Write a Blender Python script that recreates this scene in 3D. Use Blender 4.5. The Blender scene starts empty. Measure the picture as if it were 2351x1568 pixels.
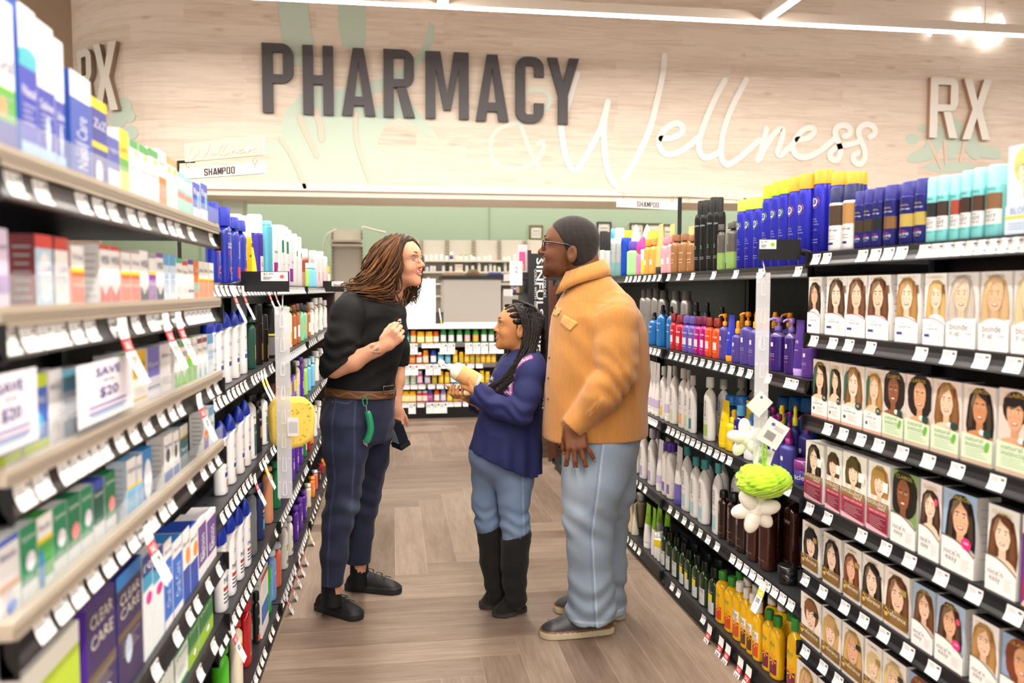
import bpy, math, random
import numpy as np
from mathutils import Vector, Matrix
RND = random.Random(7)
COL = bpy.context.scene.collection
PI = math.pi
# ------------------------------------------------------------------ camera geometry (used to lay the place out from measured sight lines)
FPX = 1880.0; H0 = 1.42; CX, CY = 1175.5, 784.0
PH = math.atan(118 / FPX); TH = math.atan(273.5 / FPX * math.cos(PH))
_ct, _st, _cp, _sp = math.cos(TH), math.sin(TH), math.cos(PH), math.sin(PH)
CR = np.array([_ct, -_st, 0.]); CF = np.array([_st*_cp, _ct*_cp, -_sp]); CU = np.array([_st*_sp, _ct*_sp, _cp])
FH = np.array([_st, _ct, 0.])
def ray(px, py): return CF + CR*((px-CX)/FPX) + CU*((CY-py)/FPX)
def onX(px, py, X):
 d = ray(px, py); t = X/d[0]; return X, d[1]*t, H0+d[2]*t
def onY(px, py, Y):
 d = ray(px, py); t = Y/d[1]; return d[0]*t, Y, H0+d[2]*t
def onZ(px, py, Z):
 d = ray(px, py); t = (Z-H0)/d[2]; return d[0]*t, d[1]*t, Z
def atD(px, py, D):
 """point on the sight line at horizontal forward distance D"""
 d = ray(px, py); t = D/float(d @ FH); return np.array([d[0]*t, d[1]*t, H0+d[2]*t])
# ------------------------------------------------------------------ colour
def lin(c):
 if isinstance(c, str):
  c = c.lstrip('#'); c = tuple(int(c[i:i+2], 16)/255 for i in (0, 2, 4))
  return tuple(x/12.92 if x <= .04045 else ((x+.055)/1.055)**2.4 for x in c)
 return tuple(c[:3])
def mixc(a, b, t):
 a, b = lin(a), lin(b); return tuple(x*(1-t)+y*t for x, y in zip(a, b))
# ------------------------------------------------------------------ materials
MATS = {}
def nodemat(name):
 m = bpy.data.materials.new(name); m.use_nodes = True
 nt = m.node_tree; bs = nt.nodes['Principled BSDF']
 return m, nt, bs
def N(nt, t, **kw):
 n = nt.nodes.new(t)
 for k, v in kw.items():
  if k.startswith('i_'):
   n.inputs[k[2:].replace('_', ' ')].default_value = v
  else: setattr(n, k, v)
 return n
def mathn(nt, op, a, b=None, c=None):
 n = nt.nodes.new('ShaderNodeMath'); n.operation = op
 for i, v in enumerate((a, b, c)):
  if v is None: continue
  if isinstance(v, (int, float)): n.inputs[i].default_value = v
  else: nt.links.new(v, n.inputs[i])
 return n.outputs[0]
def attrmat(name, rough=.45, coat=0., metal=0., bump=0., bscale=400., noise=.04, spec=.5, trans=0., sheen=0., sss=0., alpha=1.):
 """base colour comes from the printed colour stored on the mesh, broken up by a faint procedural noise"""
 m, nt, bs = nodemat(name); L = nt.links.new
 at = N(nt, 'ShaderNodeAttribute', attribute_name='Col')
 tc = N(nt, 'ShaderNodeTexCoord')
 nz = N(nt, 'ShaderNodeTexNoise'); nz.inputs['Scale'].default_value = bscale/6; nz.inputs['Detail'].default_value = 3
 L(tc.outputs['Object'], nz.inputs['Vector'])
 mr = N(nt, 'ShaderNodeMapRange'); mr.inputs['To Min'].default_value = 1-noise; mr.inputs['To Max'].default_value = 1+noise
 L(nz.outputs['Fac'], mr.inputs['Value'])
 mx = N(nt, 'ShaderNodeVectorMath', operation='SCALE'); L(at.outputs['Color'], mx.inputs[0]); L(mr.outputs[0], mx.inputs['Scale'])
 L(mx.outputs[0], bs.inputs['Base Color'])
 bs.inputs['Roughness'].default_value = rough; bs.inputs['Metallic'].default_value = metal
 bs.inputs['Coat Weight'].default_value = coat; bs.inputs['Specular IOR Level'].default_value = spec
 bs.inputs['Coat Roughness'].default_value = .1
 if trans: bs.inputs['Transmission Weight'].default_value = trans
 if sheen: bs.inputs['Sheen Weight'].default_value = sheen
 if sss:
  bs.inputs['Subsurface Weight'].default_value = sss; bs.inputs['Subsurface Radius'].default_value = (.012, .005, .003); bs.inputs['Subsurface Scale'].default_value = .6
 if alpha < 1: bs.inputs['Alpha'].default_value = alpha
 if bump:
  n2 = N(nt, 'ShaderNodeTexNoise'); n2.inputs['Scale'].default_value = bscale; n2.inputs['Detail'].default_value = 4
  L(tc.outputs['Object'], n2.inputs['Vector'])
  b = N(nt, 'ShaderNodeBump'); b.inputs['Strength'].default_value = bump; b.inputs['Distance'].default_value = .002
  L(n2.outputs['Fac'], b.inputs['Height']); L(b.outputs[0], bs.inputs['Normal'])
 MATS[name] = m
 return m
attrmat('carton', .42, coat=.15)
attrmat('plastic', .38, spec=.4)
attrmat('gloss', .16, coat=.4)
attrmat('metal_can', .3, metal=.55)
attrmat('chrome', .22, metal=1.)
attrmat('paper', .75, noise=.02)
attrmat('black_metal', .38, spec=.4, bump=.05)
attrmat('painted', .5, noise=.02)
attrmat('clear_plastic', .12, alpha=.16, spec=.6)
attrmat('milky_plastic', .3, alpha=.5, spec=.5)
attrmat('skin', .5, spec=.35, noise=.06, bscale=500., bump=.06, sss=.12)
attrmat('rubber', .6, noise=.05, bump=.08, bscale=300)
attrmat('leather', .42, noise=.10, bump=.2, bscale=260)
attrmat('suede', .9, noise=.2, bump=.25, bscale=500, sheen=.1)
attrmat('sponge', .95, noise=.1, bump=.9, bscale=130)
def emis(name, col, s):
 m, nt, bs = nodemat(name)
 bs.inputs['Base Color'].default_value = (*lin(col), 1)
 bs.inputs['Emission Color'].default_value = (*lin(col), 1); bs.inputs['Emission Strength'].default_value = s
 MATS[name] = m
# ------------------------------------------------------------------ mesh builder
class MB:
 def __init__(s): s.v = []; s.f = []; s.c = []; s.sm = []; s.mi = []; s.cm = 0
 def add(s, vs, fs, col, smooth=False):
  b = len(s.v); s.v.extend(tuple(map(float, p)) for p in vs)
  many = isinstance(col, list)
  cl = None if many else lin(col)
  for i, f in enumerate(fs):
   s.f.append(tuple(b+j for j in f)); s.c.append(lin(col[i]) if many else cl); s.sm.append(smooth); s.mi.append(s.cm)
  return b
 def poly(s, pts, col): s.add(pts, [tuple(range(len(pts)))], col)
 def box(s, x0, x1, y0, y1, z0, z1, col, faces=None):
  v = [(x0,y0,z0),(x1,y0,z0),(x1,y1,z0),(x0,y1,z0),(x0,y0,z1),(x1,y0,z1),(x1,y1,z1),(x0,y1,z1)]
  fs = [(0,1,5,4),(1,2,6,5),(2,3,7,6),(3,0,4,7),(4,5,6,7),(3,2,1,0)]   # front right back left top bottom
  cs = [col]*6
  if faces:
   for k, c in faces.items(): cs[{'front':0,'right':1,'back':2,'left':3,'top':4,'bottom':5}[k]] = c
  s.add(v, fs, cs)
 def front(s, pts, y, col):
  """flat print on a plane facing -Y; pts are (x,z) listed anticlockwise seen from the front"""
  s.poly([(x, y, z) for x, z in pts], col)
 def rect(s, x0, x1, z0, z1, y, col): s.front([(x0,z0),(x1,z0),(x1,z1),(x0,z1)], y, col)
 def ell(s, cx, cz, rx, rz, y, col, n=14, a0=0, a1=2*PI, rot=0):
  c, q = math.cos(rot), math.sin(rot); pts = []
  for i in range(n):
   a = a0+(a1-a0)*i/(n if abs(a1-a0-2*PI) < 1e-6 else n-1)
   x, z = rx*math.cos(a), rz*math.sin(a); pts.append((cx+x*c-z*q, cz+x*q+z*c))
  s.front(pts, y, col)
 def rings(s, rings, n, colf, cap0=True, cap1=True, smooth=True):
  """rings: list of lists of points, all n long; colf(i, j) -> colour of face between ring i and i+1"""
  vs = [p for r in rings for p in r]; fs = []; cs = []
  for i in range(len(rings)-1):
   for j in range(n):
    k = (j+1) % n
    fs.append((i*n+j, i*n+k, (i+1)*n+k, (i+1)*n+j)); cs.append(colf(i, j) if callable(colf) else colf)
  b = s.add(vs, fs, cs, smooth)
  if cap0: s.add(rings[0][::-1], [tuple(range(n))], colf(0, 0) if callable(colf) else colf)
  if cap1: s.add(rings[-1], [tuple(range(n))], colf(len(rings)-2, 0) if callable(colf) else colf)
  return b
 def lathe(s, prof, n, colf, cx=0, cy=0, z0=0, smooth=True):
  """prof: (z, rx[, ry[, e]]): superellipse rings round the vertical"""
  R = []
  for p in prof:
   z, rx = p[0], p[1]; ry = p[2] if len(p) > 2 else rx; e = p[3] if len(p) > 3 else 2.
   ring = []
   for j in range(n):
    a = -PI/2 + 2*PI*(j-.5)/n
    c, q = math.cos(a), math.sin(a)
    ring.append((cx+rx*math.copysign(abs(c)**(2/e), c), cy+ry*math.copysign(abs(q)**(2/e), q), z0+z))
   R.append(ring)
  s.rings(R, n, colf, smooth=smooth)
 def tube(s, pts, r, n=8, col='#888888', caps=True):
  pts = [np.array(p, float) for p in pts]; R = []; up = np.array([0., 0, 1])
  m = len(pts); prev = None
  for i, p in enumerate(pts):
   t = pts[min(i+1, m-1)]-pts[max(i-1, 0)]; t = t/(np.linalg.norm(t)+1e-12)
   if prev is None:
    a = np.cross(t, up)
    if np.linalg.norm(a) < 1e-3: a = np.cross(t, np.array([1., 0, 0]))
   else: a = prev-t*float(prev@t)
   a = a/np.linalg.norm(a); prev = a; b = np.cross(t, a)
   rr = r[i] if hasattr(r, '__len__') else r
   R.append([tuple(p+a*(rr*math.cos(2*PI*j/n))+b*(rr*math.sin(2*PI*j/n))) for j in range(n)])
  s.rings(R, n, col, cap0=caps, cap1=caps)
 def text(s, t, cx, cz, h, y, col, w=None, rot=0, bold=0., align='c'):
  vs, fs, tw = text2d(t, bold)
  sx = h if w is None else w/max(tw, 1e-6)
  c, q = math.cos(rot), math.sin(rot); out = []
  off = {'c': -tw/2, 'l': 0, 'r': -tw}[align]
  for u, v in vs:
   x, z = (u+off)*sx, (v-.5)*h; out.append((cx+x*c-z*q, y, cz+x*q+z*c))
  s.add(out, fs, col)
 def textc(s, t, cz, h, rx, ry, col, w=None, a0=0., rot=0, bold=0., cyl=(0, 0), e=2.):
  vs, fs, tw = text2d(t, bold); sx = h if w is None else w/max(tw, 1e-6); out = []
  for u, v in vs:
   x, z = (u-tw/2)*sx, (v-.5)*h
   if rot: x, z = -z, x
   a = -PI/2+a0+x/max(rx, .004); c, q = math.cos(a), math.sin(a)
   out.append((cyl[0]+(rx+.0005)*math.copysign(abs(c)**(2/e), c), cyl[1]+(ry+.0005)*math.copysign(abs(q)**(2/e), q), cz+z))
  s.add(out, fs, col)
 def mesh(s, name, mats):
  me = bpy.data.meshes.new(name); me.from_pydata(s.v, [], s.f)
  ca = me.color_attributes.new('Col', 'FLOAT_COLOR', 'CORNER')
  tot = np.array([len(f) for f in s.f], int)
  arr = np.ones((int(tot.sum()), 4), np.float32); arr[:, :3] = np.repeat(np.array(s.c, np.float32).reshape(-1, 3), tot, axis=0)
  ca.data.foreach_set('color', arr.ravel())
  me.polygons.foreach_set('use_smooth', s.sm); me.polygons.foreach_set('material_index', s.mi)
  for m in (mats if isinstance(mats, (list, tuple)) else [mats]): me.materials.append(MATS[m] if isinstance(m, str) else m)
  me.update(); return me
 def build(s, name, mats, parent=None, loc=None, rz=0):
  return link(name, s.mesh(name, mats), parent, loc, rz)
def link(name, data, parent=None, loc=None, rz=0):
 o = bpy.data.objects.new(name, data); COL.objects.link(o)
 if parent is not None: o.parent = parent
 if loc is not None: o.location = loc
 if rz: o.rotation_euler = (0, 0, rz)
 return o
def empty(name, loc=(0, 0, 0), rz=0): return link(name, None, None, loc, rz)
def tag(o, label, cat, group=None, kind=None):
 if label: o['label'] = label
 if cat: o['category'] = cat
 if group: o['group'] = group
 if kind: o['kind'] = kind
 return o
def struct(o): o['kind'] = 'structure'; return o
def copy_tree(o, parent=None):
 c = o.copy(); COL.objects.link(c)
 if parent is not None: c.parent = parent
 for ch in o.children: copy_tree(ch, c)
 return c
_TX = {}
def text2d(t, bold=0.):
 k = (t, bold)
 if k not in _TX:
  cu = bpy.data.curves.new('t', 'FONT'); cu.body = t; cu.resolution_u = 2; cu.offset = bold
  ob = bpy.data.objects.new('t', cu); me = bpy.data.meshes.new_from_object(ob)
  vs = [(v.co.x, v.co.y) for v in me.vertices]; fs = [tuple(p.vertices) for p in me.polygons]
  bpy.data.objects.remove(ob); bpy.data.meshes.remove(me); bpy.data.curves.remove(cu)
  if vs:
   x0 = min(v[0] for v in vs); x1 = max(v[0] for v in vs); z0 = min(v[1] for v in vs); z1 = max(v[1] for v in vs); hh = max(z1-z0, 1e-6)
   vs = [((x-x0)/hh, (z-z0)/hh) for x, z in vs]; w = (x1-x0)/hh
  else: w = 1
  _TX[k] = (vs, fs, w)
 return _TX[k]
def smooth_path(pts, n=8):
 """Catmull-Rom through 2-D/3-D points"""
 P = [np.array(p, float) for p in pts]; out = []
 for i in range(len(P)-1):
  a = P[max(i-1, 0)]; b = P[i]; c = P[i+1]; d = P[min(i+2, len(P)-1)]
  for k in range(n):
   t = k/n; out.append(.5*((2*b)+(-a+c)*t+(2*a-5*b+4*c-d)*t*t+(-a+3*b-3*c+d)*t**3))
 out.append(P[-1]); return out
# ================================================================== ROOM
# ---- floor: axis-aligned herringbone vinyl planks
PW = .1607
def floor_mat():
 m, nt, bs = nodemat('floor_planks'); L = nt.links.new
 geo = N(nt, 'ShaderNodeNewGeometry'); sx = N(nt, 'ShaderNodeSeparateXYZ'); L(geo.outputs['Position'], sx.inputs[0])
 M = lambda op, a, b=None, c=None: mathn(nt, op, a, b, c)
 x = M('DIVIDE', sx.outputs['X'], PW); y = M('DIVIDE', M('ADD', sx.outputs['Y'], -4.047+20*PW), PW)
 i = M('FLOOR', x); j = M('FLOOR', y); fx = M('SUBTRACT', x, i); fy = M('SUBTRACT', y, j)
 n = 8
 d = M('ADD', M('SUBTRACT', i, j), 403)
 mm = M('MODULO', d, 2*n)
 hor = M('LESS_THAN', mm, n-.5)
 idh = M('ADD', M('MULTIPLY', M('SUBTRACT', i, mm), 7.13), M('MULTIPLY', j, 3.71))
 idv = M('ADD', M('MULTIPLY', i, 5.37), M('MULTIPLY', M('ADD', j, mm), 9.17))
 def mixf(a, b): return M('ADD', M('MULTIPLY', a, hor), M('MULTIPLY', b, M('SUBTRACT', 1., hor)))
 pid = mixf(idh, idv)
 al = mixf(x, y); ac = mixf(y, x); fa = mixf(fy, fx)
 wn = N(nt, 'ShaderNodeTexWhiteNoise', noise_dimensions='1D'); L(pid, wn.inputs['W'])
 cv = N(nt, 'ShaderNodeCombineXYZ'); L(M('MULTIPLY', al, .55), cv.inputs[0]); L(M('MULTIPLY', ac, 7.), cv.inputs[1]); L(M('MULTIPLY', wn.outputs['Value'], 50.), cv.inputs[2])
 g = N(nt, 'ShaderNodeTexNoise'); g.inputs['Scale'].default_value = 1.6; g.inputs['Detail'].default_value = 7; g.inputs['Roughness'].default_value = .62; g.inputs['Distortion'].default_value = .8
 L(cv.outputs[0], g.inputs['Vector'])
 cv2 = N(nt, 'ShaderNodeCombineXYZ'); L(M('MULTIPLY', al, .35), cv2.inputs[0]); L(M('MULTIPLY', ac, 1.8), cv2.inputs[1]); L(M('MULTIPLY', wn.outputs['Value'], 80.), cv2.inputs[2])
 g2 = N(nt, 'ShaderNodeTexNoise'); g2.inputs['Scale'].default_value = 1.3; g2.inputs['Detail'].default_value = 4; L(cv2.outputs[0], g2.inputs['Vector'])
 f = M('ADD', M('MULTIPLY', g.outputs['Fac'], .55), M('ADD', M('MULTIPLY', g2.outputs['Fac'], .45), M('MULTIPLY', M('SUBTRACT', wn.outputs['Value'], .5), .32)))
 cr = N(nt, 'ShaderNodeValToRGB'); L(f, cr.inputs['Fac'])
 e = cr.color_ramp.elements; e[0].position = .25; e[0].color = (*lin('#6f5b4d'), 1); e[1].position = .78; e[1].color = (*lin('#b09c8a'), 1)
 k = e.new(.5); k.color = (*lin('#917d6d'), 1)
 edge = M('MINIMUM', fa, M('SUBTRACT', 1., fa)); seam = M('LESS_THAN', edge, .010)
 mx = N(nt, 'ShaderNodeMix', data_type='RGBA'); L(M('MULTIPLY', seam, .35), mx.inputs['Factor']); L(cr.outputs['Color'], mx.inputs[6]); mx.inputs[7].default_value = (*lin('#d6c8b8'), 1)
 L(mx.outputs[2], bs.inputs['Base Color'])
 rr = N(nt, 'ShaderNodeMapRange'); L(g.outputs['Fac'], rr.inputs['Value']); rr.inputs['To Min'].default_value = .34; rr.inputs['To Max'].default_value = .5; L(rr.outputs[0], bs.inputs['Roughness'])
 b = N(nt, 'ShaderNodeBump'); b.inputs['Strength'].default_value = .12; b.inputs['Distance'].default_value = .002; L(g.outputs['Fac'], b.inputs['Height']); L(b.outputs[0], bs.inputs['Normal'])
 MATS['floor'] = m
floor_mat()
mb = MB(); mb.box(-9, 11, -6, 15, -.05, 0, '#8a7868')
struct(mb.build('floor', 'floor'))
# ---- whitewashed board material, reads the wall's own (along, up) coordinates
def board_mat(name, c0, c1, ck, row=.2, ln=1.35):
 m, nt, bs = nodemat(name); L = nt.links.new; M = lambda op, a, b=None, c=None: mathn(nt, op, a, b, c)
 uv = N(nt, 'ShaderNodeUVMap', uv_map='su'); s = N(nt, 'ShaderNodeSeparateXYZ'); L(uv.outputs[0], s.inputs[0])
 r = M('DIVIDE', s.outputs[1], row); ri = M('FLOOR', r); rf = M('SUBTRACT', r, ri)
 wr = N(nt, 'ShaderNodeTexWhiteNoise', noise_dimensions='1D'); L(ri, wr.inputs['W'])
 u = M('ADD', M('DIVIDE', s.outputs[0], ln), M('MULTIPLY', wr.outputs['Value'], 5.)); ui = M('FLOOR', u)
 wp = N(nt, 'ShaderNodeTexWhiteNoise', noise_dimensions='2D'); cv = N(nt, 'ShaderNodeCombineXYZ'); L(ui, cv.inputs[0]); L(ri, cv.inputs[1]); L(cv.outputs[0], wp.inputs['Vector'])
 c3 = N(nt, 'ShaderNodeCombineXYZ'); L(M('MULTIPLY', s.outputs[0], 1.1), c3.inputs[0]); L(M('MULTIPLY', s.outputs[1], 16.), c3.inputs[1]); L(M('MULTIPLY', wp.outputs['Value'], 40.), c3.inputs[2])
 g = N(nt, 'ShaderNodeTexNoise'); g.inputs['Scale'].default_value = 1.5; g.inputs['Detail'].default_value = 6; g.inputs['Distortion'].default_value = 1.2; L(c3.outputs[0], g.inputs['Vector'])
 c4 = N(nt, 'ShaderNodeCombineXYZ'); L(M('MULTIPLY', s.outputs[0], 1.6), c4.inputs[0]); L(M('MULTIPLY', s.outputs[1], 5.), c4.inputs[1]); L(M('MULTIPLY', wp.outputs['Value'], 90.), c4.inputs[2])
 vo = N(nt, 'ShaderNodeTexVoronoi'); vo.inputs['Scale'].default_value = 1.15; L(c4.outputs[0], vo.inputs['Vector'])
 kn = N(nt, 'ShaderNodeMapRange'); L(vo.outputs['Distance'], kn.inputs['Value']); kn.inputs['From Min'].default_value = .03; kn.inputs['From Max'].default_value = .16; kn.inputs['To Min'].default_value = .4; kn.inputs['To Max'].default_value = 0.
 f = M('ADD', M('MULTIPLY', g.outputs['Fac'], .85), M('MULTIPLY', M('SUBTRACT', wp.outputs['Value'], .5), .16))
 cr = N(nt, 'ShaderNodeValToRGB'); L(f, cr.inputs['Fac']); e = cr.color_ramp.elements
 e[0].position = .12; e[0].color = (*lin(c0), 1); e[1].position = .5; e[1].color = (*lin(c1), 1)
 mx = N(nt, 'ShaderNodeMix', data_type='RGBA'); L(kn.outputs[0], mx.inputs['Factor']); L(cr.outputs['Color'], mx.inputs[6]); mx.inputs[7].default_value = (*lin(ck), 1)
 sm = M('MULTIPLY', M('LESS_THAN', M('MINIMUM', rf, M('SUBTRACT', 1., rf)), .014), .16)
 m2 = N(nt, 'ShaderNodeMix', data_type='RGBA'); L(sm, m2.inputs['Factor']); L(mx.outputs[2], m2.inputs[6]); m2.inputs[7].default_value = (*lin(ck), 1)
 L(m2.outputs[2], bs.inputs['Base Color']); bs.inputs['Roughness'].default_value = .6
 MATS[name] = m
board_mat('whitewashed_boards', '#d2bba4', '#ecdccb', '#a98d75')
# ---- curved bulkhead over the pharmacy
SY, SX0, SR = 9.1, -2.02, 1.7
def soff(s):
 """plan point and outward normal for distance s along the bulkhead (s == x on the straight run)"""
 if s >= SX0: return s, SY, 0., -1.
 a = (SX0-s)/SR; return SX0-SR*math.sin(a), SY+SR*(1-math.cos(a)), -math.sin(a), -math.cos(a)
def soffpx(px, py):
 x, _, z = onY(px, py, SY)
 if x >= SX0: return x, z
 best = None
 for k in range(0, 400):
  s = SX0-k*.006; X, Y, nx, ny = soff(s); d = ray(px, py); t = Y/d[1]; e = abs(d[0]*t-X)
  if best is None or e < best[0]: best = (e, s, H0+d[2]*t)
 return best[1], best[2]
def soffP(s, z, off=0.):
 x, y, nx, ny = soff(s); return (x+nx*off, y+ny*off, z)
def wall_strip(name, s0, s1, z0, z1, off0, off1, mat, ns=60, nz=1):
 ss = [s0+(s1-s0)*i/ns for i in range(ns+1)]
 vs = []; uv = []
 for s in ss:
  for o, z in ((off1, z0), (off1, z1), (off0, z1), (off0, z0)):
   vs.append(soffP(s, z, o)); uv.append((s, z))
 fs = []
 for i in range(ns):
  for k in range(4):
   a = i*4+k; b = i*4+(k+1) % 4; fs.append((a, a+4, b+4, b))
 fs += [(0, 1, 2, 3), tuple(ns*4+k for k in (3, 2, 1, 0))]
 me = bpy.data.meshes.new(name); me.from_pydata(vs, [], fs)
 l = me.uv_layers.new(name='su')
 for lp in me.loops: l.data[lp.index].uv = uv[lp.vertex_index]
 ca = me.color_attributes.new('Col', 'FLOAT_COLOR', 'POINT')
 me.materials.append(MATS[mat]); return me
E0 = SX0-SR*1.42
wall = struct(link('wall_back', wall_strip('wall_back', E0, 9.5, 2.56, 5.3, -.12, 0., 'whitewashed_boards')))
def flatcol(me, c):
 ca = me.color_attributes['Col']; ca.data.foreach_set('color', np.tile(np.array([*lin(c), 1.], np.float32), len(me.vertices))); return me
tr = struct(link('trim_1', flatcol(wall_strip('trim_1', E0, 9.5, 2.485, 2.56, -.14, .012, 'painted'), '#efe4d6')))
tr2 = struct(link('trim_2', flatcol(wall_strip('trim_2', E0, 9.5, 2.425, 2.481, -.9, -.02, 'painted'), '#e9dccb')))
mb = MB(); mb.box(-9, 11, 14.0, 14.1, 0, 5.3, '#9fb49a'); mb.box(1.63, 1.65, 13.985, 14.0, 0, 5.3, '#8ba489'); mb.box(-3.1, -3.085, 13.985, 14.0, 0, 5.3, '#8ba489'); struct(mb.build('wall_far', 'painted'))
mb = MB(); mb.box(-9, -3.62, 10.9, 11.0, 0, 5.3, '#b39a83'); struct(mb.build('wall_left', 'painted'))
mb = MB(); mb.box(-9, 11, -6, 15, 5.3, 5.4, '#c4b29f'); struct(mb.build('ceiling', 'painted'))
x0, _, z1 = onY(492, 424, 9.6); x1 = onY(556, 424, 9.6)[0]
mb = MB(); mb.box(x0, x1, 9.6, 9.6+(x1-x0), 0, 2.7, '#c6d6c2'); mb.box(x0+.09, x1+.004, 9.59, 9.6, 0, 2.7, '#d3dfcc'); struct(mb.build('column', 'painted'))
# ------------------------------------------------------------------ letters
def arcpts(cx, cz, r, a0, a1, n=5):
 return [(cx+r*math.cos(a0+(a1-a0)*i/n), cz+r*math.sin(a0+(a1-a0)*i/n)) for i in range(n+1)]
def glyph(ch, w, h, t):
 r = t*1.15; q = PI/2
 def bowl(z0, z1):
  tv = t*.82
  out = arcpts(w-r, z0+r, r, -q, 0)+arcpts(w-r, z1-r, r, 0, q)
  inn = [(w-t, z0+tv+.01*h), (w-t, z1-tv-.01*h)]
  top = [(t, z1-tv), (w-t, z1-tv)]+arcpts(w-r, z1-r, r, q*.5, q)+[(t, z1)]
  bot = [(t, z0)]+arcpts(w-r, z0+r, r, -q, -q*.5)+[(w-t, z0+tv), (t, z0+tv)]
  rt = [(w-t, z0+tv)]+arcpts(w-r, z0+r, r, -q*.5, 0)+arcpts(w-r, z1-r, r, 0, q*.5)+[(w-t, z1-tv)]
  return [top, bot, rt]
 stem = [(0,0),(t,0),(t,h),(0,h)]
 rstem = [(w-t,0),(w,0),(w,h),(w-t,h)]
 mir = lambda P: [(w-x, z) for x, z in P][::-1]
 if ch == 'P': return [stem]+bowl(h*.43, h)
 if ch == 'R': return [stem]+bowl(h*.44, h)+[[(w-t*1.02,0),(w+t*.06,0),(w*.74,h*.45),(w*.74-t*.95,h*.45)]]
 if ch == 'H': return [stem, rstem, [(t,h*.44),(w-t,h*.44),(w-t,h*.57),(t,h*.57)]]
 if ch == 'A':
  a = w*.34; hi = h*.80; xb = lambda z: t*1.03+(w/2-t*1.03)*z/hi
  lg = [(0,0),(t*1.03,0),(w/2,hi),(w/2,h),(a,h)]
  return [lg, mir(lg), [(xb(.15*h),.15*h),(w-xb(.15*h),.15*h),(w-xb(.28*h),.28*h),(xb(.28*h),.28*h)]]
 if ch == 'M':
  v = [(t,h*.74),(w/2-.085*w,h*.13),(w/2,h*.13),(w/2,h*.36),(t*1.5,h),(t,h)]
  return [stem, rstem, v, mir(v)]
 if ch == 'Y': return [[(w/2-t/2,0),(w/2+t/2,0),(w/2+t/2,h*.43),(w,h),(w-t*1.02,h),(w/2,h*.62),(t*1.02,h),(0,h),(w/2-t/2,h*.43)]]
 if ch == 'X':
  k = t*.62; return [[(0,0),(t*1.05,0),(w/2,h*.36),(w-t*1.05,0),(w,0),(w/2+k,h*.5),(w,h),(w-t*1.05,h),(w/2,h*.64),(t*1.05,h),(0,h),(w/2-k,h*.5)]]
 tv = t*.85
 L_ = arcpts(r, h-r, r, q, 2*q)+arcpts(r, r, r, 2*q, 3*q)+[(r, tv), (t, tv*1.25), (t, h-tv*1.25), (r, h-tv)]
 if ch == 'C':
  rt = arcpts(w-r, h-r, r, 0, q)+[(w-r,h-tv),(w-t,h-tv*1.25),(w-t,h*.70),(w,h*.70)]
  rb = [(w,h*.30),(w-t,h*.30),(w-t,tv*1.25),(w-r,tv)]+arcpts(w-r, r, r, -q, 0)
  return [L_, rt, rb, [(r,h-tv),(w-r,h-tv),(w-r,h),(r,h)], [(r,0),(w-r,0),(w-r,tv),(r,tv)]]
 if ch == 'O': return [L_, mir(L_), [(r,h-tv),(w-r,h-tv),(w-r,h),(r,h)], [(r,0),(w-r,0),(w-r,tv),(r,tv)]]
 if ch == 'S':
  m = h*.5
  return [[(0,h-tv),(w,h-tv),(w-tv*.5,h),(tv*.5,h)], [(0,m),(t,m-tv*.2),(t,h-tv),(0,h-tv)], [(0,m),(t*.8,m-tv*.7),(w,m-tv*.5),(w,m),(w-t*.8,m+tv*.4),(t,m+tv*.4)], [(w-t,tv),(w,tv),(w,m-tv*.4),(w-t,m-tv*.4)], [(tv*.5,0),(w-tv*.5,0),(w,tv),(0,tv)], [(w-t,h*.72),(w,h*.72),(w,h-tv),(w-t,h-tv)], [(0,tv),(t,tv),(t,h*.27),(0,h*.27)]]
 return [stem]
def extr(mb, polys, f, c, cs=None):
 """polys (x,z) -> solid; f(x,z,k): k=0 front, 1 back"""
 for P in polys:
  n = len(P); A = [f(x, z, 0) for x, z in P]; B = [f(x, z, 1) for x, z in P]
  mb.add(A+B, [tuple(range(n))]+[(i+n, (i+1) % n+n, (i+1) % n, i)[::-1] for i in range(n)], [c]+[cs or c]*n)
def ribbon(pts, r, caps=True):
 """flat stroke as one strip of quads with rounded ends"""
 P = [np.array(p, float) for p in pts]; T = []
 for i, p in enumerate(P):
  t = P[min(i+1, len(P)-1)]-P[max(i-1, 0)]; T.append(t/(np.linalg.norm(t)+1e-9))
 rows = [(P[0]-T[0]*r*c, T[0], r*math.sqrt(1-c*c)) for c in (.98, .8, .45)]+[(p, t, r) for p, t in zip(P, T)]+[(P[-1]+T[-1]*r*c, T[-1], r*math.sqrt(1-c*c)) for c in (.45, .8, .98)]
 E = [(p+np.array([-t[1], t[0]])*q, p-np.array([-t[1], t[0]])*q) for p, t, q in rows]
 return [[tuple(E[i][1]), tuple(E[i+1][1]), tuple(E[i+1][0]), tuple(E[i][0])] for i in range(len(E)-1)]
_dz = [0]
def flat(mb, polys, f, c, step=.0004):
 """paint: front faces only, every stroke a hair proud of the one before"""
 _dz[0] = (_dz[0]+1) % 12
 for P in polys: mb.poly([f(x, z, _dz[0]*step) for x, z in P], c)
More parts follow.
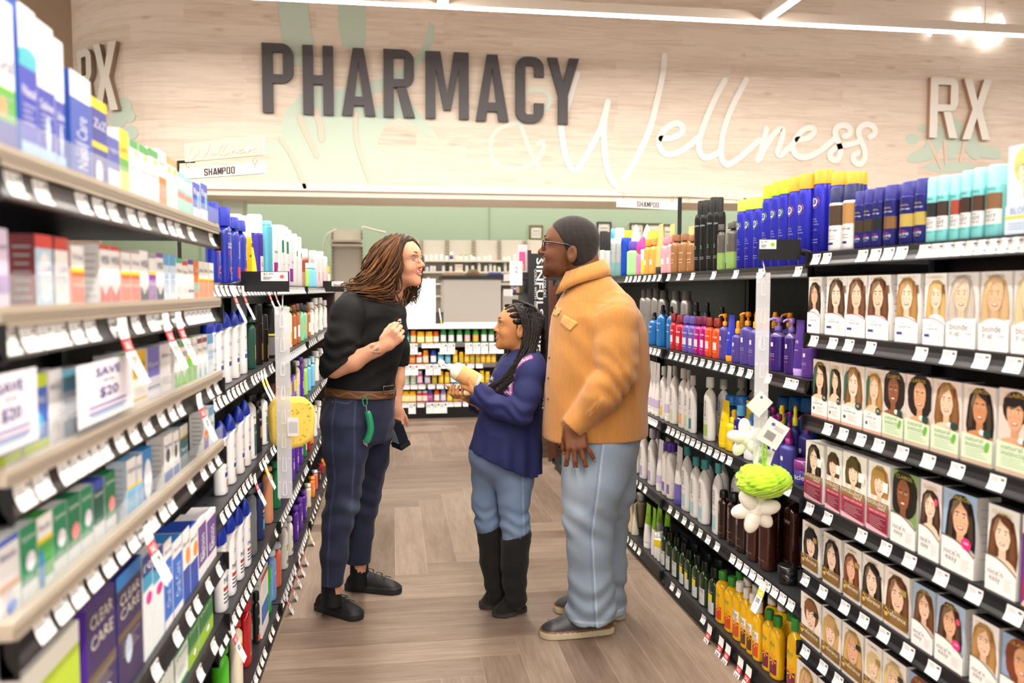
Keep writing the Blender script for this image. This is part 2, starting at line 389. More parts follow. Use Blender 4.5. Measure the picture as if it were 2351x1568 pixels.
def wall_letters(chars, spans, ytop, ybot, c, cs, thick, t, name, label, cat, arcd=False, group=None):
 root = empty(name, soffP(soffpx((spans[0][0]+spans[-1][1])/2, ybot[0])[0], soffpx(spans[0][0], ybot[0])[1]))
 tag(root, label, cat, group)
 base = Vector(root.location)
 for ch, (a, b), yt, yb in zip(chars, spans, ytop, ybot):
  s0, zt = soffpx(a, yt); s1, _ = soffpx(b, yt); z0 = soffpx(a, yb)[1]
  mb = MB()
  def f(x, z, k):
   p = soffP(s0+x, z0+z, thick+.012 if k == 0 else .012); return (p[0]-base.x, p[1]-base.y, p[2]-base.z)
  extr(mb, glyph(ch, s1-s0, zt-z0, t), f, c, cs)
  mb.build('letter', 'painted', root)
 return root
sp = [(602,674),(695,765),(784,861),(880,950),(976,1075),(1091,1166),(1182,1247),(1255,1327)]
wall_letters('PHARMACY', sp, [101,106,112,115,120,127,132,135], [260,264,266,270,273,279,283,286], '#4c484b', '#2e2b2d', .045, .108,
    'sign_lettering', 'big charcoal letters reading PHARMACY raised off the pale board bulkhead', 'sign')
wall_letters('RX', [(2130,2194),(2206,2270)], [180,183], [318,322], '#efe9df', '#b98e70', .05, .1, 'sign_lettering', 'cream raised letters RX on the bulkhead past the hair colour shelves', 'sign')
wall_letters('RX', [(190,221),(226,277)], [122,107], [262,262], '#eae2d4', '#8c7460', .05, .1, 'sign_lettering', 'cream raised letters RX on the curved bulkhead end over the medicine boxes', 'sign')
def cpx(pts, sc, ox, oy): return [(ox+x/sc, oy+y/sc) for x, y in pts]
def onwall(P): return [soffpx(x, y) for x, y in P]
W_ = [[(243,230),(185,420),(140,560),(145,640),(165,760),(200,845),(230,866),(262,840),(330,720),(395,590),(445,415)],
   [(445,415),(428,500),(418,620),(425,760),(445,870),(480,940),(515,960),(570,890),(650,750),(720,590),(775,380),(805,240),(818,112)],
   [(795,655),(870,650),(930,615),(932,572),(885,555),(820,595),(782,660),(790,720),(830,757),(900,750),(980,700),(1040,645)],
   [(1215,272),(1150,390),(1090,530),(1050,650),(1045,730),(1080,780),(1140,765),(1190,735)],
   [(1355,268),(1280,410),(1225,540),(1195,660),(1190,770),(1225,826),(1290,797),(1370,730),(1440,665)],
   [(1487,592),(1465,690),(1430,795)], [(1440,790),(1475,720),(1540,620),(1588,592),(1595,625),(1575,700),(1560,745),(1582,762),(1640,710),(1680,668)],
   [(1690,662),(1760,652),(1800,612),(1790,588),(1740,592),(1690,640),(1658,710),(1690,768),(1760,776),(1850,728),(1930,660)],
   [(2000,640),(2030,630),(2037,592),(2000,568),(1952,582),(1938,620),(1960,680),(1975,740),(1950,797),(1912,787),(1908,750),(1950,712),(2040,693),(2085,680)],
   [(2168,645),(2200,620),(2190,578),(2140,563),(2097,592),(2097,640),(2130,720),(2135,780),(2105,822),(2067,808),(2058,772),(2090,748)]]
def script(mb, f, r, c, strokes=W_, sc=2.867, ox=1240, oy=90, conv=onwall, n=5):
 for S in strokes: flat(mb, ribbon(conv([tuple(p) for p in smooth_path(cpx(S, sc, ox, oy), n)]), r), f, c)
def painted(name, label, cat):
 return tag(empty(name, (0, SY, 3)), label, cat)
def soff_f(off): return lambda x, z, k: soffP(x, z, off+k)
mb = MB(); script(mb, soff_f(.009), .0345, '#f8f3ec')
tag(mb.build('script_lettering', 'painted'), 'huge white handwritten word Wellness painted across the pale board bulkhead', 'sign')
MINT, PEACH = '#c8d8c6', '#e8cfbb'
mb = MB(); F = soff_f(.002)
PX = lambda P: [soffpx(x, y) for x, y in P]
shapes = [[(635,-60),(700,-60),(712,60),(722,112),(700,152),(682,152),(652,110),(640,30)],
  [(775,-60),(842,-60),(841,60),(838,108),(815,118),(786,106),(777,60)],
  [(985,50),(999,60),(995,95),(975,135),(945,170),(900,198),(850,220),(800,240),(760,258),(720,262),(735,235),(775,205),(830,192),(880,180),(930,153),(963,120),(980,85)],
  [(735,198),(685,222),(656,255),(646,290),(650,325),(672,380),(692,426),(858,428),(858,390),(862,350),(872,312),(890,283),(915,270),(938,278),(970,305),(1008,322),(985,285),(955,248),(930,226),(900,230),(860,248),(800,240),(760,235)],
  [(602,332),(640,322),(660,345),(690,425),(645,424),(632,372),(604,348)]]
for P in shapes: flat(mb, [PX(P)[::-1]], F, MINT)
for R_ in ([(960,610),(1010,580),(1085,572),(1165,605),(1188,680),(1140,755)], [(905,862),(720,930),(655,1040),(665,1180),(740,1268),(860,1288),(990,1262),(1090,1180),(1130,1080),(1112,1042),(1075,1062)], [(915,862),(960,1000),(1020,1150),(1095,1285)]):
 flat(mb, ribbon(PX([tuple(p) for p in smooth_path(cpx(R_, 3.92, 960, 60), 5)]), .024), F, '#d6e3d4')
for cx, cy, rx, ry, ro in ((330,1330,140,55,-.3),(430,1210,65,150,.5),(585,1190,80,180,.1),(735,1220,70,160,-.4),(880,1300,130,55,.25),(560,1430,220,50,0),(330,1100,45,35,0),(240,1190,60,50,0)):
 E_ = [(cx+rx*math.cos(a)*math.cos(ro)-ry*math.sin(a)*math.sin(ro), cy+rx*math.cos(a)*math.sin(ro)+ry*math.sin(a)*math.cos(ro)) for a in [2*PI*k/18 for k in range(18)]]
 flat(mb, [PX(cpx(E_, 3.732, 2030, 0))], F, MINT)
for cx, cy, rx, ry in ((285,245,18,22),(299,268,12,14),(272,275,22,18),(298,305,20,17),(255,225,8,12)):
 flat(mb, [PX([(cx+rx*math.cos(2*PI*k/12), cy+ry*math.sin(2*PI*k/12)) for k in range(12)])], F, MINT)
F2 = soff_f(.008)
for R_, r in (([(688,270),(700,300),(718,335),(727,358)], .028), ([(818,262),(816,300),(824,345),(842,395),(852,428)], .022), ([(642,318),(665,350),(690,400),(700,430)], .02), ([(722,255),(735,285),(738,320)], .03),
    ([(2130,322),(2150,360),(2160,385)], .02), ([(2168,325),(2172,375)], .02), ([(2215,320),(2205,370)], .02)):
 flat(mb, ribbon(PX([tuple(p) for p in smooth_path(R_, 5)]), r), F2, PEACH)
tag(mb.build('painted_flourish', 'painted'), 'pale mint leaf flourishes painted on the bulkhead around the letters', 'wall painting')
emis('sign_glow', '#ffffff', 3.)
mb = MB()
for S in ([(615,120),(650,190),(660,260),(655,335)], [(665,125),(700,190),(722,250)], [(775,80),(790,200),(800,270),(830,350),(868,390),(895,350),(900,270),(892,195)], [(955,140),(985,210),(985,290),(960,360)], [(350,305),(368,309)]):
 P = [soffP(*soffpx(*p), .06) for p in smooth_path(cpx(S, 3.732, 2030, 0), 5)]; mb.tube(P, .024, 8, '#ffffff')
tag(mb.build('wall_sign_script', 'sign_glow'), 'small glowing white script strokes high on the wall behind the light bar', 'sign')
# ------------------------------------------------------------------ suspended light bars
emis('lamp_glow', '#fff7ee', 88.); emis('lamp_soft', '#fff7ee', 24.); emis('lamp_mid', '#fff7ee', 24.)
LZ = 3.9
def light_bar(x0, x1, y0, y1, label, mat='lamp_glow'):
 root = tag(empty('light_bar', ((x0+x1)/2, (y0+y1)/2, LZ)), label, 'light', 'suspended light bars')
 cx, cy = (x0+x1)/2, (y0+y1)/2; hx, hy = (x1-x0)/2, (y1-y0)/2
 mb = MB(); mb.box(-hx-.012, hx+.012, -hy-.012, hy+.012, .004, .09, '#d9cbbb'); mb.build('housing', 'painted', root)
 mb = MB(); mb.box(-hx, hx, -hy, hy, -.004, .004, '#ffffff'); mb.build('diffuser', mat, root)
 k = max(2, int(max(hx, hy)*2/2.2)+1)
 for i in range(k):
  t = (i+.5)/k*2-1; px, py = (hx*t, 0) if hx > hy else (0, hy*t)
  mb = MB(); mb.tube([(px, py, .09), (px, py, 1.4)], .004, 5, '#cfc5b8'); mb.build('suspension_cord', 'painted', root)
 return root
LY = 7.37
light_bar(-4.2, 9.0, LY-.035, LY+.035, 'long white light bar crossing above the aisle before the bulkhead', 'lamp_mid')
light_bar(.415, .485, -5.0, LY-.06, 'white light bar running overhead along the middle of the aisle')
light_bar(3.40, 3.47, -5.0, LY-.06, 'white light bar joining the cross bar beyond the hair colour shelves')
light_bar(-2.6, -2.53, -5.0, LY-.06, 'white light bar running over the aisle behind the medicine shelves')
light_bar(-4.2, 9.0, 11.5, 11.62, 'white light bar over the pharmacy work area behind the bulkhead', 'lamp_soft')
light_bar(-4.2, 9.0, 13.0, 13.1, 'white light bar nearest the green pharmacy wall behind the bulkhead', 'lamp_soft')
# ------------------------------------------------------------------ hanging aisle signs
def plane_pts(p0, D0, p1, D1):
 """frame of a hanging board from two sight lines: origin, unit x vector, length"""
 a = atD(*p0, D0); b = atD(*p1, D1); v = b-a; v[2] = 0; L = np.linalg.norm(v); return a, v/L, L
def board(root, p0, D0, p1, D1, h, mats, col, name, fn=None, th=.012, base=None):
 a, ux, L = plane_pts(p0, D0, p1, D1); n = np.array([ux[1], -ux[0], 0])
 mb = MB(); mb.box(0, L, 0, th, 0, h, col)
 if fn: fn(mb, L, h)
 vs = [a+ux*x-n*y+np.array([0, 0, z])-base for x, y, z in mb.v]; mb.v = [tuple(v) for v in vs]
 return mb.build(name, mats, root)
def wl(mb, L, h, x0, x1, z0, z1, c, y=-.002):
 """script word fitted into a rectangle of a board"""
 for S in W_:
  P = [((x-125)/2100*(x1-x0)+x0, z1-(y_-110)/860*(z1-z0)) for x, y_ in smooth_path(S, 4)]
  flat(mb, ribbon(P, h*.028), lambda x, z, k: (x, y-k*.3, z), c)
def sh(mb, L, h, cx, w, hh, c):
 n = 7; gw = w/n*.72
 for i, ch in enumerate('SHAMPOO'):
  x0 = cx-w/2+w*i/n
  extr(mb, glyph(ch, gw*(1.15 if ch in 'AM' else 1), hh, gw*.2), lambda x, z, k: (x0+x, -.0025 if k == 0 else -.0003, h/2-hh/2+z), c)
WB = '#ecd9c4'
def hang_sign(nm, label, top0, top1, sub0, sub1, D0, D1, sD1, hB, hS, post, pD, gtop, word, hooks, brk):
 b = atD(post[0], post[1], pD); base = np.array([b[0], b[1], gtop]); root = tag(empty(nm, tuple(base)), label, 'sign')
 board(root, top0, D0, top1, D1, hB, 'painted', WB, 'wooden_board', word, base=base)
 board(root, sub0, D0, sub1, sD1, hS, 'painted', '#fbf8f3', 'aisle_panel', lambda mb, L, h: sh(mb, L, h, L*.5, L*.37, h*.62, '#4a3a33'), base=base)
 mb = MB(); mb.tube([(0, 0, 0), (0, 0, b[2]-gtop)], .008 if brk else .013, 8, '#1d1a19')
 if brk: mb.tube([(0, 0, b[2]-gtop), (.07, -.0, b[2]-gtop+.004)], .006, 6, '#1d1a19')
 mb.build('post', 'black_metal', root)
 for hp, D, z2 in hooks:
  q = atD(*hp, D)-base; mb = MB()
  mb.tube([q+np.array([.008*math.sin(2*PI*k/10), 0, -.012+.012*math.cos(2*PI*k/10)]) for k in range(11)], .0012, 5, '#b9b2a8')
  mb.tube([q+np.array([0, 0, -.022]), q+np.array([0, 0, -z2])], .0012, 5, '#b9b2a8'); mb.build('hook', 'chrome', root)
 return root
hang_sign('hanging_sign', 'hanging board with white script over a SHAMPOO panel above the medicine shelves', (424,372), (603,361.5), (411,412), (606,403.5), 3.43, 3.25, 3.25, .076, .043, (407,372), 3.43, 1.5,
    lambda mb, L, h: wl(mb, L, h, L*.06, L*.94, h*.02, h*.96, '#fbf3ea'), [((432,371), 3.42, .04), ((585,362.5), 3.26, .04)], True)
hang_sign('hanging_sign', 'hanging board with white script and SHAMPOO panel on a post behind the man', (1420,442), (1706,461.5), (1417.5,475), (1557,483.5), 4.85, 5.25, 5.05, .079, .048, (1561,453), 5.05, 1.5,
    lambda mb, L, h: wl(mb, L, h, L*.58, L*.965, h*.05, h*.9, '#fbf3ea'), [((1432,443.5), 4.87, .035), ((1543,451.5), 5.0, .035), ((1582,454), 5.06, .03), ((1692,461), 5.22, .03)], False)
# ------------------------------------------------------------------ camera, world
cam = bpy.data.cameras.new('camera'); co = bpy.data.objects.new('camera', cam); COL.objects.link(co)
cam.sensor_width = 36.; cam.lens = FPX/2351*36; cam.clip_start = .05
co.matrix_world = Matrix(((CR[0], CU[0], -CF[0], 0), (CR[1], CU[1], -CF[1], 0), (CR[2], CU[2], -CF[2], H0), (0, 0, 0, 1)))
cam.dof.use_dof = True; cam.dof.focus_distance = 3.45; cam.dof.aperture_fstop = 2.8
sc = bpy.context.scene; sc.camera = co
w = bpy.data.worlds.new('World'); sc.world = w; w.use_nodes = True
w.node_tree.nodes['Background'].inputs['Color'].default_value = (1.0, .97, .93, 1); w.node_tree.nodes['Background'].inputs['Strength'].default_value = .6
vs = sc.view_settings; vs.view_transform = 'Standard'; vs.look = 'None'; vs.gamma = 1; vs.use_curve_mapping = False; vs.exposure = .80
sc.cycles.use_denoising = True; sc.cycles.max_bounces = 6; sc.cycles.diffuse_bounces = 3; sc.cycles.glossy_bounces = 3; sc.cycles.transmission_bounces = 4; sc.cycles.transparent_max_bounces = 10
sc.cycles.caustics_reflective = False; sc.cycles.caustics_refractive = False
sc.cycles.use_adaptive_sampling = True; sc.cycles.adaptive_threshold = .02
# ================================================================== SHELVING
XR, XN, XL, XM = 1.27, 1.25, -.49, -.455       # shelf fronts: hair care, hair colour, shampoo, medicine
BLK = '#17161a'; DECK = '#2a2a2d'; PEG = '#1b1b1d'
PAPER = '#f6f4f2'
# ---- paper price tags (shared meshes); local: facing -Y, hanging from z=0 down
def tag_mesh(price, w=.046, h=.031, stripe=None):
 mb = MB(); n = 5
 prof = [(-.0035-.010*(i/n)**2, -h*i/n) for i in range(n+1)]
 for i in range(n):
  (y0, z0), (y1, z1) = prof[i], prof[i+1]
  mb.add([(-w/2, y1, z1), (w/2, y1, z1), (w/2, y0, z0), (-w/2, y0, z0)], [(0, 1, 2, 3)], stripe if stripe and i == 0 else PAPER, True)
 def on(u0, u1, t0, t1, c):
  f = lambda t: (-.0035-.010*t*t-.0006, -h*t)
  mb.poly([(u0*w, *f(t1)), (u1*w, *f(t1)), (u1*w, *f(t0)), (u0*w, *f(t0))], c)
 for t in (.14, .26, .38): on(-.42, .0+.3*t, t, t+.05, '#8e8c8c')
 on(.18, .42, .12, .30, '#6b6a6a')
 b = len(mb.v); mb.text(price, w*.2, -h*.78, h*.24, -.0105, '#2b2a2a', w=w*.4)
 return mb.mesh('price_tag', 'paper')
TAGS = [tag_mesh(p) for p in ('13.99', '8.99', '12.49', '5.29', '21.99', '7.79', '9.99')]
def sale_mesh(price, col='#c4242e', L=.115, w=.045, out=.035, word='SALE'):
 mb = MB(); n = 10; pr = []
 for i in range(n+1):
  t = i/n; pr.append((-.012-out*math.sin(t*1.5)*t-.004, -L*t*(1-.06*t)))
 def at(t):
  k = min(int(t*n), n-1); q = t*n-k; return (pr[k][0]*(1-q)+pr[k+1][0]*q, pr[k][1]*(1-q)+pr[k+1][1]*q)
 for i in range(n):
  (y0, z0), (y1, z1) = pr[i], pr[i+1]; t = (i+.5)/n
  mb.add([(-w/2, y1, z1), (w/2, y1, z1), (w/2, y0, z0), (-w/2, y0, z0)], [(0, 1, 2, 3)], col if .30 < t < .5 else PAPER, True)
 def txt(s, t, h, c, ww):
  vs, fs, tw = text2d(s, .01); sx = ww/tw; out_ = []
  for u, v in vs:
   y, z = at(min(.999, max(0, t-(v-.5)*h/L))); out_.append(((u-tw/2)*sx, y-.0009, z))
  mb.add(out_, fs, c)
 txt(word, .40, .013, '#ffffff', w*.6); txt(price, .62, .016, '#222222', w*.62)
 for t in (.76, .82): txt('------', t, .002, '#999999', w*.6)
 return mb.mesh('sale_tag', 'paper')
SALES = [sale_mesh(p) for p in ('7.79', '8.59', '50%')]
YSALE = sale_mesh('50%', '#f2d21c', word='off'); YSALE2 = sale_mesh('-', '#f2d21c', .08, word='2/5')
def shelf_mesh(L, depth, z_th=.022, lip=0., rail=BLK, deck=DECK):
 mb = MB(); h = L/2
 mb.box(-h, h, .002, depth, -z_th, 0, deck)
 pr = [(.002, .0), (-.003, -.001), (-.0035, -.006), (-.004, -.016), (-.0075, -.028), (-.0135, -.037), (-.015, -.041), (-.011, -.043), (.002, -.043)]
 n = len(pr); vs = [(x, y, z) for x in (-h, h) for y, z in pr]
 mb.add(vs, [(i, i+n, (i+1) % n+n, (i+1) % n)[::-1] for i in range(n)]+[tuple(range(n)), tuple(range(2*n-1, n-1, -1))], rail)
 for sx in (-h, h-.006): mb.box(sx, sx+.006, -.018, .002, -.046, 0, '#0e0e10')
 for i in range(9):
  for k in range(2): mb.box(-h+L*(i+.5)/9-.008, -h+L*(i+.5)/9+.008, .05+k*.05, .058+k*.05, 0, .0006, '#0c0c0d')
 if lip:
  mb.box(-h+.004, h-.004, -.012, .004, -.004, lip, '#b3a694')
  for k in (.35, .65): mb.box(-h+.004, h-.004, -.0135, -.012, -.004+lip*k, lip*k, '#94887a')
 return mb
class Unit: pass
def gondola(side, X, y0, y1, decks, ztop, label, depth=.42, lips=(), base_h=None, group='black gondola shelf units', peg=PEG, tagdx=None):
 u = Unit(); u.side, u.X, u.y0, u.y1, u.L = side, X, y0, y1, y1-y0; u.decks = decks; u.ym = (y0+y1)/2
 u.rz = -PI/2 if side > 0 else PI/2
 u.root = tag(empty('gondola_shelving', (X, u.ym, 0), u.rz), label, 'shelving', group)
 h = u.L/2-.003; d = depth
 mb = MB(); mb.box(-h, h, d, d+.02, 0, ztop, peg)
 for r in range(int((ztop-.2)/.05)):
  for c in range(int(u.L/.05)):
   x = -h+.025+c*.05; z = .2+r*.05
   if z > ztop-.4: mb.box(x-.003, x+.003, d-.0008, d, z-.003, z+.003, '#050505')
 mb.build('back_panel', 'black_metal', u.root)
 for sx in (-h, h-.03):
  mb = MB(); mb.box(sx, sx+.03, d-.03, d, 0, ztop, '#222224'); mb.build('upright', 'black_metal', u.root)
 mb = MB(); bz = decks[-1]; mb.box(-h, h, .004, d, 0, bz-.022, '#1c1917'); mb.build('kick_plate', 'black_metal', u.root)
 u.shelves = []
 for i, z in enumerate(decks):
  s = shelf_mesh(u.L-.006, d, lip=.020 if i in lips else 0).build('shelf', 'black_metal', u.root, (0, 0, z)); u.shelves.append(s)
  if i in lips:
   mb = MB(); mb.box(-h+.01, h-.01, -.011, -.009, .018, .058, '#dfe4e4'); mb.build('shelf_fence', 'clear_plastic', s)
 return u
def w2l(u, Y): return (u.ym-Y) if u.side > 0 else (Y-u.ym)
def put_tag(u, i, Y, mesh=None, dz=-.006):
 o = link('price_tag' if mesh is None else 'sale_tag', mesh or RND.choice(TAGS), u.shelves[i], (w2l(u, Y), -.0006, dz)); return o
def tags_run(u, i, px0, px1, n, py, jit=.25):
 """n tags between two sight lines on shelf i"""
 z = u.decks[i]-.02
 Y0 = ray_on_shelf(u, px0, z); Y1 = ray_on_shelf(u, px1, z)
 for k in range(n):
  Y = Y0+(Y1-Y0)*(k+.5)/n+RND.uniform(-jit, jit)*abs(Y1-Y0)/n
  if abs(w2l(u, Y)) < u.L/2-.03: put_tag(u, i, Y)
def ray_on_shelf(u, px, z, X=None):
 """Y where image column px crosses the horizontal line at the unit's front, height z"""
 X = u.X if X is None else X
 lo, hi = .3, 14.
 f = lambda Y: CX+FPX*float(np.array([X, Y, z-H0]) @ CR)/float(np.array([X, Y, z-H0]) @ CF)-px
 for _ in range(50):
  m = (lo+hi)/2
  if (f(lo) < 0) == (f(m) < 0): lo = m
  else: hi = m
 return (lo+hi)/2
# ---- hair colour unit, hair care units, medicine unit, shampoo units
U_C = gondola(1, XN, 1.10, 2.335, [1.533, 1.29, 1.04, .782, .556, .334, .11], 1.56, 'black shelf unit nearest the camera, filled with hair colour boxes')
U_R = [gondola(1, XR, 2.345, 3.70, [1.50, 1.142, .793, .427, .078], 1.56, 'black shelf unit with salon bottles beside the hair colour boxes'),
    gondola(1, XR, 3.705, 5.04, [1.50, 1.142, .793, .427, .078], 1.56, 'black shelf unit with bottles directly behind the man in the tan jacket'),
    gondola(1, XR, 5.045, 6.38, [1.50, 1.142, .793, .427, .078], 1.56, 'black shelf unit of bottles farthest along the man\'s side of the aisle')]
U_M = gondola(-1, XM, 1.00, 2.225, [1.568, 1.381, 1.192, 1.010, .727, .56, .11], 1.60, 'black shelf unit nearest the camera, filled with medicine boxes', depth=.40, lips=(0, 1, 2, 3))
U_L = [gondola(-1, XL, 2.235, 3.475, [1.44, 1.129, .799, .45, .10], 1.50, 'black shelf unit of white and blue shampoo bottles behind the medicine boxes'),
    gondola(-1, XL, 3.48, 4.72, [1.44, 1.129, .799, .45, .10], 1.50, 'black shelf unit of shampoo bottles right behind the woman in black'),
    gondola(-1, XL, 4.725, 6.95, [1.44, 1.129, .799, .45, .10], 1.50, 'black shelf unit of bottles at the far end behind the woman')]
for i, sp in enumerate([[(1868,1888),(1893,1912)]+[(1970+k*30,2000+k*30) for k in range(4)]+[(2116+k*26,2142+k*26) for k in range(10)],
  [(1861,1886),(1903,1931),(1939,1969),(1987,2021),(2100,2140),(2162,2206),(2235,2285),(2309,2358)],
  [(1891,1920),(1926,1956),(1965,1998),(2005,2041),(2058,2096),(2116,2159),(2180,2227),(2268,2322)],
  [(1850,1877),(1892,1919),(1967,2000),(2021,2057),(2076,2113),(2147,2188),(2220,2267),(2310,2360)],
  [(1839,1868),(1879,1909),(1929,1960),(1971,2005),(2016,2054),(2069,2112),(2127,2171),(2218,2270),(2300,2350)],
  [(1842,1866),(1881,1908),(1914,1945),(1975,2008),(2040,2080),(2110,2150)], []]):
 z = U_C.decks[i]-.03
 for a, b in sp:
  Y = ray_on_shelf(U_C, (a+b)/2, z)
  if Y > 1.13: put_tag(U_C, i, Y)
for i, runs in enumerate([[(1856,1820,1),(1760,1740,1),(1700,1685,1),(1650,1635,1),(1600,1588,1),(1570,1556,1),(1545,1532,1)],
  [(1835,1808,2),(1778,1760,1),(1736,1525,13)], [(1826,1800,1),(1686,1532,12)], [(1830,1680,9),(1660,1520,8)], [(1640,1600,1),(1570,1540,2),(1530,1490,4)]]):
 for a, b, n in runs: tags_run(U_R[0], i, a, b, n, 0, .06)
for i, runs in enumerate([[(1524,1436,8)], [(1520,1484,4)], [(1512,1482,5)], [(1490,1420,7)], [(1476,1430,5)]]):
 for a, b, n in runs: tags_run(U_R[1], i, a, b, n, 0, .06)
for k, (px, m) in enumerate(((1661,SALES[0]),(1688,SALES[2]),(1704,SALES[1]),(1733,SALES[1]),(1752,SALES[0]))):
 put_tag(U_R[0], 4, ray_on_shelf(U_R[0], px-22, .06), m)
put_tag(U_R[0], 3, ray_on_shelf(U_R[0], 1762, .40), YSALE)
for i, runs in enumerate([[(8,30,1),(60,105,1),(158,200,1),(200,262,2),(282,330,2),(350,372,1),(376,410,2),(422,438,1),(474,486,1)],
  [(-60,25,2),(30,110,2),(110,215,3),(235,270,1),(285,318,1),(328,380,3),(386,408,2),(418,480,6)],
  [(-20,20,1),(20,108,2),(125,240,5),(252,310,2),(312,345,1),(348,375,1),(377,415,2),(466,500,2)],
  [(-30,40,1),(62,330,8),(330,395,3),(418,440,1),(452,500,3)], [(335,362,1),(388,408,1),(416,456,2),(463,483,1),(490,504,1)], [(340,370,1),(430,500,2)], []]):
 for a, b, n in runs: tags_run(U_M, i, a, b, n, 0, .08)
for i, px in ((1, 262), (1, 366), (1, 396), (2, 445), (3, 322)):
 put_tag(U_M, i, ray_on_shelf(U_M, px-6, U_M.decks[i]-.03), SALES[i % 3])
for j, spans in ((0, (512, 632)), (1, (632, 692)), (2, (692, 745))):
 for i in range(5):
  a, b = spans; z = U_L[j].decks[i]-.03
  Y0 = U_L[j].y0+.04; Y1 = U_L[j].y1-.04; n = (17, 18, 20)[j]
  for k in range(n):
   if RND.random() < .12 and i: continue
   put_tag(U_L[j], i, Y0+(Y1-Y0)*(k+.5)/n)
for i, px in ((0, 522), (0, 545), (0, 606), (0, 620)): put_tag(U_L[0], i, min(3.42, ray_on_shelf(U_L[0], px, 1.42)), SALES[0])
for i, px, m in ((1, 590, YSALE), (1, 597, YSALE), (2, 598, YSALE), (2, 573, SALES[1]), (3, 520, SALES[2]), (4, 0, None)):
 if m: put_tag(U_L[0], i, ray_on_shelf(U_L[0], px, U_L[0].decks[i]-.02), m)
for k in range(5): put_tag(U_L[1], 4, 3.62+k*.16, SALES[k % 3])
put_tag(U_L[1], 4, 4.60, YSALE)
# ================================================================== pharmacy counter with vitamin shelves
CYF = 9.05
cx0, cx1 = -.55, 2.2
pc = tag(empty('pharmacy_counter', ((cx0+cx1)/2, CYF, 0)), 'white topped pharmacy counter with vitamin shelves in its front', 'counter')
hw = (cx1-cx0)/2
mb = MB(); mb.box(-hw-.03, hw+.03, -.04, .62, .995, 1.04, '#f7f5f1'); mb.build('counter_top', 'painted', pc)
mb = MB(); mb.box(-hw, hw, .30, .32, .13, .995, '#231d1b'); mb.build('back_panel', 'painted', pc)
for sx in (-hw, hw-.03):
 mb = MB(); mb.box(sx, sx+.03, 0, .6, 0, .995, '#3a2c28'); mb.build('end_panel', 'painted', pc)
mb = MB(); mb.box(-hw+.03, hw-.03, .0, .58, 0, .14, '#151312'); mb.build('kick_plate', 'black_metal', pc)
VZ = [.838, .608, .384, .182]
VSH = []
for z in VZ:
 mb = MB(); mb.box(-hw+.03, hw-.03, 0, .30, -.02, 0, '#8d8a88'); mb.box(-hw+.03, hw-.03, -.012, 0, -.046, .002, '#6c6664'); s = mb.build('shelf', 'painted', pc, (0, 0, z)); VSH.append(s)
BIGTAG = tag_mesh('9.99', .075, .05); HANG = tag_mesh('', .08, .12)
vt = [[(930,0),(950,1),(1018,1),(1036,1),(1076,1),(1094,1),(1112,1),(1131,1),(976,0),(992,0),(1008,0),(1148,1)], [(936,1),(951,1),(985,1),(1003,1),(968,0),(1020,0),(1040,0),(1060,0),(1080,0),(1100,0)],
   [(916,0),(932,0),(950,0),(968,0),(990,0),(1010,0),(1030,0),(1050,0),(1070,0)], [(945,1),(986,1),(1001,1),(1017,1),(930,0),(965,0),(1033,0),(1050,0),(1070,0)]]
for i, row in enumerate(vt):
 for px, big in row:
  x = onY(px, 800, CYF)[0]; link('price_tag', HANG if big else BIGTAG, VSH[i], (x-(cx0+cx1)/2, -.012, -.004))
def cab(name, px0, px1, py0, Y, dep, z0, body, top, label, th=.05, cat='cabinet', over=.03):
 x0 = onY(px0, py0, Y)[0]; x1, _, z1 = onY(px1, py0, Y)
 r = tag(empty(name, ((x0+x1)/2, Y, z0)), label, cat); w = (x1-x0)/2
 mb = MB(); mb.box(-w, w, 0, dep, 0, z1-z0-th, body); mb.build('cabinet_body', 'painted', r)
 if th:
  mb = MB(); mb.box(-w-over, w+over, -over, dep+over, z1-z0-th, z1-z0, top); mb.build('worktop', 'painted', r)
 return r
x0 = onY(880, 640, 9.5)[0]; x1, _, z1 = onY(1000, 640, 9.5)
r = tag(empty('counter_screen', ((x0+x1)/2, 9.5, 1.04)), 'plain white privacy screen standing on the pharmacy counter', 'screen'); hw2 = (x1-x0)/2
mb = MB(); mb.box(-hw2, hw2, 0, .025, .012, z1-1.04, '#ffffff'); mb.build('screen_panel', 'painted', r)
mb = MB(); mb.box(-hw2, hw2, -.05, .09, 0, .012, '#e9e6e2'); mb.build('base_plate', 'painted', r)
cab('work_cabinet', 1019, 1150, 633, 11.0, .7, 0, '#e2dcd2', '#33302f', 'tall pale grey cabinet with black worktop behind the pharmacy counter')
cab('work_cabinet', 1154, 1215, 655, 11.2, .6, 0, '#d8d1c6', '#33302f', 'lower pale cabinet with black worktop beside the tall one')
def wall_unit(px0, px1, pyt, Y, shelves, label, dep=.3):
 x0 = onY(px0, pyt, Y)[0]; x1, _, zt = onY(px1, pyt, Y); w = (x1-x0)/2
 r = tag(empty('pharmacy_shelving', ((x0+x1)/2, Y, 0)), label, 'shelving', 'cream pharmacy shelf bays')
 mb = MB(); mb.box(-w, w, dep, dep+.02, 0, zt, '#cfc8ba'); mb.build('back_panel', 'painted', r)
 for sx in (-w, w-.03):
  mb = MB(); mb.box(sx, sx+.03, dep-.03, dep, 0, zt, '#a9a290')
  for k in range(int(zt/.05)): mb.box(sx+.008, sx+.022, dep-.032, dep-.03, k*.05, k*.05+.025, '#6d685c')
  mb.build('upright', 'painted', r)
 for py in shelves:
  z = onY(1060, py, Y)[2]; mb = MB(); mb.box(-w, w, 0, dep, -.03, 0, '#e6e0d4'); mb.build('shelf', 'painted', r, (0, 0, z))
 return (Y, r, [onY(1060, p, Y)[2] for p in shelves])
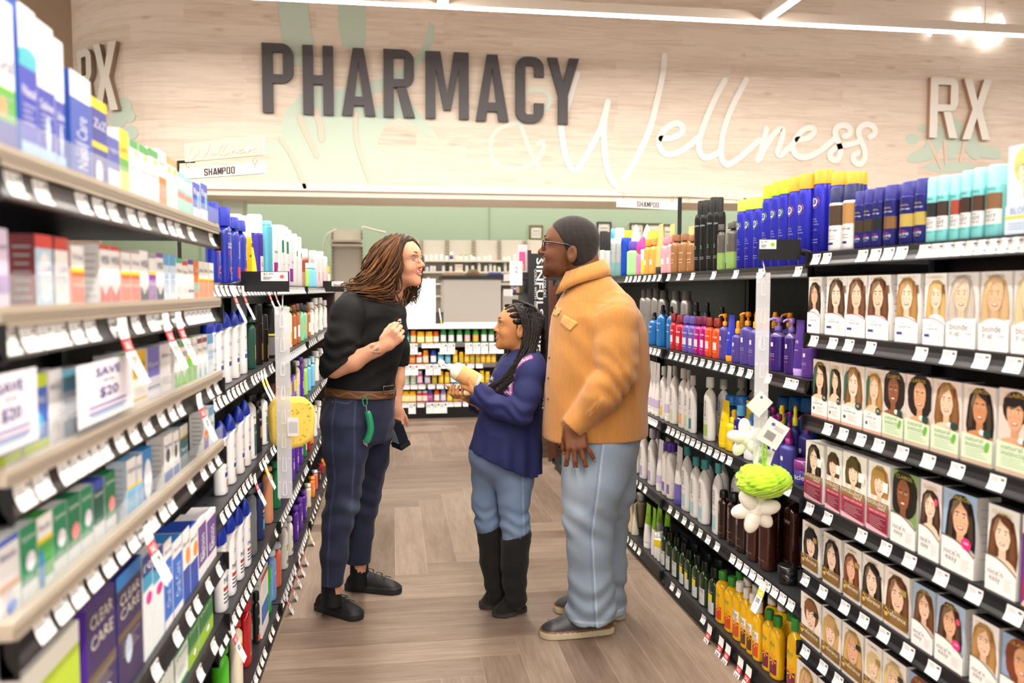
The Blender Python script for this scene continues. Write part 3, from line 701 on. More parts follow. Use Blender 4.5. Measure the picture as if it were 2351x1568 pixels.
PS = [wall_unit(a, b, 549, 13.5, (597, 623, 650, 678), l) for a, b, l in ((905,968,'cream shelf bay behind the woman\'s hair'), (968.5,1029,'cream shelf bay of small bottles, first beyond the woman\'s glasses'), (1029.5,1091,'cream shelf bay holding the white bottle with a purple label'),
   (1091.5,1151,'cream shelf bay of white bottles above the tall cabinet'), (1151.5,1212,'cream shelf bay partly behind the black nail display'), (1212.5,1300,'cream shelf bay hidden mostly by the man'))]
r_ = wall_unit(757, 831, 524, 11.6, (553, 562), 'tall cream shelf bay standing apart beside the woman\'s hair')
mb = MB(); P = [atD(748, 600, 11.6), atD(742, 570, 11.6), atD(750, 540, 11.6), atD(772, 526, 11.6)]
b0 = np.array(P[0]); mb.tube([p-b0 for p in smooth_path(P, 6)], .012, 6, '#e9e4da'); tag(mb.build('cable_conduit', 'painted', None, tuple(b0)), 'bent cream cable loop beside the tall pharmacy shelf bay', 'cable')
mb = MB(); P = [atD(832, 521, 11.6), atD(885, 534, 11.9)]; b0 = np.array(P[0]); mb.tube([p-b0 for p in P], .014, 6, '#e9e4da'); tag(mb.build('cable_conduit', 'painted', None, tuple(b0)), 'straight sloping cream pipe above the woman\'s hair', 'cable')
for (a, b, t, bt, fc, lb) in ((1216,1247,517,550,'#6f6a3a','gold framed certificate on the green wall before the man\'s forehead'), (1371,1404,509.5,545,'#2b2b26','dark framed certificate just past the man\'s head'),
  (1447,1480,512,560,'#4a4632','framed certificate behind the pointed yellow caps'), (1481,1520,513,560,'#4a4632','framed certificate behind the orange tube'), (1522,1547,515,560,'#4a4632','framed certificate nearest the sign post')):
 x0 = onY(a, t, 13.96)[0]; x1, _, z1 = onY(b, t, 13.96); z0 = onY(b, bt, 13.96)[2]
 r = tag(empty('picture_frame', ((x0+x1)/2, 13.99, (z0+z1)/2)), lb, 'picture', 'certificates on the green wall'); w, h = (x1-x0)/2, (z1-z0)/2
 mb = MB()
 for q in ((-w, w, h-.025, h), (-w, w, -h, -h+.025), (-w, -w+.025, -h+.025, h-.025), (w-.025, w, -h+.025, h-.025)): mb.box(q[0], q[1], -.03, 0, q[2], q[3], fc)
 mb.build('frame', 'painted', r)
 mb = MB(); mb.box(-w+.025, w-.025, -.012, -.002, -h+.025, h-.025, '#d9d6cc'); mb.rect(-w*.5, w*.5, h*.15, h*.28, -.0125, '#8b887c')
 for k in range(3): mb.rect(-w*.6, w*.6, -h*.1-k*h*.18, -h*.04-k*h*.18, -.0125, '#a5a296')
 mb.build('certificate', 'paper', r)
# ================================================================== black nail-colour display at the far end
Yd = 6.75
xa = onY(1213, 700, Yd)[0]; xb = onY(1266, 700, Yd)[0]
zt = onY(1215, 582, Yd)[2]
nd = tag(empty('nail_polish_display', (xa, Yd, 0)), 'tall black nail colour display lettered SINFULSHINE between girl and man', 'display stand')
W = xb-xa+.25
mb = MB(); mb.box(0, W, 0, .03, .25, zt, '#19181b'); Tc = W*.0
xs = onY(1240, 700, Yd)[0]-xa
zc = (onY(1240, 597, Yd)[2]+onY(1240, 770, Yd)[2])/2
mb.text('SINFULSHINE', xs-.003, onY(1240, 700, Yd)[2], .058, -.002, '#f4f1ec', w=.78, rot=-PI/2, bold=.01)
mb.text('SINFULCOLORS', onY(1250, 700, Yd)[0]-xa, onY(1250, 646, Yd)[2], .022, -.002, '#f4f1ec', w=.27, rot=-PI/2)
mb.text('COLOR WITH GEL TECH', onY(1229.5, 700, Yd)[0]-xa, onY(1229.5, 662, Yd)[2]-.06, .02, -.002, '#f4f1ec', w=.44, rot=-PI/2)
cxr, czr = onY(1246, 926, Yd)[0]-xa, onY(1246, 926, Yd)[2]
for i in range(2): mb.ell(cxr, czr, .042-.008*i, .042-.008*i, -.0012-.0006*i, '#f4f1ec' if i == 0 else '#19181b', 20)
mb.text('MADE IN', cxr, czr+.009, .009, -.003, '#f4f1ec', w=.036); mb.text('USA', cxr, czr-.009, .013, -.003, '#f4f1ec', w=.03)
mb.build('side_panel', 'painted', nd)
mb = MB(); mb.box(0, .03, .032, .55, .25, zt+.03, '#222024'); mb.build('front_frame', 'painted', nd)
mb = MB(); mb.box(.005, W, .0, .56, 0, .249, '#5d4436');
for k in range(3): mb.box(.004, W, -.002, 0, .06+k*.06, .065+k*.06, '#3a2a22')
mb.build('plinth', 'painted', nd)
for k, py in enumerate((636, 672, 716)):
 z = onY(1206, py, Yd)[2]; mb = MB(); mb.box(-.13, -.002, .02, .5, -.02, 0, '#1b1a1c'); mb.box(-.14, -.13, .02, .5, -.03, .03, '#eceae8'); s = mb.build('shelf', 'painted', nd, (0, 0, z))
 for j in range(4):
  c = ['#c9876a', '#d9b38b', '#5a56a8', '#a9a3c4'][(j+k) % 4]; y = .10+j*.1
  mb = MB(); mb.lathe([(0,.02),(.05,.022),(.055,.012),(.056,.011)], 10, c); mb.lathe([(.056,.011),(.10,.009)], 10, '#16151a'); tag(mb.build('nail_polish', 'gloss', None, (xa-.07, Yd+y, z+.0005)), ('rose', 'beige', 'violet', 'lilac')[(j+k) % 4]+' nail polish bottle on the '+('top', 'middle', 'lowest')[k]+' tier of the black display', 'nail polish', 'nail polishes on the black display')
z0 = onY(1206, 633, Yd)[2]
mb = MB(); mb.box(-.085, 0, .05, .055, .03, .26, '#cfc6cc'); mb.box(-.07, -.02, .048, .05, .05, .2, '#d94f8c'); mb.box(-.06, -.03, .046, .048, .05, .1, '#f0a03a'); mb.build('header_card', 'gloss', nd, (0, 0, z0))
mb = MB(); mb.box(-.155, -.05, -.004, 0, -.1, .1, '#f3f1ef'); mb.text('2', -.10, .03, .05, -.0045, '#777777'); mb.build('price_card', 'paper', nd, (0, .01, z0+.02))
bx = onY(1262, 700, 6.60)[0]
mb = MB(); mb.box(0, .06, 0, .05, 0, 1.5, '#5b3424'); tag(mb.build('end_post', 'painted', None, (bx, 6.6, 0)), 'brown wooden end post between the nail display and the man', 'post')
mb = MB(); mb.box(-.42, .02, 0, .04, 0, 1.5, '#3a2824'); tag(mb.build('end_panel_board', 'painted', None, (XL-.01, 6.96, 0)), 'dark brown end board closing the shelves behind the woman', 'panel')
# ================================================================== PRODUCT KINDS
def bottle_mesh(H, W, D=None, body='#ffffff', e=2.3, neckw=.4, neckh=.04, sh=.12, bands=(), texts=(), n=18, mat='plastic', waist=0., taper=1., base=1., name='body', amax=None):
 """H total height up to the neck; bands: (z0, z1, colour[, halfangle]) as fractions of H; texts: (string, z, h, colour, w, rot)"""
 D = D or W; mb = MB(); rx, ry = W/2, D/2; shz = 1-sh-neckh
 zs = [0, .008, .03]+[b[k] for b in bands for k in (0, 1)]+[shz*k for k in (.2, .4, .6, .8, 1.)]
 zs = sorted(set(round(z, 4) for z in zs if z <= shz)); prof = []
 def rad(z):
  t = z/shz; r = base+(taper-base)*t; r *= 1-waist*math.sin(PI*t)
  if z < .02: r *= .93+.07*(z/.02)**.5
  return r
 for z in zs: prof.append((z*H, rx*rad(z), ry*rad(z), e))
 r1 = rad(shz); nr = min(rx, ry)*neckw*2/2
 for k in (.2, .45, .7, .88, 1.):
  q = math.cos(k*PI/2)**.75; prof.append(((shz+sh*k)*H, nr+(rx*r1-nr)*q, nr+(ry*r1-nr)*q, 2+(e-2)*q))
 prof.append((H, nr, nr, 2.))
 mids = [(prof[i][0]+prof[i+1][0])/2/H for i in range(len(prof)-1)]
 def colf(i, j):
  c = body
  for b in bands:
   if b[0] <= mids[i] <= b[1]:
    if len(b) > 3:
     a = abs(((j/n*2*PI+PI) % (2*PI))-PI)
     if a > b[3]: continue
    c = b[2]
  return c
 mb.lathe(prof, n, colf)
 for t in texts:
  s, z, h, c = t[:4]; w = t[4] if len(t) > 4 else None; rot = t[5] if len(t) > 5 else 0; a0 = t[6] if len(t) > 6 else 0
  k = rad(z); mb.textc(s, z*H, h*H, rx*k+.0003, ry*k+.0003, c, w=None if w is None else w*W, rot=rot, a0=a0, e=e)
 return mb.mesh(name, mat)
def cap_mesh(kind, H, W, c, c2=None, mat='plastic', D=None):
 """H height, W width; sits at z=0"""
 mb = MB(); r = W/2; d = (D or W)/2
 if kind == 'cyl': mb.lathe([(0,r,d),(H*.9,r*.97,d*.97),(H,r*.85,d*.85)], 14, c)
 elif kind == 'flip': mb.lathe([(0,r,d),(H*.55,r,d),(H*.6,r*.96,d*.96),(H*.93,r*.92,d*.92),(H,r*.8,d*.8)], 14, c)
 elif kind == 'dome': mb.lathe([(0,r,d),(H*.3,r*.98,d),(H*.6,r*.8,d*.8),(H*.85,r*.45,d*.45),(H,r*.12,d*.12)], 14, c)
 elif kind == 'pump':
  mb.lathe([(0,r*.8),(H*.32,r*.8),(H*.36,r*.5)], 12, c2 or c); mb.lathe([(H*.3,r*.28),(H*.66,r*.28)], 8, c)
  mb.lathe([(H*.62,r*.55),(H*.7,r*.75),(H*.95,r*.7),(H,r*.5)], 12, c)
  mb.tube([(0,0,H*.86),(0,-r*1.3,H*.88),(0,-r*2.0,H*.80),(0,-r*2.15,H*.70)], [r*.34,r*.3,r*.24,r*.2], 8, c)
 elif kind == 'spray':
  mb.lathe([(0,r*.85),(H*.38,r*.85),(H*.40,r*.62)], 12, c2 or c); mb.lathe([(H*.4,r*.6),(H*.75,r*.56),(H*.95,r*.5),(H,r*.3)], 12, c)
  mb.box(-r*.1, r*.1, -r*.7, -r*.4, H*.72, H*.82, c)
 return mb.mesh('cap', mat)
class Proto:
 def __init__(s, name, mesh, parts=(), D=.05): s.name, s.mesh, s.parts, s.D = name, mesh, parts, D
 def make(s, loc, rz, sc=(1, 1, 1)):
  o = link(s.name, s.mesh, None, loc, rz); o.scale = sc
  for nm, me, off in s.parts: link(nm, me, o, off)
  return o
KIND = {}; PCACHE = {}
def K(key, name, look, cat, fn): KIND[key] = (name, look, cat, fn)
def B(key, name, look, cat, body, cap, capw=.5, caph=.12, cap2=None, D=.7, capmat='plastic', fit=None, cw=None, **kw):
 def fn(H, W):
  Dm = W*D if D < 3 else W; ch = H*caph; bh = H-ch
  q = dict(kw); me = bottle_mesh(bh, W, Dm, body=body, **q); kk, cc = cap
  cwid = W*capw; cd = min(cwid, Dm*.98) if kk in ('cyl', 'flip', 'dome') else cwid
  if fit: cd = Dm*capw
  return Proto(name, me, [('pump' if kk == 'pump' else 'spray_head' if kk == 'spray' else 'cap', cap_mesh(kk, ch+.002, cwid, cc, cap2, capmat, cd), (0, 0, bh-.002))], Dm)
 K(key, name, look, cat, fn)
def can(key, look, body, capc, caph=.16, name='hairspray_can', cat='hair spray', bands=(), texts=(), capw=.96, capk='cyl', mat='metal_can', extra=None, sh=.04):
 B(key, name, look, cat, body, (capk, capc), capw=capw, caph=caph, D=1., sh=sh, neckw=.85, neckh=.005, e=2., bands=bands, texts=texts, mat=mat, n=22)
def TUBE(key, look, body, capc, caph=.14, bands=(), texts=(), name='cream_tube', cat='hair cream'):
 def fn(H, W):
  ch = H*caph; bh = H-ch; mb = MB(); n = 18; rx, ry = W*.5, W*.34; zs = sorted(set([0, .05]+[k/8 for k in range(9)]+[b[k] for b in bands for k in (0, 1)]))
  prof = [(z*bh, rx*(1-.03*z), max(.0015, ry*(1-z**1.6)), 2.) for z in zs]; prof.append((bh+.008, rx*.97, .0012, 2.))
  mids = [(prof[i][0]+prof[i+1][0])/2/bh for i in range(len(prof)-1)]
  def colf(i, j):
   c = body
   for b in bands:
    if b[0] <= mids[i] <= b[1]: c = b[2]
   return c
  mb.lathe([(p[0]+ch, *p[1:]) for p in prof], n, colf)
  for t in texts: mb.textc(t[0], ch+t[1]*bh, t[2]*bh, rx, ry*(1-t[1]**1.6)+.0006, t[3], w=(t[4]*W if len(t) > 4 and t[4] else None), rot=t[5] if len(t) > 5 else 0)
  c = MB(); c.lathe([(0, rx*.86, ry*.95), (ch*.9, rx*.96, ry), (ch, rx*.9, ry*.9)], n, capc)
  return Proto(name, mb.mesh('tube', 'plastic'), [('cap', c.mesh('cap', 'plastic'), (0, 0, 0))], W*.7)
 K(key, name, look, cat, fn)
def JAR(key, look, body, lid, txt=None, name='hair_jar', cat='jar', stack=1):
 def fn(H, W):
  mb = MB(); r = W/2; mb.lathe([(0,r*.92),(.004,r*.96),(H*.58,r*.97),(H*.6,r*.9)], 22, body)
  if txt: mb.textc(txt, H*.3, H*.22, r*.97, r*.97, '#ffffff')
  c = MB(); c.lathe([(0,r),(H*.38,r),(H*.41,r*.9)], 22, lid)
  return Proto(name, mb.mesh('jar', 'gloss'), [('lid', c.mesh('lid', 'gloss'), (0, 0, H*.59))], W)
 K(key, name, look, cat, fn)
# ---- printed cartons
def portrait(mb, x0, x1, z0, z1, y, hair, skin, bg, style='long', seed=0, cloth=None, e=.00022):
 r = random.Random(seed); w, h = x1-x0, z1-z0; cx = x0+w*(.5+r.uniform(-.06, .06)); u = min(w*1.18, h*.92); cz = z0+h*.55
 Y = lambda k: y-e*k
 cl = lambda x: max(x0, min(x1, x)); cz_ = lambda z: max(z0, min(z1, z))
 def shp(pts, k, c): mb.front([(cl(a), cz_(b)) for a, b in pts], Y(k), c)
 def el(px, pz, rx, rz, k, c, rot=0, n=16):
  P = []
  for i in range(n):
   a = 2*PI*i/n; X, Z = rx*math.cos(a), rz*math.sin(a); P.append((px+X*math.cos(rot)-Z*math.sin(rot), pz+X*math.sin(rot)+Z*math.cos(rot)))
  shp(P, k, c)
 mb.rect(x0, x1, z0, z1, Y(0), bg)
 hd = mixc(hair, '#000000', .25); hl = mixc(hair, '#ffe2b0', .16)
 t = r.uniform(-.1, .1)
 if style == 'long':
  P = [(cx-.36*u, z0), (cx-.42*u, z0+.2*h), (cx-.38*u, cz), (cx-.33*u, cz+.26*u), (cx-.16*u, cz+.43*u), (cx+.08*u, cz+.45*u), (cx+.28*u, cz+.33*u), (cx+.37*u, cz+.05*u), (cx+.42*u, cz-.3*u), (cx+.38*u, z0)]
  shp(P[::-1], 1, hd)
  for k, s in ((2, -1), (3, 1)):
   Q = [(cx+s*.18*u, z0+.02*h), (cx+s*.36*u, z0+.1*h), (cx+s*.36*u, cz-.05*u), (cx+s*.29*u, cz+.2*u), (cx+s*.22*u, cz)]; shp(Q if s > 0 else Q[::-1], k, hair)
 elif style == 'bob':
  P = [(cx-.36*u, cz-.32*u), (cx-.40*u, cz-.05*u), (cx-.34*u, cz+.26*u), (cx-.14*u, cz+.43*u), (cx+.1*u, cz+.44*u), (cx+.3*u, cz+.3*u), (cx+.38*u, cz), (cx+.34*u, cz-.32*u)]; shp(P[::-1], 1, hair)
 elif style == 'afro':
  el(cx, cz+.08*u, .47*u, .46*u, 1, hair); el(cx, cz-.1*u, .45*u, .4*u, 2, hair)
 else:
  el(cx, cz+.12*u, .34*u, .34*u, 1, hair)
 sk2 = mixc(skin, '#7a3c20', .18)
 shp([(cx-.1*u, cz-.5*u), (cx+.1*u, cz-.5*u), (cx+.09*u, cz-.15*u), (cx-.09*u, cz-.15*u)], 4, sk2)
 el(cx, z0-.02*h, .42*u, max(.16*h, cz-z0-.42*u), 5, cloth or skin)
 F = [(cx+a*u, cz+b*u) for a, b in ((0,-.31),(.09,-.285),(.165,-.2),(.205,-.05),(.215,.08),(.19,.22),(.1,.32),(0,.345),(-.1,.32),(-.19,.22),(-.215,.08),(-.205,-.05),(-.165,-.2),(-.09,-.285))]
 shp(F, 6, skin)
 el(cx+.12*u, cz-.06*u, .05*u, .035*u, 7, mixc(skin, '#d9604a', .22)); el(cx-.12*u, cz-.06*u, .05*u, .035*u, 7, mixc(skin, '#d9604a', .22))
 for s in (-1, 1):
  el(cx+s*.09*u, cz+.055*u, .042*u, .018*u, 8, '#f5efe9'); el(cx+s*.09*u, cz+.055*u, .02*u, .019*u, 9, '#2a1c16')
  shp([(cx+s*.09*u-.055*u, cz+.105*u), (cx+s*.09*u+.055*u, cz+.105*u), (cx+s*.09*u+.04*u, cz+.125*u), (cx+s*.09*u-.04*u, cz+.125*u)], 8, mixc(hair, '#20120a', .5))
 shp([(cx-.025*u, cz-.075*u), (cx+.03*u, cz-.075*u), (cx+.01*u, cz+.03*u)], 8, sk2)
 el(cx, cz-.165*u, .085*u, .034*u, 8, '#b5473f'); el(cx, cz-.16*u, .062*u, .015*u, 9, '#fbf6f0')
 if style in ('long', 'bob'):
  p = cx+t*u
  shp([(p, cz+.38*u), (p-.02*u, cz+.30*u), (cx-.15*u, cz+.16*u), (cx-.215*u, cz-.02*u), (cx-.25*u, cz+.1*u), (cx-.2*u, cz+.3*u)], 10, hl if style == 'long' else hair)
  shp([(p, cz+.38*u), (cx+.2*u, cz+.32*u), (cx+.255*u, cz+.1*u), (cx+.22*u, cz-.02*u), (cx+.16*u, cz+.18*u), (p+.02*u, cz+.29*u)], 10, hair)
  if style == 'bob': shp([(p-.1*u, cz+.36*u), (cx-.22*u, cz+.1*u), (cx-.02*u, cz+.15*u), (cx+.2*u, cz+.08*u), (cx+.22*u, cz+.2*u), (p+.05*u, cz+.38*u)], 11, hair)
  for q in (-.3, -.24, .26, .32): shp([(cx+q*u, cz-.4*u), (cx+q*u+.012*u, cz-.4*u), (cx+q*.85*u+.012*u, cz+.12*u), (cx+q*.85*u, cz+.12*u)], 11, hl)
 elif style == 'short':
  shp([(cx-.26*u, cz+.05*u), (cx-.17*u, cz+.15*u), (cx-.02*u, cz+.13*u), (cx+.12*u, cz+.2*u), (cx+.25*u, cz+.06*u), (cx+.3*u, cz+.28*u), (cx+.1*u, cz+.44*u), (cx-.14*u, cz+.43*u), (cx-.3*u, cz+.28*u)], 10, hair)
 return Y(13)
def lines(mb, x0, x1, z1, n, dz, y, c, th=.0011, rag=0):
 for k in range(n):
  mb.rect(x0, x1-(x1-x0)*((k*37 % 10)/10)*.45*(1 if rag else 0), z1-k*dz-th, z1-k*dz, y, c)
def carton(w, d, h, c, side=None, top=None, sidetxt='#9a9a9a'):
 mb = MB(); side = side or c; mb.box(-w/2, w/2, -d/2, d/2, 0, h, c, {'left': side, 'right': side, 'top': top or side, 'back': side})
 for sx in (-1, 1):
  x = sx*(w/2+.0003)
  for k in range(7):
   z = h*(.86-.1*k); q = d*(.34-.04*(k*7 % 3))
   P = [(x, -q, z-.0022), (x, q, z-.0022), (x, q, z), (x, -q, z)]; mb.poly(P if sx > 0 else P[::-1], sidetxt)
 return mb
SK = ['#f0c8a8', '#e8b48f', '#c98a5c', '#8a5433', '#f4d3b8', '#d9a279']
def HB(key, look, fn, name='hair_color_box', cat='hair colour box', d=.058, side='#efece8', top='#2a2526'):
 def f(H, W, var=0):
  mb = carton(W, d, H, '#f7f4ef', side, top, '#a5a29f'); fn(mb, W, H, -d/2-.0002, var); return Proto(name, mb.mesh('hair_color_box', 'carton'), (), d)
 K(key, name, look, cat, f)
HAIRS = ['#1e1310', '#2a1912', '#4a2c1a', '#6b3d1f', '#8a5a2e', '#b5864a', '#d6ae6c', '#e3c88e', '#7a3a22']
def art_touch(mb, w, h, y, v):
 hair = [2, 3, 3, 5, 6, 0][v % 6]; y2 = portrait(mb, -w/2, w/2, h*.27, h, y, HAIRS[hair], SK[[4, 0, 0, 4, 4, 1][v % 6]], '#f3efe9', 'long', 11+v, '#f6f3ef')
 mb.text('CLAIROL', 0, h*.955, h*.036, y2, '#d8c49a', w=w*.72)
 P = [(-w/2, h*.36)]+[(-w/2+w*k/10, h*(.36-.015*k/10*5+.04*math.sin(k/10*PI))) for k in range(11)]+[(w/2, 0), (-w/2, 0)]
 mb.front(P[::-1], y2-.0003, '#fbf9f6')
 for k in range(10):
  f = lambda q: h*(.36-.0075*q+.04*math.sin(q/10*PI)); a, b = -w/2+w*k/10, -w/2+w*(k+1)/10
  mb.front([(a, f(k)), (b, f(k+1)), (b, f(k+1)+h*.012), (a, f(k)+h*.012)], y2-.0005, '#a8323c')
 yy = y2-.0007
 mb.text('root', -w*.16, h*.275, h*.028, yy, '#8d8a92', w=w*.2); mb.text('touch-up', -w*.06, h*.225, h*.045, yy, '#55535c', w=w*.52)
 mb.rect(-w*.42, -w*.12, h*.11, h*.15, yy, '#2b3a7d'); mb.ell(-w*.08, h*.13, w*.1, h*.022, yy-.0002, '#e9edf4'); lines(mb, w*.08, w*.42, h*.17, 5, h*.02, yy, '#b9b7bb', .0009, 1)
 mb.rect(w*.36, w*.48, h*.72, h*.84, yy, '#6b4630')
def art_touch0(mb, w, h, y, v):
 y2 = portrait(mb, -w/2, w/2, h*.3, h, y, HAIRS[[1, 1, 4, 5][v % 4]], SK[[0, 0, 4, 0][v % 4]], '#d9cabb', 'long', 31+v)
 mb.front([(-w*.42, h*.4), (-w*.36, h*.4), (-w*.2, h*.82), (-w*.3, h*.9), (-w*.42, h*.78)], y2, '#2f5a4c')
 mb.text('CLAIROL', 0, h*.93, h*.05, y2, '#c9a24a', w=w*.6)
 mb.front([(-w/2, 0), (w/2, 0), (w/2, h*.30), (-w/2, h*.34)], y2-.0003, '#f6f3ec'); yy = y2-.0006
 mb.text('touch-up', -w*.1, h*.24, h*.05, yy, '#4c4a50', w=w*.58); mb.text('root', -w*.2, h*.29, h*.03, yy, '#8d8a92'); mb.ell(w*.3, h*.36, w*.14, h*.06, yy-.0002, '#1f3d35'); mb.text('0%', w*.3, h*.365, h*.04, yy-.0005, '#ffffff')
 lines(mb, -w*.2, w*.3, h*.18, 4, h*.026, yy, '#8f8c8a', .001, 1); mb.rect(-w*.4, -w*.28, h*.12, h*.17, yy, '#4c4a50'); mb.rect(-w/2, w/2, 0, h*.05, yy, '#d9a894')
def art_nat(mb, w, h, y, v):
 st = ['afro', 'afro', 'long', 'long', 'short'][v % 5]
 y2 = portrait(mb, -w/2, w/2, h*.34, h, y, HAIRS[[0, 0, 4, 1, 0][v % 5]], SK[[3, 5, 0, 2, 5][v % 5]], '#dcc9bd', st, 51+v)
 mb.text('CLAIROL', 0, h*.93, h*.05, y2, '#c9a24a', w=w*.62); mb.front([(-w/2, 0), (w/2, 0), (w/2, h*.34), (-w/2, h*.38)], y2-.0003, '#d5e6c4'); yy = y2-.0006
 mb.text('natural', -w*.08, h*.315, h*.06, yy, '#7d9a76', w=w*.56); mb.text('instincts', -w*.06, h*.245, h*.06, yy, '#7d9a76', w=w*.6)
 mb.ell(w*.33, h*.25, w*.07, h*.07, yy-.0002, '#6cb33f', rot=-.4); mb.ell(w*.16, h*.42, w*.09, h*.035, yy-.0002, '#f1ece6'); mb.ell(w*.33, h*.41, w*.13, h*.055, yy-.0003, '#20403a')
 lines(mb, -w*.36, w*.4, h*.19, 4, h*.03, yy, '#a3b596', .001, 1); mb.rect(-w/2, w/2, 0, h*.055, yy, '#c9b39c')
def art_exc(mb, w, h, y, v):
 y2 = portrait(mb, -w/2, w/2, h*.36, h, y, HAIRS[[0, 2, 2, 5][v % 4]], SK[4], '#f2ece4', ['long', 'bob', 'bob', 'bob'][v % 4], 71+v)
 mb.text("L'OREAL", 0, h*.92, h*.045, y2, '#5c5a2c', w=w*.5); yy = y2-.0003
 mb.rect(-w/2, w/2, h*.34, h*.46, yy, '#8f6f42'); mb.text('EXCELLENCE', -w*.02, h*.42, h*.05, yy-.0003, '#f8f2e2', w=w*.86); mb.text('CREME', w*.18, h*.365, h*.035, yy-.0003, '#f8f2e2', w=w*.34)
 mb.rect(-w/2, w/2, 0, h*.34, yy, '#a8324a'); mb.rect(-w*.4, w*.44, h*.05, h*.26, yy-.0002, '#7d1c34'); mb.text('TRIPLE CARE COLOR', 0, h*.30, h*.03, yy-.0003, '#ffd9df', w=w*.8); lines(mb, -w*.36, w*.4, h*.23, 6, h*.028, yy-.0004, '#e3a7b4', .001, 1)
 mb.rect(w*.22, w*.46, h*.62, h*.76, yy-.0002, '#f3efe9'); mb.front([(-w/2, 0), (w/2, 0), (w/2, h*.03), (-w/2, h*.08)], yy-.0005, '#e9b7c0')
def art_nice(mb, w, h, y, v):
 y2 = portrait(mb, -w/2, w/2, h*.28, h, y, HAIRS[[0, 2, 1, 3, 3, 2, 5, 8][v % 8]], SK[[3, 4, 1, 4, 0, 1, 0, 5][v % 8]], ['#7fa05c', '#f0e2e0', '#9fb9d6', '#eceae6', '#9db7cf', '#a9bfd9', '#efe6e4', '#8fa6c4'][v % 8], 'afro' if v % 8 in (0, 7) else 'long', 91+v, None if v % 2 else '#d9c3b2')
 mb.text('CLAIROL', 0, h*.93, h*.05, y2, '#c9b25a', w=w*.66); yy = y2-.0003
 f = lambda q: h*(.40-.14*q+.05*math.sin(q*PI))
 mb.front([(-w/2+w*k/10, f(k/10)) for k in range(11)][::-1]+[(-w/2, 0), (w/2, 0)], yy, '#f5f3f0')
 for k in range(10): mb.front([(-w/2+w*k/10, f(k/10)), (-w/2+w*(k+1)/10, f((k+1)/10)), (-w/2+w*(k+1)/10, f((k+1)/10)+h*.02), (-w/2+w*k/10, f(k/10)+h*.02)], yy-.0002, '#6b6054')
 mb.text("nice'n", -w*.16, h*.235, h*.075, yy-.0003, '#6d6a6c', w=w*.5); mb.text('easy', -w*.18, h*.14, h*.07, yy-.0003, '#6d6a6c', w=w*.36); lines(mb, w*.12, w*.42, h*.2, 6, h*.025, yy-.0003, '#b5b2b2', .001, 1)
 if v % 3 == 2: mb.ell(w*.26, h*.40, w*.15, h*.075, yy-.0004, '#e0317f'); mb.text('100%', w*.26, h*.41, h*.03, yy-.0006, '#ffffff')
 if v % 4 == 1: mb.ell(w*.3, h*.76, w*.08, h*.05, yy-.0004, '#e2506a')
def art_pref(mb, w, h, y, v):
 y2 = portrait(mb, -w/2, w/2, h*.06, h, y, HAIRS[[0, 1, 8, 0, 3, 4, 6, 6, 7, 7][v % 10]], SK[[4, 4, 1, 4, 0][v % 5]], '#efe6da', ['bob', 'long', 'long', 'long', 'long', 'short', 'bob', 'long', 'bob', 'long'][v % 10], 111+v)
 mb.text("L'OREAL", 0, h*.93, h*.045, y2, '#6d5a34', w=w*.55); yy = y2-.0003
 mb.front([(-w/2, h*.08), (w/2, h*.08), (w/2, h*.33), (-w/2, h*.33)], yy, '#7d5a26'); mb.text('SUPERIOR', w*.05, h*.305, h*.022, yy-.0003, '#e9d3a0', w=w*.34); mb.text('Preference', w*.03, h*.25, h*.085, yy-.0003, '#f6ead0', w=w*.8)
 mb.ell(-w*.36, h*.22, w*.07, h*.06, yy-.0004, '#e2b44a'); mb.front([(-w*.43, h*.24), (-w*.29, h*.24), (-w*.36, h*.33)], yy-.0004, '#e2b44a'); lines(mb, -w*.2, w*.4, h*.18, 3, h*.03, yy-.0003, '#b8955a', .001, 1)
 mb.rect(w*.2, w*.42, h*.66, h*.76, yy, '#2e2620' if v % 2 else '#a98a4a')
def art_blonde(mb, w, h, y, v):
 y2 = portrait(mb, -w/2, w/2, h*.3, h, y, ['#c9bdb0', '#cfae80', '#dcc39a', '#d9c7a6'][v % 4], SK[[0, 1, 4, 4][v % 4]], '#d9d2cc', 'long', 131+v, '#f1e7de')
 mb.text('CLAIROL', 0, h*.95, h*.042, y2, '#8d8478', w=w*.62); yy = y2-.0003; mb.front([(-w/2, 0), (w/2, 0), (w/2, h*.40), (-w/2, h*.33)], yy, '#f9f6f2')
 mb.text('blonde', -w*.06, h*.28, h*.09, yy-.0003, '#4d4a4c', w=w*.62); mb.text('it up', -w*.2, h*.18, h*.09, yy-.0003, '#4d4a4c', w=w*.34); mb.text('TONER', w*.24, h*.19, h*.03, yy-.0003, '#6d6a6c', w=w*.26); lines(mb, -w*.36, w*.36, h*.11, 3, h*.025, yy-.0003, '#e2cdb8', .001, 1)
def art_bigblonde(mb, w, h, y, v):
 y2 = portrait(mb, -w/2, w/2, h*.3, h, y, '#e6c678', SK[4], '#c9d2dd', 'short', 152, '#d9dde6'); yy = y2-.0003
 mb.rect(-w/2, w/2, 0, h*.32, yy, '#c3cfe2'); mb.rect(-w/2, w/2, h*.17, h*.205, yy-.0002, '#e9c63a'); mb.text('BLONDE', 0, h*.26, h*.07, yy-.0003, '#6f86b4', w=w*.7); lines(mb, -w*.4, w*.4, h*.12, 3, h*.03, yy-.0003, '#8fa0c0', .0012, 1)
def art_red(mb, w, h, y, v):
 y2 = portrait(mb, -w/2, w/2, 0, h*.8, y, '#c23a2a', SK[0], '#6a2a86', 'long', 171); mb.text('SPLAT', 0, h*.88, h*.08, y2, '#ffffff', w=w*.6)
HB('touch', 'white root touch-up box with long-haired woman', art_touch); HB('touch0', 'beige root touch-up box with green-scarfed woman', art_touch0)
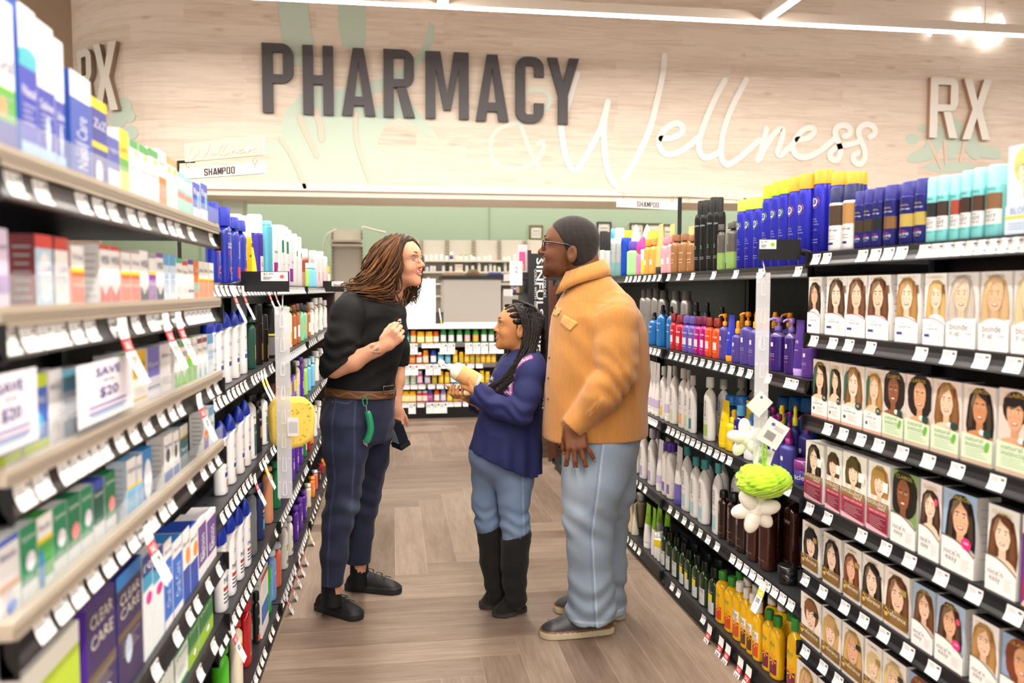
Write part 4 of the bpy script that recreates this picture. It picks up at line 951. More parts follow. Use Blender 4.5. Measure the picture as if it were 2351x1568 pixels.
HB('nat', 'pale green hair colour box with smiling portrait', art_nat); HB('exc', 'white and crimson hair colour box', art_exc, top='#e9e4dd')
HB('nice', 'white wave hair colour box with smiling woman', art_nice, side='#c9c6c3'); HB('pref', 'brown and gold banded hair colour box', art_pref)
HB('blonde', 'cream blonde toner box with wavy hair', art_blonde); HB('bigblonde', 'large pale blue hair lightener box', art_bigblonde, d=.09); HB('red', 'purple and red hair dye box', art_red, side='#7a2a6a', top='#7a2a6a')
# ---- medicine cartons: bands (z0,z1,colour), text colour, extra blob
def MED(key, look, c, bands=(), txt=('XX', .8, '#333333'), blob=None, side=None, name='medicine_box', cat='medicine box', d=.034, spike=None, top=None, vt=None):
 def f(H, W, var=0):
  mb = carton(W, d, H, c, side or mixc(c, '#ffffff', .55), top or side or c, '#b9b9bd'); y = -d/2-.0003
  for z0, z1, cc in bands: mb.rect(-W/2, W/2, z0*H, z1*H, y, cc)
  if spike:
   cc, z0, z1 = spike
   for k in range(2): mb.front([(-W/2, z0*H), (W/2, z0*H), (W/2, z1*H), (0, z0*H+.1*H), (-W/2, z1*H)], y-.0002, cc)
  if blob:
   cc, bx, bz, rx, rz = blob; mb.ell(bx*W, bz*H, rx*W, rz*H, y-.0003, cc)
  for t in (txt if isinstance(txt[0], tuple) else (txt,)):
   if t[0]: mb.text(t[0], 0, t[1]*H, H*(t[3] if len(t) > 3 else .09), y-.0006, t[2], w=W*.78)
  if vt: mb.text(vt[0], 0, vt[1]*H, W*.5, y-.0006, vt[2], w=H*.45, rot=PI/2)
  lines(mb, -W*.36, W*.36, H*.42, 4, H*.035, y-.0005, mixc(txt[2] if not isinstance(txt[0], tuple) else txt[0][2], c, .45), H*.009, 1)
  return Proto(name, mb.mesh('medicine_box', 'carton'), (), d)
 K(key, name, look, cat, f)
# ================================================================== KINDS ON THESE SHELVES
NV, BL, PU = '#22236e', '#2527a8', '#4b3f8e'
TEN = lambda z, ring, tc='#2a2c8c': [('10', z, .05, '#ffffff')]
def ring_texts(z, lines_): return [('10', z, .062, '#ffffff', .3), ("it's a", z, .018, '#ffffff', .16, 0, -.75)]+lines_
MIR = [('miracle', .50, .022, '#cfd3ff', .34), ('superhold', .46, .022, '#cfd3ff', .42), ('finishing spray', .42, .02, '#cfd3ff', .6), ('KERATIN', .34, .02, '#aeb4ff', .4), ('------', .2, .01, '#aeb4ff', .5), ('------', .16, .01, '#aeb4ff', .5)]
def tencan(key, look, capc, ring):
 def fn(H, W):
  ch = H*.165; bh = H-ch; r = W/2; mb = MB(); mb.lathe([(0,r*.94),(.004,r),(bh*.93,r),(bh*.965,r*.93),(bh,r*.88)], 24, '#2a2bb0')
  def disc(R0, c, lift):
   P = [];
   for k in range(20):
    a = 2*PI*k/20; x, z = R0*math.cos(a), bh*.74+R0*math.sin(a); t = -PI/2+x/r; P.append(((r+lift)*math.cos(t), (r+lift)*math.sin(t), z))
   mb.poly(P, c)
  disc(r*.62, ring, .0004); disc(r*.53, '#2a2bb0', .0008); disc(r*.44, '#f4f4fb', .0012)
  mb.textc('10', bh*.74, r*.5, r+.0012, r+.0012, '#2a2bb0', w=r*.56, bold=.02)
  for s, z, h, c, w_ in MIR: mb.textc(s, z*bh, h*bh, r, r, c, w=w_*W)
  c = MB(); c.lathe([(0,r*.97),(ch*.9,r*.95),(ch,r*.86)], 22, capc)
  return Proto('hairspray_can', mb.mesh('can', 'metal_can'), [('cap', c.mesh('cap', 'plastic'), (0, 0, bh-.001))], W)
 K(key, 'hairspray_can', look, 'hair spray', fn)
tencan('ten_lime', 'tall royal blue hairspray can with lime cap', '#b4d626', '#7fc36a'); tencan('ten_limes', 'short royal blue hairspray can with lime cap', '#c2e04a', '#7fc36a'); tencan('ten_or', 'tall royal blue hairspray can with orange cap', '#f6a92c', '#e0705a')
def swatch_can(key, look, body, capc, sw, txt, band2=None):
 can(key, look, body, capc, caph=.22, bands=[(.36, .62, sw, 1.25)]+(band2 or []), texts=txt, name='color_spray_can', cat='hair colour spray')
TU = [('CLAIROL', .80, .035, '#d8c58a', .7), ('touch-up', .72, .05, '#ffffff', .8), ('COLOR+', .27, .045, '#d8368a', .6), ('VOLUME', .21, .05, '#ffffff', .75), ('2 IN 1 SPRAY', .15, .025, '#c9c9ef', .6)]
swatch_can('nav_dk', 'navy root spray can with dark hair swatch', NV, '#2b2a86', '#4a3c2c', TU); swatch_can('nav_bk', 'navy root spray can with black hair swatch', NV, '#2b2a86', '#26282c', TU)
swatch_can('nav_bl', 'taller navy root spray can, blonde swatch', NV, '#2b2a86', '#cdb35e', TU); swatch_can('nav_br', 'navy root spray can with brown swatch', NV, '#2b2a86', '#8a6440', TU)
WT = [('CLAIROL', .93, .03, '#d8c58a', .6), ('touch-up', .42, .06, '#4a4a55', .8), ('------', .3, .01, '#888888', .6), ('------', .24, .01, '#888888', .6)]
can('wh_dk', 'white root powder can with dark swatch', '#f4f2f0', '#20255e', caph=.24, bands=[(.52, .93, '#5a4636', 1.3), (.12, .17, '#2b3a7d', .5)], texts=WT, name='color_spray_can', cat='hair colour spray')
can('wh_bl', 'white root powder can with blonde swatch', '#f4f2f0', '#20255e', caph=.24, bands=[(.52, .93, '#c8935a', 1.3), (.12, .17, '#2b3a7d', .5)], texts=WT, name='color_spray_can', cat='hair colour spray')
RC = [("L'OREAL", .9, .035, '#3a7a80', .7), ('MAGIC', .47, .04, '#333333', .5), ('ROOT', .39, .07, '#333333', .8), ('COVER UP', .31, .04, '#333333', .7), ('------', .2, .012, '#4a9aa0', .6)]
for k, c in (('bk', '#2e3234'), ('br', '#4d3a34'), ('rd', '#b0523f'), ('db', '#4a342a'), ('mb', '#5a4032'), ('lb', '#8f6a48')):
 can('aq_'+k, 'aqua root cover spray can with %s hair swatch' % {'bk':'black','br':'brown black','rd':'red','db':'dark brown','mb':'mid brown','lb':'golden brown'}[k], '#86d8d8', '#9be3e2', caph=.26, bands=[(.52, .82, c, 1.15), (.24, .52, '#f3f2ee', 1.15)], texts=RC, name='color_spray_can', cat='hair colour spray')
RK = [('REDKEN', .62, .045, '#e8e8ea', .8), ('------', .34, .012, '#b8b8bc', .6), ('12', .42, .09, '#8fd6b4', .4), ('------', .2, .012, '#d8d8dc', .7), ('------', .16, .012, '#d8d8dc', .7)]
can('rk_can', 'tall black salon hairspray can', '#1d1c1b', '#1a1918', caph=.2, capw=.62, texts=[('REDKEN', .8, .03, '#e8e8ea', .8), ('12', .42, .06, '#8fd6b4', .4), ('------', .24, .008, '#d8d8dc', .7), ('------', .21, .008, '#d8d8dc', .7)], sh=.1)
can('silver', 'silver brushed hairspray can with clear cap', '#c9c6c2', '#8f8d8a', caph=.17, capw=.7, texts=[('KENRA', .6, .03, '#777777', .5)], sh=.08)
B('graygreen', 'shampoo_bottle', 'charcoal and green oval shampoo bottle', 'shampoo', '#55504a', ('cyl', '#4a4540'), capw=.6, caph=.12, D=.6, bands=[(0, .42, '#86a85a')], texts=[('EVERY', .8, .03, '#d8d4cc', .5, PI/2, -.6), ('MAN JACK', .72, .03, '#d8d4cc', .5, PI/2)], e=2.6)
B('blackjar', 'hair_gel', 'small black salon gel box', 'hair gel', '#1b1c1f', ('flip', '#202124'), capw=.9, caph=.14, D=1., texts=[('6', .4, .18, '#4a8ab8')], e=4, neckw=.9, sh=.03)
B('copper', 'shampoo_bottle', 'copper brown salon shampoo bottle', 'shampoo', '#9a6a3c', ('cyl', '#8a5a34'), capw=.6, caph=.16, D=.7, texts=[('REDKEN', .6, .05, '#f0e0c8', .8), ('------', .4, .015, '#f0e0c8', .6), ('------', .3, .015, '#f0e0c8', .6)], mat='gloss')
B('orange_b', 'shampoo_bottle', 'orange salon shampoo bottle with flat shoulders', 'shampoo', '#f0a845', ('cyl', '#e08f30'), capw=.55, caph=.18, D=.7, bands=[(.32, .5, '#f6ecd8', .4)], mat='gloss'); TUBE('peach_t', 'peach hair cream tube standing on black cap', '#f6bd78', '#231f1e', texts=[('------', .5, .02, '#ffffff', .4)])
B('pink_b', 'shampoo_bottle', 'pale pink salon shampoo bottle', 'shampoo', '#f0a3ad', ('cyl', '#e2808e'), capw=.5, caph=.16, D=.7, bands=[(.3, .5, '#f9e6e6', .4)], mat='gloss')
B('hotpink', 'hair_serum', 'hot pink styling bottle with clear bubble cap', 'styling product', '#f07fb0', ('dome', '#e22a8c'), capw=1., caph=.42, D=1., e=2.)
B('limetube', 'hair_serum', 'pale green styling bottle with violet cap', 'styling product', '#a6e09a', ('cyl', '#5a35a8'), capw=.75, caph=.22, D=1., e=2.)
B('ycap', 'hair_serum', 'turquoise bottle with pointed clear and yellow cap', 'styling product', '#3aa6c6', ('dome', '#e9efbe'), capw=.8, caph=.45, D=1., e=2.)
can('bluecan', 'bright blue slim styling can', '#1c50c8', '#1a46b4', caph=.06, texts=[('BIG SEXY', .6, .05, '#ffffff', .5, PI/2)], name='styling_can', cat='hair styling'); can('greycan', 'pale grey slim styling can', '#c2c8c4', '#d9dcd8', caph=.1, bands=[(0, .4, '#8fc2c0')], texts=[('gb', .7, .05, '#444444', .5)], name='styling_can', cat='hair styling')
B('cyan_b', 'shampoo_bottle', 'cyan blue shampoo bottle', 'shampoo', '#3fb4d8', ('flip', '#8fd8ea'), capw=.6, caph=.14, D=.7, texts=[('gb', .7, .07, '#1a4a80', .4)]); B('orangegreen', 'shampoo_bottle', 'orange and green styling bottle', 'shampoo', '#f0902e', ('cyl', '#58b43e'), capw=.8, caph=.3, D=.8)
JAR('limejar', 'stacked lime and white hair wax jar', '#c2dc3a', '#f2f2ee'); can('blackcap', 'black capped white styling can', '#e9e6e2', '#201d1e', caph=.4, name='styling_can', cat='hair styling')
B('yellowcap', 'shampoo_bottle', 'short violet bottle with yellow cap', 'shampoo', '#5a3fa8', ('cyl', '#f2c83a'), capw=.8, caph=.3, D=.9)
def red(key, nm, c, cc): B(key, 'shampoo_bottle', nm+' salon shampoo bottle', 'shampoo', c, ('cyl', cc), capw=.62, caph=.2, D=.62, e=3., bands=[(.26, .5, mixc(c, '#ffffff', .75), .36)], texts=[('REDKEN', .66, .05, '#ffffff', .74), ('------', .2, .012, '#ffffff', .4)], mat='gloss', sh=.14)
red('rk_red', 'bright red', '#c01c34', '#7c1424'); red('rk_lil', 'lilac violet', '#6a55b4', '#5a489e'); red('rk_mag', 'magenta', '#b00e80', '#6a1046'); red('rk_or', 'burnt orange', '#e0501e', '#84281c')
B('rk_blue', 'shampoo_bottle', 'blue salon bottle with black spray head', 'shampoo', '#1f6eb4', ('spray', '#15161a'), capw=.45, caph=.2, D=.8, texts=[('REDKEN', .7, .05, '#ffffff', .7), ('extreme', .5, .03, '#ffffff', .5)], mat='gloss')
TT = [('10', .62, .06, '#ffffff', .26), ('miracle', .42, .03, '#d6d4f4', .4), ('leave-in', .37, .03, '#d6d4f4', .4), ('KERATIN', .28, .025, '#d86a5a', .4)]
B('ten_pump', 'shampoo_bottle', 'slate violet bottle with orange pump', 'shampoo', PU, ('pump', '#f0941e'), capw=.42, caph=.25, cap2='#c9861e', D=.7, bands=[(.56, .68, '#e8e6f6', .26)], texts=TT[1:]); B('ten_spray', 'hair_treatment', 'slate violet bottle with orange spray head', 'hair treatment', PU, ('spray', '#f0941e'), capw=.45, caph=.3, cap2='#c9861e', D=.7, bands=[(.56, .68, '#e8e6f6', .26)], texts=TT[1:])
TUBE('ten_tube', 'royal blue cream tube on orange cap', '#2a35b4', '#f0941e', bands=[(.52, .64, '#2a35b4')], texts=[('10', .58, .07, '#ffffff', .3), ('miracle', .4, .03, '#ffffff', .4)])
B('ten_purp', 'shampoo_bottle', 'dark purple clear bottle with lilac pump', 'shampoo', '#34186e', ('pump', '#a884d0'), capw=.5, caph=.24, cap2='#6a50a0', D=.72, bands=[(.6, .7, '#e8e6f6', .24), (.84, 1., '#5a4a80')], texts=TT[1:], mat='gloss'); B('ten_viol', 'hair_treatment', 'violet bottle with lilac spray head', 'hair treatment', '#58328a', ('spray', '#a884d0'), capw=.4, caph=.3, D=.7, bands=[(.6, .7, '#e8e6f6', .24)], texts=TT[1:])
TUBE('ten_ptube', 'violet cream tube on lilac cap', '#4a2a86', '#b795dc', texts=[('10', .58, .07, '#ffffff', .3), ('miracle', .4, .03, '#ffffff', .4)])
B('dkspray', 'hair_treatment', 'black mist bottle in the shade', 'hair treatment', '#1d1b20', ('spray', '#19181a'), capw=.5, caph=.3, D=.9)
WH = '#e9e4df'
def bio(key, look, acc, cap=None, capw=.5, caph=.16, D=.6, kind='cyl', sh=.18, accent=(.08, .3)):
 B(key, 'shampoo_bottle', look, 'shampoo', WH, (kind, cap or '#d5d0ca'), capw=capw, caph=caph, D=D, e=2.6, sh=sh, bands=[(accent[0], accent[1], acc, .5)], texts=[('BIOLAGE', .60, .055, '#4a5148', .9, PI/2, .0), ('------', .4, .01, '#8a8a86', .4)])
bio('bio_y', 'white salon bottle with yellow accent', '#e9c14a'); bio('bio_p', 'white salon bottle with purple accent', '#9a5fa8'); bio('bio_o', 'white angular salon bottle with orange accent', '#f0b072'); bio('bio_t', 'white salon bottle with teal label', '#3a8a9a'); bio('bio_g', 'white salon bottle with green accent', '#a9c86a', '#d9dcd0')
bio('bio_big', 'large white litre salon bottle', '#cfd9a8', '#b5afa9', capw=.36, caph=.16, sh=.26); bio('bio_l', 'white salon bottle with lilac accent', '#b59ac8', '#c9c2cc', sh=.24); bio('bio_teal', 'white salon bottle with teal cap', '#a8d0d8', '#4a9a9c', capw=.45, caph=.14, sh=.24)
TUBE('bio_tube', 'white salon cream tube', '#ece8e4', '#e4dfda', bands=[(.06, .24, '#c9b8d6')], texts=[('BIOLAGE', .55, .06, '#4a5148', .9, PI/2)], caph=.1); TUBE('bio_ptube', 'white salon tube with violet foot', '#ece8e4', '#5a4a9a', bands=[(0, .3, '#7a6ab0')], texts=[('BIOLAGE', .6, .06, '#4a5148', .9, PI/2)], caph=.1)
B('bio_spray', 'hair_treatment', 'slim white salon spray with purple head', 'hair treatment', '#e6dfd6', ('cyl', '#54349a'), capw=.7, caph=.14, D=.8, bands=[(.1, .3, '#8a6ab0', .5)])
B('ten_white', 'hair_treatment', 'white treatment bottle with blue spray head', 'hair treatment', '#f3f2f2', ('spray', '#2a78c0'), capw=.5, caph=.24, cap2='#1a5a9a', D=.75, bands=[(.58, .68, '#c9cbe8', .25)], texts=[('miracle', .4, .03, '#6a6aa8', .4, PI/2)])
TUBE('ten_yel', 'lemon yellow cream tube', '#f4d21e', '#e8c41a', texts=[('10', .55, .08, '#e88a1e', .3), ('miracle', .36, .03, '#e88a1e', .4)]); B('ten_yspray', 'hair_treatment', 'yellow slim spray bottle', 'hair treatment', '#f4cf2a', ('spray', '#f0c41e'), capw=.55, caph=.3, D=.85)
B('ten_navy', 'shampoo_bottle', 'navy bottle with sky blue pump collar', 'shampoo', '#26246e', ('cyl', '#5aa6dc'), capw=.5, caph=.2, D=.75, texts=[('10', .7, .07, '#ffffff', .28)], mat='gloss'); B('ten_bcap', 'shampoo_bottle', 'deep blue bottle with wide blue cap', 'shampoo', '#1b4e94', ('flip', '#1f6cb8'), capw=.95, caph=.2, D=.8)
B('ten_mpump', 'shampoo_bottle', 'slate violet bottle with magenta pump', 'shampoo', '#3f3a86', ('pump', '#8a1e74'), capw=.42, caph=.3, D=.75, bands=[(.5, .62, '#e8e6f6', .24)]); B('ten_mspray', 'hair_treatment', 'slate violet bottle with magenta spray head', 'hair treatment', '#403c8a', ('spray', '#8a1e74'), capw=.45, caph=.3, D=.75, bands=[(.5, .62, '#e8e6f6', .24)])
B('ten_yp', 'shampoo_bottle', 'navy bottle with yellow spray head', 'shampoo', '#2a2a74', ('spray', '#f0d21e'), capw=.5, caph=.3, D=.75); JAR('ten_jar', 'violet hair mask jar with plum lid', '#45409a', '#7a2a78', 'miracle', name='hair_mask_jar', cat='hair mask')
B('crew', 'shampoo_bottle', 'dark brown mens shampoo bottle with black cap', 'shampoo', '#2a1613', ('flip', '#171314'), capw=.62, caph=.14, D=.7, texts=[('CREW', .72, .05, '#c9c4bc', .6, PI/2), ('------', .3, .012, '#c87a4a', .5), ('Hair & Body', .14, .02, '#b8b0a8', .7)], mat='gloss', e=2.5)
B('crewbig', 'shampoo_bottle', 'large reddish brown mens shampoo bottle', 'shampoo', '#3a1a12', ('flip', '#171314'), capw=.6, caph=.1, D=.7, texts=[('CREW', .72, .05, '#c9c4bc', .5), ('Hair & Body', .14, .02, '#b8b0a8', .6)], mat='gloss', e=3.)
JAR('crewjar', 'flat black pomade jar', '#161415', '#1d1b1c', name='pomade_jar', cat='pomade')
B('clear_b', 'shower_gel', 'pale amber clear bottle with milky cap', 'shower gel', '#d9c6a0', ('flip', '#e4ded4'), capw=.8, caph=.2, D=.7, mat='gloss', e=3.); B('cone', 'shower_gel', 'cone shaped pearly clear bottle', 'shower gel', '#d8d2be', ('cyl', '#dcd8cc'), capw=.3, caph=.1, D=.9, taper=.35, e=2., sh=.06, mat='gloss')
TUBE('lime_t', 'lime green and white cream tube', '#8fd02a', '#eceae6', bands=[(0, .5, '#eceae6')], texts=[('ACURE', .75, .05, '#5a8a2a', .7)]); B('whyel', 'hair_treatment', 'small white bottle with yellow shoulder', 'hair treatment', '#eceae4', ('cyl', '#f0eee8'), capw=.8, caph=.14, D=.9, bands=[(.55, .86, '#f0d428')])
B('avalon', 'shampoo_bottle', 'dark green organic shampoo bottle', 'shampoo', '#1f3318', ('cyl', '#141613'), capw=.52, caph=.2, D=.72, e=2.6, sh=.2, bands=[(.04, .5, '#cfd0d2', .8)], texts=[('AVALON', .46, .03, '#333333', .6), ('ORGANICS', .42, .03, '#333333', .7), ('------', .2, .01, '#888888', .5)], mat='gloss')
B('avalon_y', 'shampoo_bottle', 'dark green organic bottle with lemon picture', 'shampoo', '#1f3318', ('cyl', '#141613'), capw=.52, caph=.2, D=.72, e=2.6, sh=.2, bands=[(.04, .36, '#cfd0d2', .8), (.36, .56, '#e6d02a', .35)], texts=[('AVALON', .62, .03, '#e8e8e8', .6), ('------', .2, .01, '#888888', .5)], mat='gloss')
def alba(key, look, lab, cap, lab2=None, tc='#2f8a3a'):
 B(key, 'shampoo_bottle', look, 'shampoo', '#f0b80e', ('cyl', cap), capw=.5, caph=.15, D=.72, e=2.2, sh=.16, bands=[(.08, .38, lab, .85)]+([(.38, .6, lab2, .85)] if lab2 else []), texts=[('alba', .66 if not lab2 else .54, .07, tc, .6), ('botanica', .6 if not lab2 else .49, .02, tc, .5), ('*', .42, .14, '#f08a1e', .4, 0, .3), ('*', .36, .18, '#f6c22a', .5, 0, .3)], mat='gloss')
alba('alba_r', 'yellow shampoo bottle with red label', '#d8401e', '#3a8a34'); alba('alba_w', 'yellow conditioner bottle with red and white label', '#d24a22', '#e6ded2', '#f2ece0'); alba('alba_br', 'yellow conditioner bottle with brown and white label', '#5a2e1e', '#e6ded2', '#f2ece0'); alba('alba_p', 'yellow shampoo bottle with plum label', '#7a1640', '#3a8a34')
alba('alba_b', 'plain yellow bottle back with white cap', '#f0b80e', '#e6ded2')
HS = [('head &', .72, .035, '#2b3f9e', .4), ('shoulders', .685, .03, '#2b3f9e', .5), ('2in1', .45, .04, '#2b3f9e', .4)]
B('hs_blue', 'shampoo_bottle', 'royal blue clinical shampoo bottle with blue cap', 'shampoo', '#1c2a9a', ('flip', '#2030ae'), capw=.72, caph=.24, D=.55, e=2.6, sh=.06, neckw=.9, texts=[('head & shoulders', .86, .03, '#ffffff', .7), ('CLINICAL', .68, .04, '#ffffff', .7), ('STRENGTH', .62, .04, '#ffffff', .7), ('DANDRUFF', .55, .03, '#e2504a', .6), ('DEFENSE', .51, .03, '#e2504a', .6), ('o', .22, .14, '#e2603a', .42)], mat='gloss')
B('hs_white', 'shampoo_bottle', 'white shampoo bottle with slanted royal blue cap', 'shampoo', '#f1f0f2', ('dome', '#1436b4'), capw=1.02, caph=.22, D=.55, e=2.6, sh=.02, neckw=1.2, texts=HS, bands=[(.3, .38, '#2a4a94', .45)], mat='gloss')
B('hs_alm', 'shampoo_bottle', 'white almond shampoo bottle with slanted blue cap', 'shampoo', '#f1f0f2', ('dome', '#1436b4'), capw=1.02, caph=.22, D=.55, e=2.6, sh=.02, neckw=1.2, texts=HS, bands=[(.3, .38, '#2a4a94', .45), (.1, .26, '#c9803a', .22)], mat='gloss')
B('hs_men', 'shampoo_bottle', 'white mens shampoo bottle with dark stripes', 'shampoo', '#f1f0f2', ('dome', '#1436b4'), capw=1.02, caph=.24, D=.55, e=2.6, sh=.02, neckw=1.2, texts=[('MEN', .46, .08, '#27397c', .8, 0)]+HS[:2], bands=[(.3, .36, '#b03a3a', .8), (.12, .15, '#5a5f7a', .8), (.18, .21, '#5a5f7a', .8), (.24, .27, '#5a5f7a', .8)], mat='gloss')
B('selsun', 'shampoo_bottle', 'deep blue medicated shampoo bottle', 'shampoo', '#22309c', ('flip', '#2636a8'), capw=.8, caph=.16, D=.5, e=3., texts=[('Selsun', .6, .05, '#ffffff', .8, PI/2)], bands=[(.1, .3, '#c9352e', .4)]); can('gliss', 'yellow slim hair spray with pale cap', '#f0cc1e', '#f2ead2', caph=.22, texts=[('gliss', .6, .05, '#333333', .6)]); TUBE('gliss_t', 'yellow hair cream tube with black logo', '#f2d42a', '#d8b61e', texts=[('glus', .55, .04, '#333333', .5)], bands=[(.7, .8, '#333333')])
can('la_can', 'blue violet hairspray can with tall white cap', '#4a3aa8', '#f4f2f2', caph=.26, bands=[(.2, .55, '#f3eef0', .8), (.0, .2, '#e88a5a', .8)], texts=[('LA', .4, .08, '#c03a6a', .5)]); can('skyslim', 'slim sky blue styling can', '#6ac0dc', '#7acbe4', caph=.06)
can('drysh_p', 'white and magenta dry shampoo can', '#f4f0f2', '#f6f4f4', caph=.16, bands=[(0, .45, '#b83a90', 1.)], texts=[('Batiste', .66, .05, '#3aa08a', .8), ('100', .3, .08, '#ffffff', .5)]); can('drysh_g', 'white dry shampoo can with green leaf', '#f6f4f4', '#f6f6f6', caph=.12, bands=[(.62, .85, '#2a8a5a', .8), (0, .1, '#c84a8a')], texts=[('dry', .4, .04, '#8a8aa0', .5)]); can('drysh_v', 'pale violet dry shampoo can', '#efe6f2', '#ffffff', caph=.18, bands=[(.1, .4, '#9a3aa8', .9)], texts=[('nst', .55, .06, '#5a5a6a', .5)])
can('drysh_w', 'white dry shampoo can with black logo', '#f4f2f2', '#f6f6f6', caph=.2, bands=[(.72, .84, '#2a2a2c', .5)]); can('rosecan', 'rose and white hairspray can', '#d8a08a', '#f4f0ea', caph=.2, bands=[(.5, .9, '#b0584a')]); B('limeb', 'shampoo_bottle', 'light green shampoo bottle', 'shampoo', '#a8d86a', ('flip', '#d9d6d2'), capw=.7, caph=.2, D=.6); B('skyb', 'shampoo_bottle', 'sky blue shampoo bottle', 'shampoo', '#7ac8ec', ('flip', '#a8dcf0'), capw=.7, caph=.2, D=.6); can('pinkcan', 'white and blush hairspray can', '#f6e4e2', '#f4ead0', caph=.16, bands=[(.2, .5, '#eab0b4', .8)]); B('goldb', 'shampoo_bottle', 'golden capped cream bottle', 'shampoo', '#f2e4c2', ('cyl', '#d8a83a'), capw=.8, caph=.3, D=.8)
B('greenb', 'shampoo_bottle', 'dark bottle green shampoo bottle', 'shampoo', '#1f4a3c', ('flip', '#1b4034'), capw=.7, caph=.1, D=.6, bands=[(.2, .5, '#b89a5a', .3)]); can('goldblk', 'black and gold hairspray can', '#231d1a', '#171414', caph=.3, bands=[(.1, .5, '#b08a3a', .5)]); B('blackbox', 'hair_color_box', 'black glitter carton', 'hair colour box', '#1a1a1c', ('flip', '#1c1c1e'), capw=1., caph=.05, D=.7, e=8, neckw=1., sh=.01, bands=[(.05, .4, '#77767a'), (.42, .46, '#e0d23a')])
B('garn_g', 'shampoo_bottle', 'pale bottle with leaf green cap and fruit print', 'shampoo', '#f4ead8', ('flip', '#5ac03a'), capw=.9, caph=.08, D=.6, bands=[(.1, .4, '#f0b83a', .6)]); B('amber', 'shampoo_bottle', 'amber brown shampoo bottle with white label', 'shampoo', '#b8683a', ('cyl', '#8f4a28'), capw=.6, caph=.16, D=.65, bands=[(.2, .55, '#f2ece2', .7)]); B('mint', 'shampoo_bottle', 'mint green shampoo bottle with orange label', 'shampoo', '#8fd0a4', ('cyl', '#2a2a2c'), capw=.6, caph=.18, D=.65, bands=[(.3, .5, '#f0a03a', .6)]); B('creamflow', 'shampoo_bottle', 'cream floral shampoo bottle with white cap', 'shampoo', '#f6f2ea', ('cyl', '#f2efe8'), capw=.7, caph=.18, D=.7, bands=[(.2, .45, '#c9a2b4', .5), (.86, .9, '#c9a24a')])
B('tres_w', 'shampoo_bottle', 'white and black salon shampoo bottle', 'shampoo', '#f2f0ee', ('cyl', '#1b1b1d'), capw=.6, caph=.1, D=.55, e=2.8, bands=[(.05, .6, '#3a6a78', .5)], texts=[('TRESemme', .72, .04, '#222222', .8), ('LAMELLAR', .45, .03, '#ffffff', .6)]); B('tres_b', 'shampoo_bottle', 'black salon shampoo bottle with white lettering', 'shampoo', '#1d1f22', ('cyl', '#161618'), capw=.6, caph=.1, D=.55, e=2.8, bands=[(.3, .55, '#a98a4a', .4)], texts=[('TRESemme', .7, .04, '#eeeeee', .8)])
B('purp', 'shampoo_bottle', 'deep purple shampoo bottle', 'shampoo', '#5a2aa0', ('flip', '#6a3ab0'), capw=.7, caph=.12, D=.6, bands=[(.3, .5, '#c9b8e8', .5)], texts=[('aussie', .6, .05, '#e8d84a', .7)]); B('purp_y', 'shampoo_bottle', 'purple and yellow shampoo bottle', 'shampoo', '#8a74c8', ('flip', '#1c1a1e'), capw=.6, caph=.24, D=.6, bands=[(.5, .85, '#f0d23a', .9)], texts=[('curls', .4, .06, '#4a2a9a', .7)])
B('grey_m', 'shampoo_bottle', 'slate grey mens body wash bottle', 'body wash', '#6a6e72', ('flip', '#55585c'), capw=.8, caph=.06, D=.55, e=3., texts=[('Dove', .6, .06, '#d0d4d8', .5, PI/2)]); B('navy_m', 'shampoo_bottle', 'navy mens shampoo bottle', 'shampoo', '#24305e', ('flip', '#202a54'), capw=.85, caph=.16, D=.6, e=2.8, texts=[('Suave', .6, .06, '#ffffff', .6), ('MEN', .5, .06, '#5ac0e8', .5)], bands=[(.2, .42, '#4a9ad0', .4)]); B('peachb', 'shampoo_bottle', 'tall peach coloured shampoo bottle', 'shampoo', '#d8926a', ('flip', '#d08a60'), capw=.8, caph=.06, D=.6, e=3.); B('grn_p', 'shampoo_bottle', 'emerald green shampoo bottle', 'shampoo', '#1f7a4a', ('flip', '#2a8a56'), capw=.8, caph=.1, D=.6, bands=[(.2, .5, '#f0e8d8', .4)])
B('grn_s', 'shampoo_bottle', 'vivid green kids shampoo bottle', 'shampoo', '#3ab42a', ('cyl', '#2440b0'), capw=.4, caph=.1, D=.55, bands=[(.15, .6, '#5a9ae0', .5)]); B('grn_big', 'shampoo_bottle', 'fat green body wash bottle with green cap', 'body wash', '#52c22a', ('flip', '#3aa81e'), capw=.9, caph=.2, D=.7, bands=[(.1, .5, '#5aa0c8', .6), (.0, .1, '#8a5ab8', .6)], texts=[('Kids', .35, .09, '#ffffff', .7)])
B('gentle', 'shampoo_bottle', 'cream bottle with orange flower print', 'shampoo', '#f3e8d0', ('cyl', '#c0302a'), capw=.5, caph=.12, D=.6, bands=[(.66, .74, '#f0a04a', .4)], texts=[('ZERO', .86, .03, '#b03a2a', .4), ('Gentle', .58, .05, '#c0402a', .7), ('------', .4, .01, '#8a7a6a', .5)]); B('redb', 'shampoo_bottle', 'glossy red shampoo bottle', 'shampoo', '#b8141c', ('flip', '#c81a22'), capw=.62, caph=.16, D=.6, bands=[(.3, .6, '#3a1416', .3)], texts=[('Old', .2, .04, '#f0c8c8', .4)], mat='gloss'); B('blk_c', 'shampoo_bottle', 'black body wash bottle with orange foot', 'body wash', '#1d1c1e', ('flip', '#171618'), capw=.8, caph=.16, D=.6, bands=[(.04, .2, '#e2501e', .7), (.2, .4, '#d8dade', .5)], texts=[('FIX', .62, .06, '#ffffff', .6), ('CLEAR', .3, .05, '#222222', .7)])
